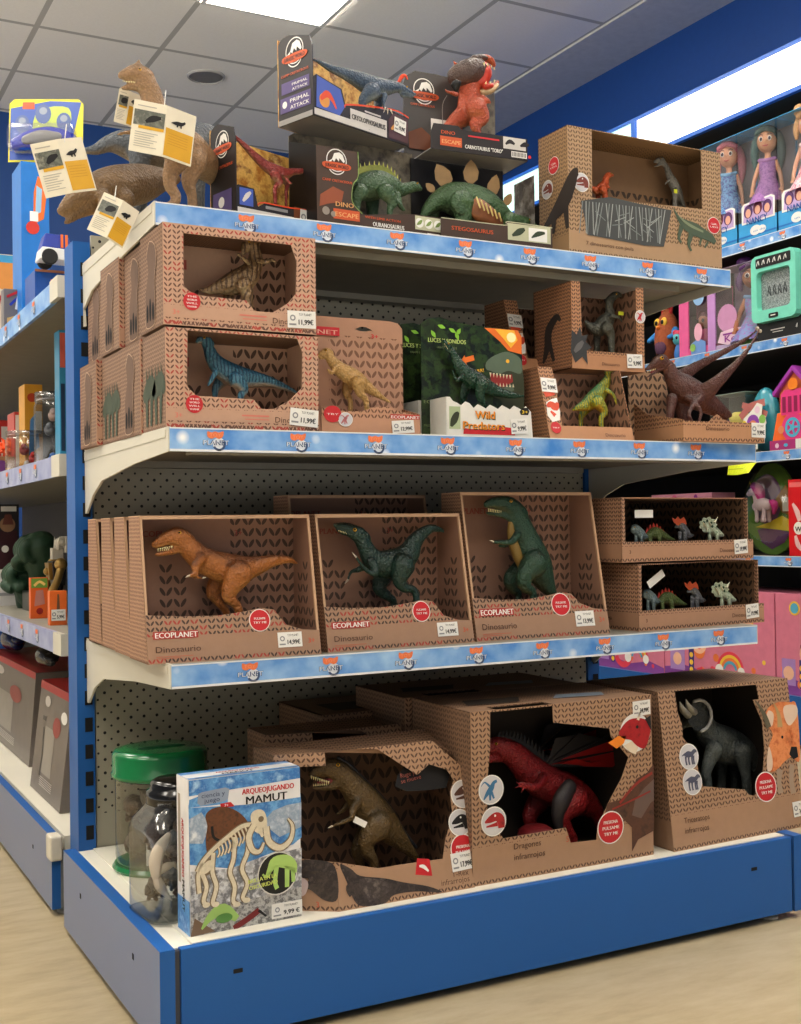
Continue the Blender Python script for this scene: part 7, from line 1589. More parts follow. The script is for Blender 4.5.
m = MB(); m.box(0, w*.26, -.002, .004, .0, .25, 0).box(w*.80, w, -.002, .004, 0, .25, 1); T = frontT(0, -.004); m.plate([(w*.34, .0), (w*.74, .0), (w*.74, .045), (w*.54, .062), (w*.34, .045)], [], T, .002, 2); m.disc(T, w*.55, .085, .022, .001, 3, 18, .034); m.disc(T, w*.58, .215, .03, .0015, 4, 18); m.disc(T, w*.4, .03, .015, .002, 5, 14); m.build('front_print', [mat('hot pink print', (230, 104, 160), .35), mat('lilac pillar print', (200, 150, 210), .35), mat('pale blue print', (120, 160, 220), .4), mat('shell pink print', (236, 180, 200), .4), mat('sky print', (150, 190, 230), .4), mat('lime print', (150, 200, 100), .4)], PKB)
def minifig(label, loc, s, c1, c2, c3, group):
    t = thing('mini_doll', label, 'doll', loc, TURN, group); m = MB(); m.tube([(0, 0, .0, .014*s), (0, 0, .02*s, .016*s), (0, 0, .04*s, .011*s)], 0, 10).build('body', mat('mini body %d %d' % c1[:2], c1, .4), t, smooth=True)
    h = MB().ball((0, 0, .060*s), .020*s, 0, 14, 10).build('head', mat('mini head %d %d' % c2[:2], c2, .4), t, smooth=True); e = MB()
    for sg in (-1, 1): e.ball((sg*.008*s, -.018*s, .061*s), (.004*s, .002*s, .005*s), 0, 8, 6)
    e.build('eyes', mat('toy pupil', (10, 8, 8), .2), h, smooth=True); MB().ball((0, .004*s, .070*s), (.021*s, .020*s, .016*s), 0, 14, 8).ball((-.016*s, 0, .08*s), .009*s, 0, 10, 6).ball((.016*s, 0, .08*s), .009*s, 0, 10, 6).build('hair', mat('mini hair %d %d' % c3[:2], c3, .5), h, smooth=True); return t
minifig('little doll with lilac bow hair inside the pink pillared box', (XR+.045, loc[1]-w*.5, RZ[1]+.033), 1.6, (180, 60, 110), (150, 96, 70), (96, 50, 60), None)
loc2, w2 = spx(668, 681, 352, XR-.006, RZ[1]); minifig('teal-faced egg doll with red hair, left of the pink pillared box', (XR+.02, loc2[1]-w2/2, RZ[1]), 1.35, (60, 120, 190), (90, 180, 190), (200, 60, 90), None)
def plush():
    loc, w = spx(650, 676, 350, XR+.03, RZ[1]); y = loc[1]-w*.35; t = thing('plush_bird', 'orange and blue fuzzy bird toy at far left of the second wall shelf', 'toy', (XR+.075, y, RZ[1]), TURN)
    m = MB().tube([(0, 0, .045, .05), (0, -.004, .09, .055), (0, -.004, .14, .05), (0, 0, .18, .042), (0, 0, .21, .02)], 0, 18, .8); b = m.build('body', mat('orange brown plush', (176, 96, 60), .9, var=.25, vs=120, bump=.6), t, smooth=True)
    MB().ball((0, -.034, .07), (.034, .016, .036)).build('belly', mat('purple plush', (106, 70, 96), .9, var=.2, vs=120), b, smooth=True)
    k = MB()
    for sg in (-1, 1): k.tube([(sg*.045, 0, .13, .018), (sg*.07, -.02, .11, .014), (sg*.06, -.045, .10, .008)], 0, 10)
    k.build('wing', mat('bright blue plush', (60, 140, 210), .9), b, smooth=True)
    e = MB()
    for sg in (-1, 1): e.ball((sg*.020, -.034, .168), (.017, .008, .018), 0); e.ball((sg*.018, -.042, .166), (.008, .004, .009), 1)
    e.ball((0, -.044, .146), (.008, .012, .008), 2); e.build('face', [mat('yellow eye ring', (240, 196, 70), .5), INK, mat('orange beak', (236, 130, 40), .5)], b, smooth=True)
    c = MB()
    for i in range(5): c.cone((-.02+.01*i, 0, .2), (-.04+.02*i, .0, .25), .009)
    c.build('crest', mat('red crest plush', (206, 60, 60), .8), b)
plush()
# third wall shelf
def spiky(label, loc, r, col):
    t = thing('spiky_ball_toy', label, 'toy', loc, TURN); m = MB().ball((0, 0, r), r*.62, 0, 14, 10)
    random.seed(11)
    for i in range(42):
        a = random.uniform(0, 6.28); u = random.uniform(-1, 1); q = math.sqrt(1-u*u); dvec = Vector((q*math.cos(a), q*math.sin(a), u)); m.cone(Vector((0, 0, r))+dvec*r*.5, Vector((0, 0, r))+dvec*r, r*.16)
    m.build('body', mat('spiky %d %d' % col[:2], col, .45), t); e = MB()
    for sg in (-1, 1): e.ball((sg*r*.25, -r*.58, r*1.1), r*.14)
    e.build('eyes', WHITE, t, smooth=True)
q = atX(722, 412, XR+.03); spiky('magenta spiky toy behind the winged reptile, on the third wall shelf', (XR+.03, q.y, RZ[2]+.06), .045, (196, 50, 150))
q = atX(729, 437, XR+.02); spiky('hot pink spiky toy low on the third wall shelf', (XR+.02, q.y, RZ[2]), .034, (226, 60, 120))
q = atX(722, 430, XR+.03)
PB2 = thing('purple_block', 'violet toy block under the magenta spiky toy', 'toy', (XR+.03, q.y, RZ[2])); MB().lathe([(0, .0), (.030, 0), (.034, .006), (.03, .05), (.022, .06), (0, .06)], n=6, closed=False).build('body', mat('violet plastic', (120, 60, 150), .4), PB2, bevel=.002)
q = atX(740, 440, XR+.05); YC = thing('yellow_cup_toy', 'mustard yellow cup toy with lid beside the teal egg', 'toy', (XR+.05, q.y, RZ[2]))
MB().lathe([(0, 0), (.028, 0), (.032, .01), (.036, .12), (.034, .13)], n=24, closed=False).build('cup', mat('mustard plastic', (206, 190, 50), .4), YC, smooth=True); MB().lathe([(.036, .128), (.038, .134), (.034, .150), (.02, .158), (0, .16)], n=24, closed=False).build('lid', mat('yellow lid', (220, 206, 80), .4), YC, smooth=True)
loc, w = spx(711, 747, 440, XR+.005, RZ[2]); CB = window_carton('clear_toy_box', 'clear plastic box round the yellow cup and spiky toys', (loc[0]+.0, loc[1], RZ[2]), w, .225, .10, .001, (150, 170, 160), None, back=(96, 104, 96)); CB.location.x += -.005
def egg_toy():
    q = atX(756, 445, XR); s = mpp(q); t = thing('teal_egg_playset', 'large teal egg pack with character tag and price label on third wall shelf', 'toy pack', (XR+.05, q.y, RZ[2]), TURN)
    H2 = .235; m = MB(); prof = [(.001, 0)]+[(.070*math.sin(PI*i/14)*(1.06-.22*i/14), H2*(1-math.cos(PI*i/14))/2) for i in range(1, 14)]+[(.001, H2)]
    o = m.lathe(prof, n=32).build('egg_shell', mat('teal plastic', (66, 160, 178), .3, coat=.3), t, smooth=True); o.scale = (1, .55, 1)
    b = MB(); T = lambda x, z, off=0: (x, -.050-off, z)
    b.stroke(T, [(-.07, .13), (-.02, .165), (.05, .175)], .026, .004, 0); b.stroke(T, [(-.06, .175), (0, .155), (.06, .13)], .022, .0045, 0); b.build('ribbon', mat('pinkish brown ribbon', (190, 116, 110), .5), t)
    k = MB(); T = lambda x, z, off=0: (x, -.062-off, z); k.plate([(-.045, .03), (.03, .03), (.05, .03), (.055, .06), (.045, .08), (.062, .10), (.056, .125), (.04, .13), (.045, .165), (.02, .175), (.0, .155), (-.02, .14), (-.045, .125), (-.052, .10), (-.04, .09)], [], T, .003, 0)
    k.disc(T, .0, .105, .03, .0006, 1, 18); k.disc(T, .0, .095, .020, .0012, 2, 18); k.disc(T, .045, .115, .016, .0008, 3, 14); k.disc(T, .022, .15, .013, .0008, 4, 14); k.disc(T, -.042, .108, .009, .0008, 5, 12)
    for sx in (-.008, .008): k.disc(T, sx, .098, .003, .0018, 6, 8)
    k.rect(T, -.04, .028, .035, .075, .0010, 2)
    k.build('character_tag', [WHITE, mat('purple print', (150, 80, 180), .4), mat('peach orange print', (226, 140, 100), .4), mat('lime print', (150, 200, 100), .4), mat('pale pink print', (236, 206, 222), .4), mat('yellow print', (246, 214, 60), .5), INK], t)
    price(t, T, -.006, .035, '39,95€', .058, .05, .0, .004)
egg_toy()
def house():
    loc, w = spx(772, 822, 445, XR-.01, RZ[2]); t = thing('dolls_house_playset', 'orange and pink toy house with purple gable roof at the right edge', 'toy', (XR-.01, loc[1], RZ[2]), TURN); w = .20
    m = MB(); m.hexa([(0, 0, .03), (w, 0, .03), (w, .09, .03), (0, .09, .03)], [(.02, .005, .13), (w-.02, .005, .13), (w-.02, .085, .13), (.02, .085, .13)]); b = m.build('base', mat('orange plastic', (240, 116, 44), .4), t, bevel=.004)
    MB().box(-.005, w+.005, -.006, .1, 0, .034).build('plinth', mat('magenta print card', (172, 54, 120), .4), t)
    MB().hexa([(.03, .01, .13), (w-.03, .01, .13), (w-.03, .08, .13), (.03, .08, .13)], [(.03, .01, .20), (w-.03, .01, .20), (w-.03, .08, .20), (.03, .08, .20)]).poly([(.03, .01, .20), (w-.03, .01, .20), (w/2, .01, .275)]).poly([(.03, .08, .2), (w/2, .08, .275), (w-.03, .08, .2)]).build('walls', mat('peach orange wall', (226, 120, 84), .5, var=.2), t)
    r = MB(); 
    for sg in (-1, 1): x = w/2+sg*.088; r.hexa([(w/2, -.004, .268), (x, -.004, .185), (x, .09, .185), (w/2, .09, .268)], [(w/2, -.004, .288), (x+sg*.006, -.004, .200), (x+sg*.006, .09, .200), (w/2, .09, .288)])
    r.build('roof', mat('purple roof plastic', (168, 66, 176), .4), t, bevel=.003)
    T = lambda x, z, off=0: (x, .004-off, z); f = MB(); f.plate([(.045, .12), (w-.045, .12), (w-.045, .19), (w-.06, .205), (.06, .205), (.045, .19)], [], T, .004, 0, .004)
    for i in range(4): f.rect(T, .052+i*.026, .068+i*.026, .128, .182, .0052, 1)
    f.disc(T, w/2, .222, .022, .004, 2, 20); f.build('balcony', [mat('hot pink plastic', (232, 66, 140), .4), mat('dark pink gap', (150, 30, 84), .5), mat('bright orange plastic', (246, 140, 40), .4)], t)
    T = lambda x, z, off=0: (x, -.001-off, z); d = MB(); d.disc(T, w/2, .075, .05, .002, 2, 26); d.ring(T, w/2, .075, .024, .034, .004, 0, n=24)
    for i in range(5): a = i*1.2566; d.stroke(T, [(w/2+.008*math.cos(a), .075+.008*math.sin(a)), (w/2+.028*math.cos(a), .075+.028*math.sin(a))], .008, .0042, 0)
    d.disc(T, w/2, .075, .01, .0046, 0, 14); d.disc(T, w*.24, .07, .014, .004, 1, 14); d.build('wheel_window', [mat('sky blue plastic', (90, 180, 214), .4), mat('peach orange print', (226, 140, 100), .4), mat('hot pink plastic', (232, 66, 140), .4)], t)
    T = lambda x, z, off=0: (x, -.006-off, z); p = MB(); p.disc(T, .03, .016, .009, .001, 0, 12); p.disc(T, .07, .016, .010, .001, 1, 12, .006); p.plate([(.115, .002), (.15, .002), (.15, .034), (.115, .034)], [], T, .001, 2, .002); p.build('plinth_print', [mat('pale pink print', (236, 206, 222), .4), mat('sky blue plastic', (90, 180, 214), .4), WHITE], t)
house()
# fourth wall shelf
loc, w = spx(646, 706, 520, XR+.05, RZ[3]); t = thing('pink_carton', 'pale pink toy carton seen over the upper dinosaur tray', 'box', (XR+.08, loc[1], RZ[3]), TURN)
MB().box(0, w, 0, .12, 0, .235).build('carton', mat('pale pink carton', (226, 158, 182), .4), t, bevel=.001); m = MB(); T = frontT(0); m.disc(T, w*.4, .215, .016, .001, 0, 16); m.disc(T, w*.75, .22, .010, .001, 1, 14); m.rect(T, .01, w-.01, .10, .19, .001, 2); m.build('front_print', [mat('hot pink print', (230, 104, 160), .35), mat('violet lettering', (150, 50, 150), .4), mat('lilac pink print', (206, 150, 190), .4)], t)
def egg_pack():
    q = atX(757, 556, XR); t = thing('egg_shaped_pack', 'big clear egg-shaped pack with pink unicorn toy inside, right of the brown trays', 'toy pack', (XR+.045, q.y, RZ[3]), TURN)
    H2, A = .33, .115
    def prof(sc, y): return [(A*sc*math.sin(a)*(1.08+.16*math.cos(a)), H2/2-H2/2*sc*math.cos(a)*1.0) for a in [2*PI*i/40 for i in range(40)]]
    T = lambda x, z, off=0: (x, .03-off, z); m = MB(); m.plate(prof(1, 0)[::1], [], T, .012, 0); m.build('backing_card', mat('leaf green card', (110, 148, 56), .4, var=.25, vs=14), t)
    p = MB(); pr = prof(.93, 0); p.disc(T, -.02, .2, .07, .001, 0, 28, .09); p.area(T, [(-.08, .10), (.09, .085), (.098, .12), (.05, .14), (-.02, .115)], .0016, 1); p.area(T, [(-.07, .09), (-.02, .10), (.088, .08), (.06, .045), (.0, .02), (-.05, .045)], .0014, 2); p.area(T, [(.02, .2), (.07, .25), (.1, .2), (.1, .14), (.05, .15)], .0012, 3)
    p.build('card_print', [mat('dusty violet print', (140, 96, 140), .4), mat('yellow print', (246, 214, 60), .5), mat('plum print', (116, 66, 118), .4), mat('tan print', (190, 140, 70), .4)], t)
    g = MB(); n = 40; rings = []
    for k in range(6):
        u = k/5*PI/2; sc = .98*math.cos(u)+.02; y = .03-.075*math.sin(u); rings.append([(x*.98-.008*math.sin(u), y, H2/2+(z-H2/2)) for x, z in prof(sc, 0)])
    for a, b in zip(rings, rings[1:]):
        for i in range(n): g.poly([a[i], a[(i+1) % n], b[(i+1) % n], b[i]])
    g.build('clear_dome', film('egg plastic', (232, 236, 230), .12, .1), t, smooth=True)
    u = thing('unicorn_toy', 'small white unicorn with magenta mane inside the egg-shaped pack', 'toy', (XR+.04, q.y+.01, RZ[3]+.12), TURN)
    m = MB(); m.tube([(-.02, 0, .055, .022), (0, 0, .06, .026), (.025, 0, .058, .022)], 0, 12).tube([(-.02, 0, .065, .016), (-.03, 0, .095, .013), (-.04, -.004, .108, .016), (-.056, -.008, .100, .009)], 0, 12)
    for x in (-.015, .02):
        for y in (-.012, .012): m.tube([(x, y, .05, .009), (x, y, .02, .007), (x, y, .004, .008)], 0, 8)
    b = m.build('body', mat('pearl white plastic', (236, 206, 220), .3), u, smooth=True); k = MB().tube([(-.036, 0, .128, .016), (-.018, 0, .115, .020), (-.006, 0, .09, .016), (0, -.006, .07, .008)], 0, 10).tube([(.04, 0, .07, .008), (.058, 0, .06, .014), (.055, 0, .03, .006)], 0, 10); k.build('mane', mat('magenta mane', (220, 50, 150), .4), b, smooth=True); MB().cone((-.046, -.004, .120), (-.056, -.006, .148), .004).build('horn', mat('gold horn', (226, 180, 70), .3, .5), b)
    e = MB().ball((-.048, -.016, .108), .003); e.build('eye', INK, b, smooth=True)
    MB().plate([(-.022, 0), (.022, 0), (.022, .05), (-.022, .05)], [], lambda x, z, off=0: (x+.085, .018-off, z+.155), .001).build('white_sticker', WHITE, t)
egg_pack()
loc, w = spx(789, 835, 540, XR, RZ[3]); t = thing('red_game_box', 'bright red upright box at the right edge of the photo', 'box', (XR, loc[1], RZ[3]), TURN); MB().box(0, w, 0, .07, 0, .262).build('carton', mat('bright red carton', (212, 32, 40), .35), t, bevel=.001)
T = frontT(0); m = MB(); m.rect(T, .006, w-.01, .236, .252, .0008, 3); m.disc(T, .045, .095, .022, .001, 0, 20); m.text(T, 'W', .03, .084, .024, .002, 1, width=.028); m.stroke(T, [(.02, .18, .010), (.04, .15, .022), (.05, .12, .016)], .02, .0008, 2); m.stroke(T, [(.03, .07, .012), (.04, .04, .02), (.06, .02, .012)], .02, .0008, 2); m.build('front_print', [WHITE, INK, mat('silver pink print', (226, 190, 190), .4), mat('pink red print strip', (236, 120, 120), .4)], t)
# base row of pink cartons
def pink_box(label, pl, pr, grp, seed, wforce=None, z1=.50):
    loc, w = spx(pl, pr, 640, XR-.03, SB); w = wforce or w; t = thing('pink_playset_box', label, 'box', (XR-.03, loc[1], SB), TURN, grp); Hh = z1-SB
    MB().box(0, w-.002, 0, .3, 0, Hh).build('carton', mat('candy pink carton', (214, 128, 152), .35, var=.08), t, bevel=.001)
    T = frontT(0); m = MB(); random.seed(seed)
    m.area(T, [(0, 0), (w-.002, 0), (w-.002, .03), (w*.8, .05), (w*.5, .03), (w*.2, .055), (0, .04)], .0006, 0)
    def arc(x, z, r):
        for i, c in enumerate((1, 2, 3, 4)): m.ring(T, x, z, r*(1-.16*(i+1)), r*(1-.16*i), .001+.0002*i, c, .15, PI-.15, 16)
        m.disc(T, x-r*.8, z, r*.3, .0018, 5, 14); m.disc(T, x+r*.8, z, r*.26, .0018, 5, 14)
    def character(x, z, r, c):
        m.disc(T, x, z-r*.7, r*.75, .0008, 3, 18); m.disc(T, x, z, r, .0012, 6, 20); m.disc(T, x, z+r*.45, r*.95, .0010, c, 20, r*.75)
        for sg in (-1, 1): m.disc(T, x+sg*r*.35, z-.05*r, r*.16, .0018, 7, 10)
        m.stroke(T, [(x-r*.25, z-.45*r), (x, z-.55*r), (x+r*.25, z-.45*r)], r*.1, .0018, 1)
    arc(w*.62, Hh*.16, Hh*.20); character(w*.34, Hh*.42, Hh*.12, 8); character(w*.78, Hh*.62, Hh*.08, 2)
    for k in range(9): m.disc(T, random.uniform(.02, w-.03), random.uniform(.03, Hh*.3), random.uniform(.008, .016), .0009, random.choice((2, 3, 1)), 14)
    m.ring(T, w*.42, Hh*.2, Hh*.1, Hh*.17, .0016, 1, -2.8, -.2, 20); m.plate([(w*.06, Hh*.1), (w*.2, Hh*.1), (w*.2, Hh*.36), (w*.06, Hh*.36)], [], T, .0005, 9, .0014); m.disc(T, w*.13, Hh*.22, Hh*.07, .002, 6, 16); m.rect(T, w*.24, w*.29, Hh*.08, Hh*.36, .0014, 10)
    for z in (.12, .2, .28): m.disc(T, w*.265, Hh*z, Hh*.03, .002, 2, 12)
    for x in (w*.2, w*.36): m.disc(T, x, Hh*.86, Hh*.07, .0012, 2, 18); m.disc(T, x, Hh*.86, Hh*.052, .0016, 4 if x < w*.3 else 3, 16)
    m.stroke(T, [(w*.5, Hh*.8), (w*.6, Hh*.86), (w*.72, Hh*.82), (w*.84, Hh*.87)], Hh*.05, .0014, 1)
    m.build('front_print', [mat('violet print', (130, 70, 150), .4), mat('hot coral print', (226, 70, 90), .4), mat('yellow candy print', (240, 200, 70), .4), mat('orange candy print', (236, 130, 70), .4), mat('turquoise print', (90, 170, 200), .4), WHITE, mat('face peach print', (240, 190, 160), .4), INK, mat('wine hair print', (130, 50, 70), .4), mat('lavender print', (176, 140, 200), .4), mat('deep blue violet print', (70, 60, 130), .4)], t); return t
PG = 'pink playset cartons on the base of the wall unit'
pink_box('leftmost pink playset carton, seen below the dinosaur shelf end', 596, 664, PG, 1); pink_box('middle pink playset carton with rainbow print above the blue plinth', 664.5, 775, PG, 2); pink_box('pink playset carton at the right edge of the photo', 776, 880, PG, 3)
q = atX(741, 464, 2.535); t = thing('shelf_flag', 'fluorescent yellow paper flag hanging under the third wall shelf', 'sign', (2.545, q.y, RZ[2]-.038), TURN)
m = MB(); n = 8; w = .145
for i in range(n):
    a, b = i/n, (i+1)/n; f = lambda u: (-w/2+w*u, -.004-.03*math.sin(u*2.2)*u, 0); A, B = f(a), f(b); h = .036; m.poly([(A[0], A[1]*1.6, -h-.004*math.sin(a*3)), (B[0], B[1]*1.6, -h-.004*math.sin(b*3)), (B[0], B[1]*.3, 0), (A[0], A[1]*.3, 0)])
m.build('paper', mat('fluorescent yellow paper', (222, 236, 40), .5), t); MB().rect(lambda x, z, off=0: (x, -.03-off, z), -.04, .03, -.02, -.018, 0).build('faint_print', mat('pale grey green print', (170, 180, 60), .6), t)

# ================================================================== goods on the left run
XL = .02
def pbox(name, label, pl, pr, pym, X, z, H_, Db, col, prints, group=None, cat_='box', bev=.001):
    q = atX(pl, pym, X); w = atY(pr, pym, q.y).x-q.x; t = thing(name, label, cat_, (q.x, q.y, z), 0, group)
    MB().box(0, w, 0, Db, 0, H_).build('carton', mat('carton ink %d %d %d' % col, col, .35), t, bevel=bev)
    T = frontT(0); m = MB(); ms = []
    for i, (kind, c, a) in enumerate(prints):
        mm = mat('ink %d %d %d' % c, c, .4)
        if mm not in ms: ms.append(mm)
        k = ms.index(mm); off = .0006+.0003*i
        if kind == 'r': m.rect(T, a[0]*w, a[1]*w, a[2]*H_, a[3]*H_, off, k)
        elif kind == 'd': m.disc(T, a[0]*w, a[1]*H_, a[2]*H_, off, k, 16)
        elif kind == 'p': m.area(T, [(x*w, z_*H_) for x, z_ in a], off, k)
        else: m.stroke(T, [(x*w, z_*H_) for x, z_ in a], .006, off, k)
    if ms: m.build('front_print', ms, t)
    return t, w
ORG = (236, 120, 50); TEALC = (60, 150, 190)
HZ = S4
pbox('blue_toy_box', 'dark blue toy box with orange flash print, below the toy truck', 35, 66.5, 285, .015, HZ, .100, .12, (28, 84, 168), [('p', ORG, [(.35, .3), (.75, .25), (.9, .7), (.5, .8)]), ('p', (24, 30, 60), [(.45, .35), (.7, .3), (.8, .6), (.55, .68)]), ('p', (250, 200, 60), [(.5, .5), (.6, .3), (.65, .6), (.8, .35), (.72, .7)]), ('l', (180, 120, 90), [(.0, .98), (.98, .98)])])
pbox('tall_blue_toy_box', 'tall sky blue toy box with orange robot print, left of the toy truck', 22, 50, 290, .02, HZ, atY(8, 163, 1.36).z-HZ-.002, .12, (36, 124, 206), [('p', ORG, [(.42, .62), (.8, .66), (.95, .86), (.6, .92), (.45, .82)]), ('p', (150, 196, 230), [(.5, .68), (.7, .7), (.75, .84), (.55, .86)]), ('r', (240, 240, 240), (.3, .6, .64, .70)), ('d', (210, 60, 50), (.4, .6, .04))])
t, w = pbox('photo_toy_box', 'white and amber toy box at the left edge on the top shelf', -12, 21, 310, .03, HZ, .30, .1, (206, 196, 184), [('p', (206, 140, 70), [(0, .7), (.9, .62), (.9, .95), (0, .95)]), ('r', (60, 150, 200), (0, .95, .92, .99)), ('l', (150, 40, 40), [(.3, .3), (.35, .55), (.5, .6), (.55, .3)]), ('d', (150, 150, 160), (.75, .5, .05))])
t, w = pbox('tool_toy_pack', 'clear pack of small red and blue tools at the left edge of the top shelf', 4, 34, 325, -.012, HZ, .10, .04, (120, 116, 118), [('p', (214, 176, 110), [(.1, .05), (.7, .2), (.7, .42), (.1, .28)]), ('r', (236, 236, 236), (.74, .92, .2, .42)), ('l', (40, 60, 170), [(.2, .6), (.6, .9)]), ('l', (190, 40, 50), [(.1, .8), (.5, .95)]), ('l', (230, 230, 230), [(.4, .5), (.5, .9)]), ('l', (30, 30, 40), [(.55, .55), (.65, .95)])])
def truck():
    q = atX(44, 250, .02); z = HZ+.101; t = thing('toy_truck', 'white and blue toy truck with orange stripes on the dark blue box', 'toy vehicle', (q.x+.045, q.y+.02, z), 0)
    m = MB().hexa([(-.05, 0, .012), (.055, 0, .012), (.055, .06, .012), (-.05, .06, .012)], [(-.045, 0, .04), (.06, 0, .036), (.06, .06, .036), (-.045, .06, .04)]); b = m.build('chassis', mat('white toy plastic', (226, 228, 230), .3), t, bevel=.003)
    MB().hexa([(-.045, .002, .038), (.028, .002, .038), (.028, .058, .038), (-.045, .058, .038)], [(-.036, .006, .072), (.012, .006, .070), (.012, .054, .070), (-.036, .054, .072)]).build('cab', mat('royal blue plastic', (36, 60, 160), .3), t, bevel=.003)
    s = MB(); T = frontT(0, .001); 
    for x in (.0, .010): s.rect(lambda x_, z_, off=0: (x_, .0028-off, z_), x-.004, x+.002, .04, .07, .002)
    s.build('stripe', mat('orange stripe', (236, 120, 50), .4), t)
    for x in (-.028, .034):
        for y in (-.004, .05):
            w_ = MB(); P = [(0.004, 0), (.016, 0), (.018, .004), (.018, .010), (.016, .014), (.004, .014)]
            w_.lathe([(r, h) for r, h in P], n=18); 
            for v in w_.v: v.xyz = (v.x+x, v.z+y, v.y+.018)
            w_.build('wheel', mat('black rubber', (22, 22, 24), .6), t)
    MB().box(.055, .064, .004, .056, .012, .024).build('bumper', mat('pale blue plastic', (110, 180, 220), .3), t, bevel=.002)
truck()
def blister():
    a = atY(8, 162, 1.42); c = atY(84, 160, 1.34); w = math.hypot(c.x-a.x, c.y-a.y)*.98; rot = math.atan2(c.y-a.y, c.x-a.x)
    t = thing('vehicle_blister_pack', 'yellow and blue vehicle pack with clear bubble, topmost at the upper left', 'toy pack', (a.x, a.y, a.z), rot)
    tl = .12; T = lambda x, zz, off=0: (x, zz*tl-off, zz); h = 66*mpp(a)
    m = MB(); m.plate([(0, 0), (w, 0), (w, h-.012), (w-.012, h), (.012, h), (0, h-.012)], [], T, .002, 0)
    m.area(T, [(w*.02, h*.03), (w*.80, h*.03), (w*.97, h*.95), (w*.55, h*.97), (w*.02, h*.85)], .0006, 1); m.rect(T, w*.18, w*.34, h*.84, h*.95, .001, 2); m.blob(T, [(w*.35, h*.45), (w*.78, h*.5), (w*.8, h*.86), (w*.4, h*.82)], .0010, 3); b = m.build('backing_card', [mat('yellow card', (222, 214, 48), .4), mat('violet blue card print', (70, 100, 180), .4), mat('orange print patch', (226, 90, 50), .4), mat('pale lime print', (190, 206, 96), .4)], t)
    q = MB()
    for x, z_, r in ((.18, .60, .11), (.46, .76, .12), (.74, .64, .11)): q.disc(T, w*x, h*z_, h*r, .0016, 0, 18, h*r*1.3); q.disc(T, w*x, h*(z_+.05), h*r*.5, .002, 1, 16)
    q.build('badge_print', [mat('grey blue print', (90, 110, 160), .4), mat('dull steel print', (150, 160, 176), .4)], b)
    v = MB(); P = lambda x, y, zz: (x*w, zz*h*tl-y, zz*h)
    v.tube([P(.14, .022, .24)+(h*.10,), P(.35, .026, .30)+(h*.15,), P(.62, .026, .34)+(h*.16,), P(.86, .022, .32)+(h*.10,)], 0, 14, .8); v.build('toy_car', mat('cobalt toy plastic', (34, 52, 170), .25, coat=.4), t, smooth=True)
    g = MB(); g.tube([P(.30, .045, .26)+(h*.07,), P(.5, .05, .30)+(h*.10,), P(.72, .045, .32)+(h*.06,)], 0, 10, .7); g.build('car_cabin', mat('grey toy plastic', (128, 128, 130), .3), t, smooth=True)
    f = MB(); f.box(w*.06, w*.94, -.062, .0, h*.08, h*.50).build('clear_bubble', film('bag plastic'), t, bevel=.015)
    # second carton carries its right end
blister()
# second shelf of the left run
pbox('red_figure_box', 'red and white toy box at the left edge, second shelf of the left run', -14, 14, 460, .05, S3, .19, .1, (206, 60, 56), [('r', (226, 220, 214), (.55, .9, .1, .9)), ('p', (180, 190, 200), [(.1, .3), (.5, .35), (.45, .8), (.15, .75)]), ('r', (120, 40, 44), (.6, .85, .4, .6))])
pbox('red_figure_box', 'narrow red striped box behind the clear tubs, second shelf of the left run', 14.5, 27, 460, .05, S3, .17, .1, (196, 70, 66), [('r', (226, 220, 214), (.1, .5, .05, .95)), ('r', (120, 40, 44), (.6, .8, .1, .9))])
pbox('amber_toy_box', 'amber toy box with blue flash standing above the clear tubs', 25, 43, 450, .055, S3, .23, .08, (222, 160, 50), [('p', (90, 140, 190), [(.2, .2), (.8, .3), (.7, .7), (.3, .6)]), ('r', (230, 225, 215), (.6, .95, .45, .7)), ('d', (190, 70, 40), (.4, .85, .05))])
def ctub(label, px, X, r, h, inner, cols):
    q = atX(px, 465, X); t = thing('clear_tub', label, 'tub', (X, q.y, S3), TURN, 'clear tubs on the left run')
    MB().lathe([(0, .001), (r*.94, .001), (r, .008), (r, h*.8), (r*.9, h*.88)], n=28, closed=False).build('tub_wall', film('tub plastic', (236, 238, 236), .10, .12), t, smooth=True); MB().lathe([(r*.9, h*.86), (r*.96, h*.88), (r*.96, h), (0, h)], n=28, closed=False).build('lid', film('pale lid plastic', (214, 216, 220), .2, .2), t, smooth=True)
    for i, c in enumerate(cols):
        k = thing('tub_toy', inner[i], 'toy', (X+.012*math.sin(i*2.1), q.y+.016*math.cos(i*2.4), S3+.003+i*h*.2), TURN); MB().tube([(-.014, 0, .010, .009), (0, 0, .014, .013), (.014, .0, .012, .007)], 0, 10).ball((.014, -.004, .022), .008).build('body', mat('toy ink %d %d' % c[:2], c, .4), k, smooth=True)
ctub('wide clear tub with red toys, second shelf of the left run', 29, .06, .058, .105, ('white toy lying at the bottom of the wide clear tub', 'red toy in the middle of the wide clear tub', 'dark red toy on top in the wide clear tub'), ((206, 200, 196), (200, 50, 50), (150, 50, 46)))
ctub('tall clear tub of dark toys beside the blue post', 55, .06, .046, .17, ('blue toy at the bottom of the tall clear tub', 'black toy low in the tall clear tub', 'grey toy halfway up the tall clear tub', 'pale toy at the top of the tall clear tub'), ((50, 110, 190), (40, 42, 50), (110, 112, 120), (190, 160, 150)))
q = atX(8, 470, .045); t = thing('spiky_ball_toy', 'orange spiky ball toy at the left edge, second shelf of the left run', 'toy', (.045, q.y, S3+.05), TURN)
m = MB().ball((0, 0, .03), .021, 0, 14, 10)
for i in range(30):
    a = i*2.4; u = 1-2*(i+.5)/30; s_ = math.sqrt(1-u*u); dv = Vector((s_*math.cos(a), s_*math.sin(a), u)); m.cone(Vector((0, 0, .03))+dv*.018, Vector((0, 0, .03))+dv*.031, .006)
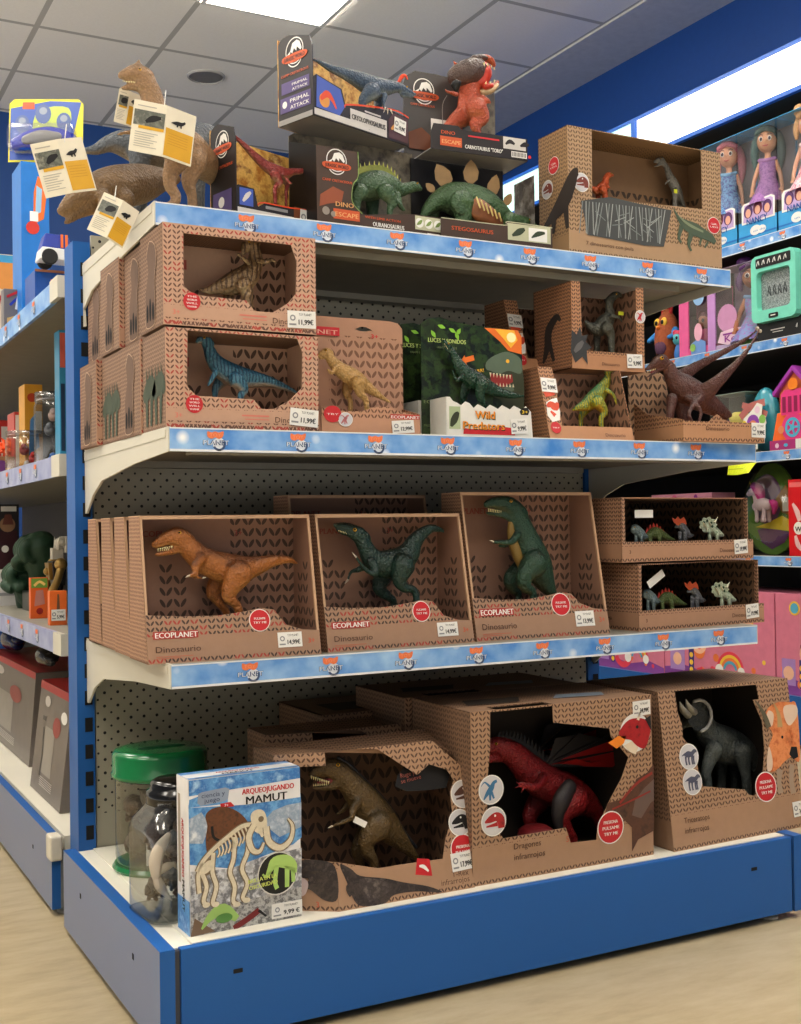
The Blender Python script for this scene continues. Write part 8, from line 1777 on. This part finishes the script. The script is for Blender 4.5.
m.build('body', mat('vivid orange plastic', (236, 92, 36), .4), t)
pbox('mixed_toy_pack', 'brown and purple toy pack under the orange spiky ball', -4, 15, 472, .0, S3, .05, .05, (150, 110, 80), [('d', (110, 60, 130), (.3, .5, .3)), ('r', (230, 200, 120), (.5, .9, .1, .4))])
pbox('tall_tube_toy', 'tall narrow pink and blue toy pack hanging beside the blue post', 60, 66.6, 440, .05, S3, .30, .05, (60, 150, 190), [('r', (226, 110, 90), (.1, .9, .72, .98)), ('r', (36, 60, 90), (.2, .8, .1, .6))])
# third shelf of the left run
t, w = pbox('figure_box', 'black and white action figure box at left edge, third shelf of the left run', -6, 20, 625, .02, S2, .28, .06, (40, 36, 40), [('r', (210, 208, 206), (0, .96, .0, .36)), ('r', (60, 26, 34), (.05, .92, .36, .74)), ('d', (150, 116, 88), (.55, .80, .075)), ('r', (220, 220, 220), (.3, .9, .93, .98)), ('d', (230, 230, 226), (.45, .56, .035)), ('r', (150, 150, 152), (.1, .9, .1, .13)), ('r', (160, 160, 162), (.1, .8, .2, .22)), ('p', (110, 60, 50), [(.35, .8), (.45, .9), (.7, .9), (.78, .8)])])
def fist(label, px, py, X, s, flip, zb):
    q = atX(px, py, X); t = thing('foam_fist', label, 'toy', (X, q.y, zb), TURN, 'green foam fists'); m = MB(); f = flip
    m.tube([(-.02*s*f, .02*s, .04*s, .045*s), (0, .01*s, .08*s, .05*s), (.02*s*f, 0, .11*s, .045*s)], 0, 14)
    m.tube([(-.015*s, .015*s, .045*s, .04*s), (-.01*s, .015*s, .01*s, .036*s)], 0, 14)
    for i in range(4): x = (-.036+.025*i)*s; m.tube([(x, .0, .135*s-abs(i-1.3)*.006*s, .0165*s), (x, -.032*s, .130*s-abs(i-1.3)*.006*s, .0165*s), (x, -.046*s, .105*s, .016*s), (x, -.036*s, .082*s, .015*s), (x, -.015*s, .085*s, .012*s)], 0, 10, 1)
    m.tube([(-.048*s*f, -.01*s, .07*s, .018*s), (-.042*s*f, -.04*s, .062*s, .017*s), (-.012*s*f, -.056*s, .072*s, .016*s), (.008*s*f, -.054*s, .08*s, .012*s)], 0, 10, 1)
    fuse(m, 'fist', mat('dark green foam', (34, 66, 44), .55, var=.15, bump=.3), t, .004*s, 2, False)
fist('upper dark green foam fist on the third shelf of the left run', 40, 600, .10, 1.0, 1, S2+.052); fist('lower dark green foam fist in front, third shelf of the left run', 24, 635, .075, .86, -1, S2)
pbox('fist_pack_base', 'dark card block carrying the upper green foam fist', 30, 52, 630, .06, S2, .05, .1, (40, 44, 42), [('r', (200, 200, 196), (.1, .3, .1, .9)), ('r', (200, 200, 196), (.4, .5, .1, .9))])
def robot():
    q = atX(58, 640, .10); t = thing('robot_figure', 'gold, white and black robot figure beside the blue post, third shelf', 'toy figure', (.10, q.y, S2), TURN); B = mat('black robot plastic', (34, 32, 34), .3); Gd = mat('gold robot plastic', (170, 140, 80), .3, .6); Wt2 = mat('pale robot plastic', (206, 200, 186), .35)
    b = MB()
    for sg in (-1, 1): b.tube([(sg*.016, 0, .07, .012), (sg*.020, -.004, .035, .010), (sg*.022, 0, .012, .012)], 0, 8).box(sg*.022-.012, sg*.022+.012, -.02, .012, 0, .010)
    b.hexa([(-.022, -.012, .07), (.022, -.012, .07), (.022, .014, .07), (-.022, .014, .07)], [(-.034, -.018, .13), (.034, -.018, .13), (.034, .016, .13), (-.034, .016, .13)]); o = b.build('body', B, t, bevel=.002)
    MB().hexa([(-.016, -.022, .085), (.016, -.022, .085), (.016, -.014, .085), (-.016, -.014, .085)], [(-.024, -.026, .126), (.024, -.026, .126), (.024, -.016, .126), (-.024, -.016, .126)]).ball((0, -.024, .105), .010).build('chest_plate', Gd, o, smooth=False)
    a = MB()
    for sg in (-1, 1): a.ball((sg*.042, 0, .122), .016).tube([(sg*.046, -.002, .11, .010), (sg*.05, -.012, .08, .009), (sg*.046, -.022, .06, .010)], 0, 8)
    a.build('arms', Gd, o, smooth=True); MB().box(-.014, .014, -.014, .012, .134, .162).cone((-.012, 0, .16), (-.03, 0, .19), .007).cone((.012, 0, .16), (.03, 0, .19), .007).build('head', Wt2, o, bevel=.002); MB().box(-.03, .03, .014, .02, .15, .19).ball((-.012, .008, .175), .012).ball((.016, .008, .178), .012).build('backpack', Wt2, o, bevel=.002)
robot()
pbox('orange_toy_pack', 'green and orange toy pack in front of the foam fists', 31, 49, 650, .012, S2, .095, .02, (226, 104, 44), [('r', (120, 160, 70), (.05, .95, .75, .98)), ('p', (190, 130, 120), [(.2, .3), (.8, .35), (.7, .7), (.3, .68)]), ('d', (160, 40, 36), (.5, .18, .08)), ('l', (240, 200, 120), [(.2, .8), (.5, .9), (.8, .82)])])
t, w = pbox('orange_toy_pack', 'small orange toy pack with white price label beside the blue post', 50, 67.5, 655, .006, S2, .074, .02, (232, 116, 50), [('p', (120, 84, 60), [(.4, .4), (.6, .4), (.55, .9), (.45, .9)])]); price(t, frontT(0), w*.5, .022, '5,99€', .03, .024, 0)
# base of the left run
def grey_box(label, pl, pr, H_, X, redtop, lean):
    loc, w = spx(pl, pr, 790, X, SB); t = thing('grey_game_box', label, 'box', (X, loc[1], SB), TURN, 'grey boxes on the base of the left run'); m = MB(); D3 = .2
    m.hexa([(0, 0, 0), (w, 0, 0), (w, D3, 0), (0, D3, 0)], [(0, lean, H_), (w, lean, H_), (w, D3, H_), (0, D3, H_)]); b = m.build('carton', mat('warm grey carton', (120, 112, 106), .4), t, bevel=.001)
    MB().poly([(0, lean, H_+.0006), (w, lean, H_+.0006), (w, D3, H_+.0006), (0, D3, H_+.0006)]).rect(frontT(lean/H_), 0, w, H_*.93, H_, .0006).build('red_top_print', mat('dark red carton', (178, 40, 44), .4), b)
    T = frontT(lean/H_); p = MB(); p.rect(T, w*.3, w*.62, H_*.2, H_*.62, .0006, 0); p.disc(T, w*.30, H_*.84, w*.09, .001, 1, 16, .012); p.disc(T, w*.66, H_*.66, w*.12, .001, 2, 16, .022); p.rect(T, w*.2, w*.3, H_*.66, H_*.7, .001, 3); p.stroke(T, [(w*.28, H_*.16), (w*.30, H_*.4), (w*.26, H_*.6)], .012, .0012, 3)
    for i in range(5): p.rect(T, w*.3, w*.7, H_*(.16-.018*i), H_*(.168-.018*i), .0012, 1)
    p.build('front_print', [mat('pale grey carton print', (156, 150, 142), .4), mat('off white print', (206, 200, 194), .4), mat('muted red print', (150, 60, 58), .4), mat('dark grey print', (60, 58, 58), .4)], b); return t, w
grey_box('grey game box with red top at left edge, base of the left run', -16, 29, .235, .05, 1, .02)
t, w = grey_box('grey game box with red top edge nearest the blue post, base of the left run', 30, 59, .245, .01, 1, .03); MB().disc(frontT(.03/.245), w*.86, .19, .03, .0014, 0, 16, .013).build('white_sticker', WHITE, t)
def bag(label, px, X, z, c, r):
    q = atX(px, 680, X); t = thing('wrapped_toy', label, 'toy', (X, q.y, z), TURN); m = MB(); m.tube([(-r, 0, r*.5, r*.4), (-.3*r, 0, r*.62, r*.6), (.4*r, 0, r*.6, r*.55), (r, 0, r*.45, r*.35)], 0, 14); m.build('body', mat('wrap %d %d' % c[:2], c, .25, coat=.5, bump=.3), t, smooth=True); MB().tube([(r, 0, r*.5, .008), (r*1.3, 0, r*.7, .02), (r*1.4, 0, r*.9, .004)], 0, 8).build('twist', mat('wrap %d %d' % c[:2], c, .25), t, smooth=True)
bag('shiny dark blue wrapped toy on the grey game box', 14, .12, SB+.237, (24, 40, 92), .06); bag('black wrapped toy on top of the nearest grey game box', 47, .1, SB+.247, (24, 22, 26), .045)
# ================================================================== light
w = bpy.data.worlds.new('world'); SC.world = w; w.use_nodes = True
nt = w.node_tree; bg = nt.nodes['Background']; bg.inputs[1].default_value = 1
sep = nt.nodes.new('ShaderNodeSeparateXYZ'); tcw = nt.nodes.new('ShaderNodeTexCoord'); nt.links.new(tcw.outputs['Generated'], sep.inputs[0])
rp = nt.nodes.new('ShaderNodeValToRGB'); mr = nt.nodes.new('ShaderNodeMath'); mr.operation = 'MULTIPLY_ADD'; mr.inputs[1].default_value = .5; mr.inputs[2].default_value = .5
nt.links.new(sep.outputs[2], mr.inputs[0]); nt.links.new(mr.outputs[0], rp.inputs[0])
rp.color_ramp.elements[0].position = .44; rp.color_ramp.elements[0].color = (3.1, 2.98, 2.8, 1); rp.color_ramp.elements[1].position = .52; rp.color_ramp.elements[1].color = (.22, .22, .23, 1)
nt.links.new(rp.outputs[0], bg.inputs[0])      # made-up surround: bright below the horizon to lift the ceiling, dim above it
SC.view_settings.view_transform = 'Standard'; SC.view_settings.look = 'None'; SC.view_settings.exposure = -.1; SC.view_settings.gamma = .92
SC.cycles.use_denoising = True; SC.cycles.max_bounces = 7; SC.cycles.transparent_max_bounces = 12; SC.cycles.caustics_reflective = False; SC.cycles.caustics_refractive = False
SC.cycles.sample_clamp_indirect = 4
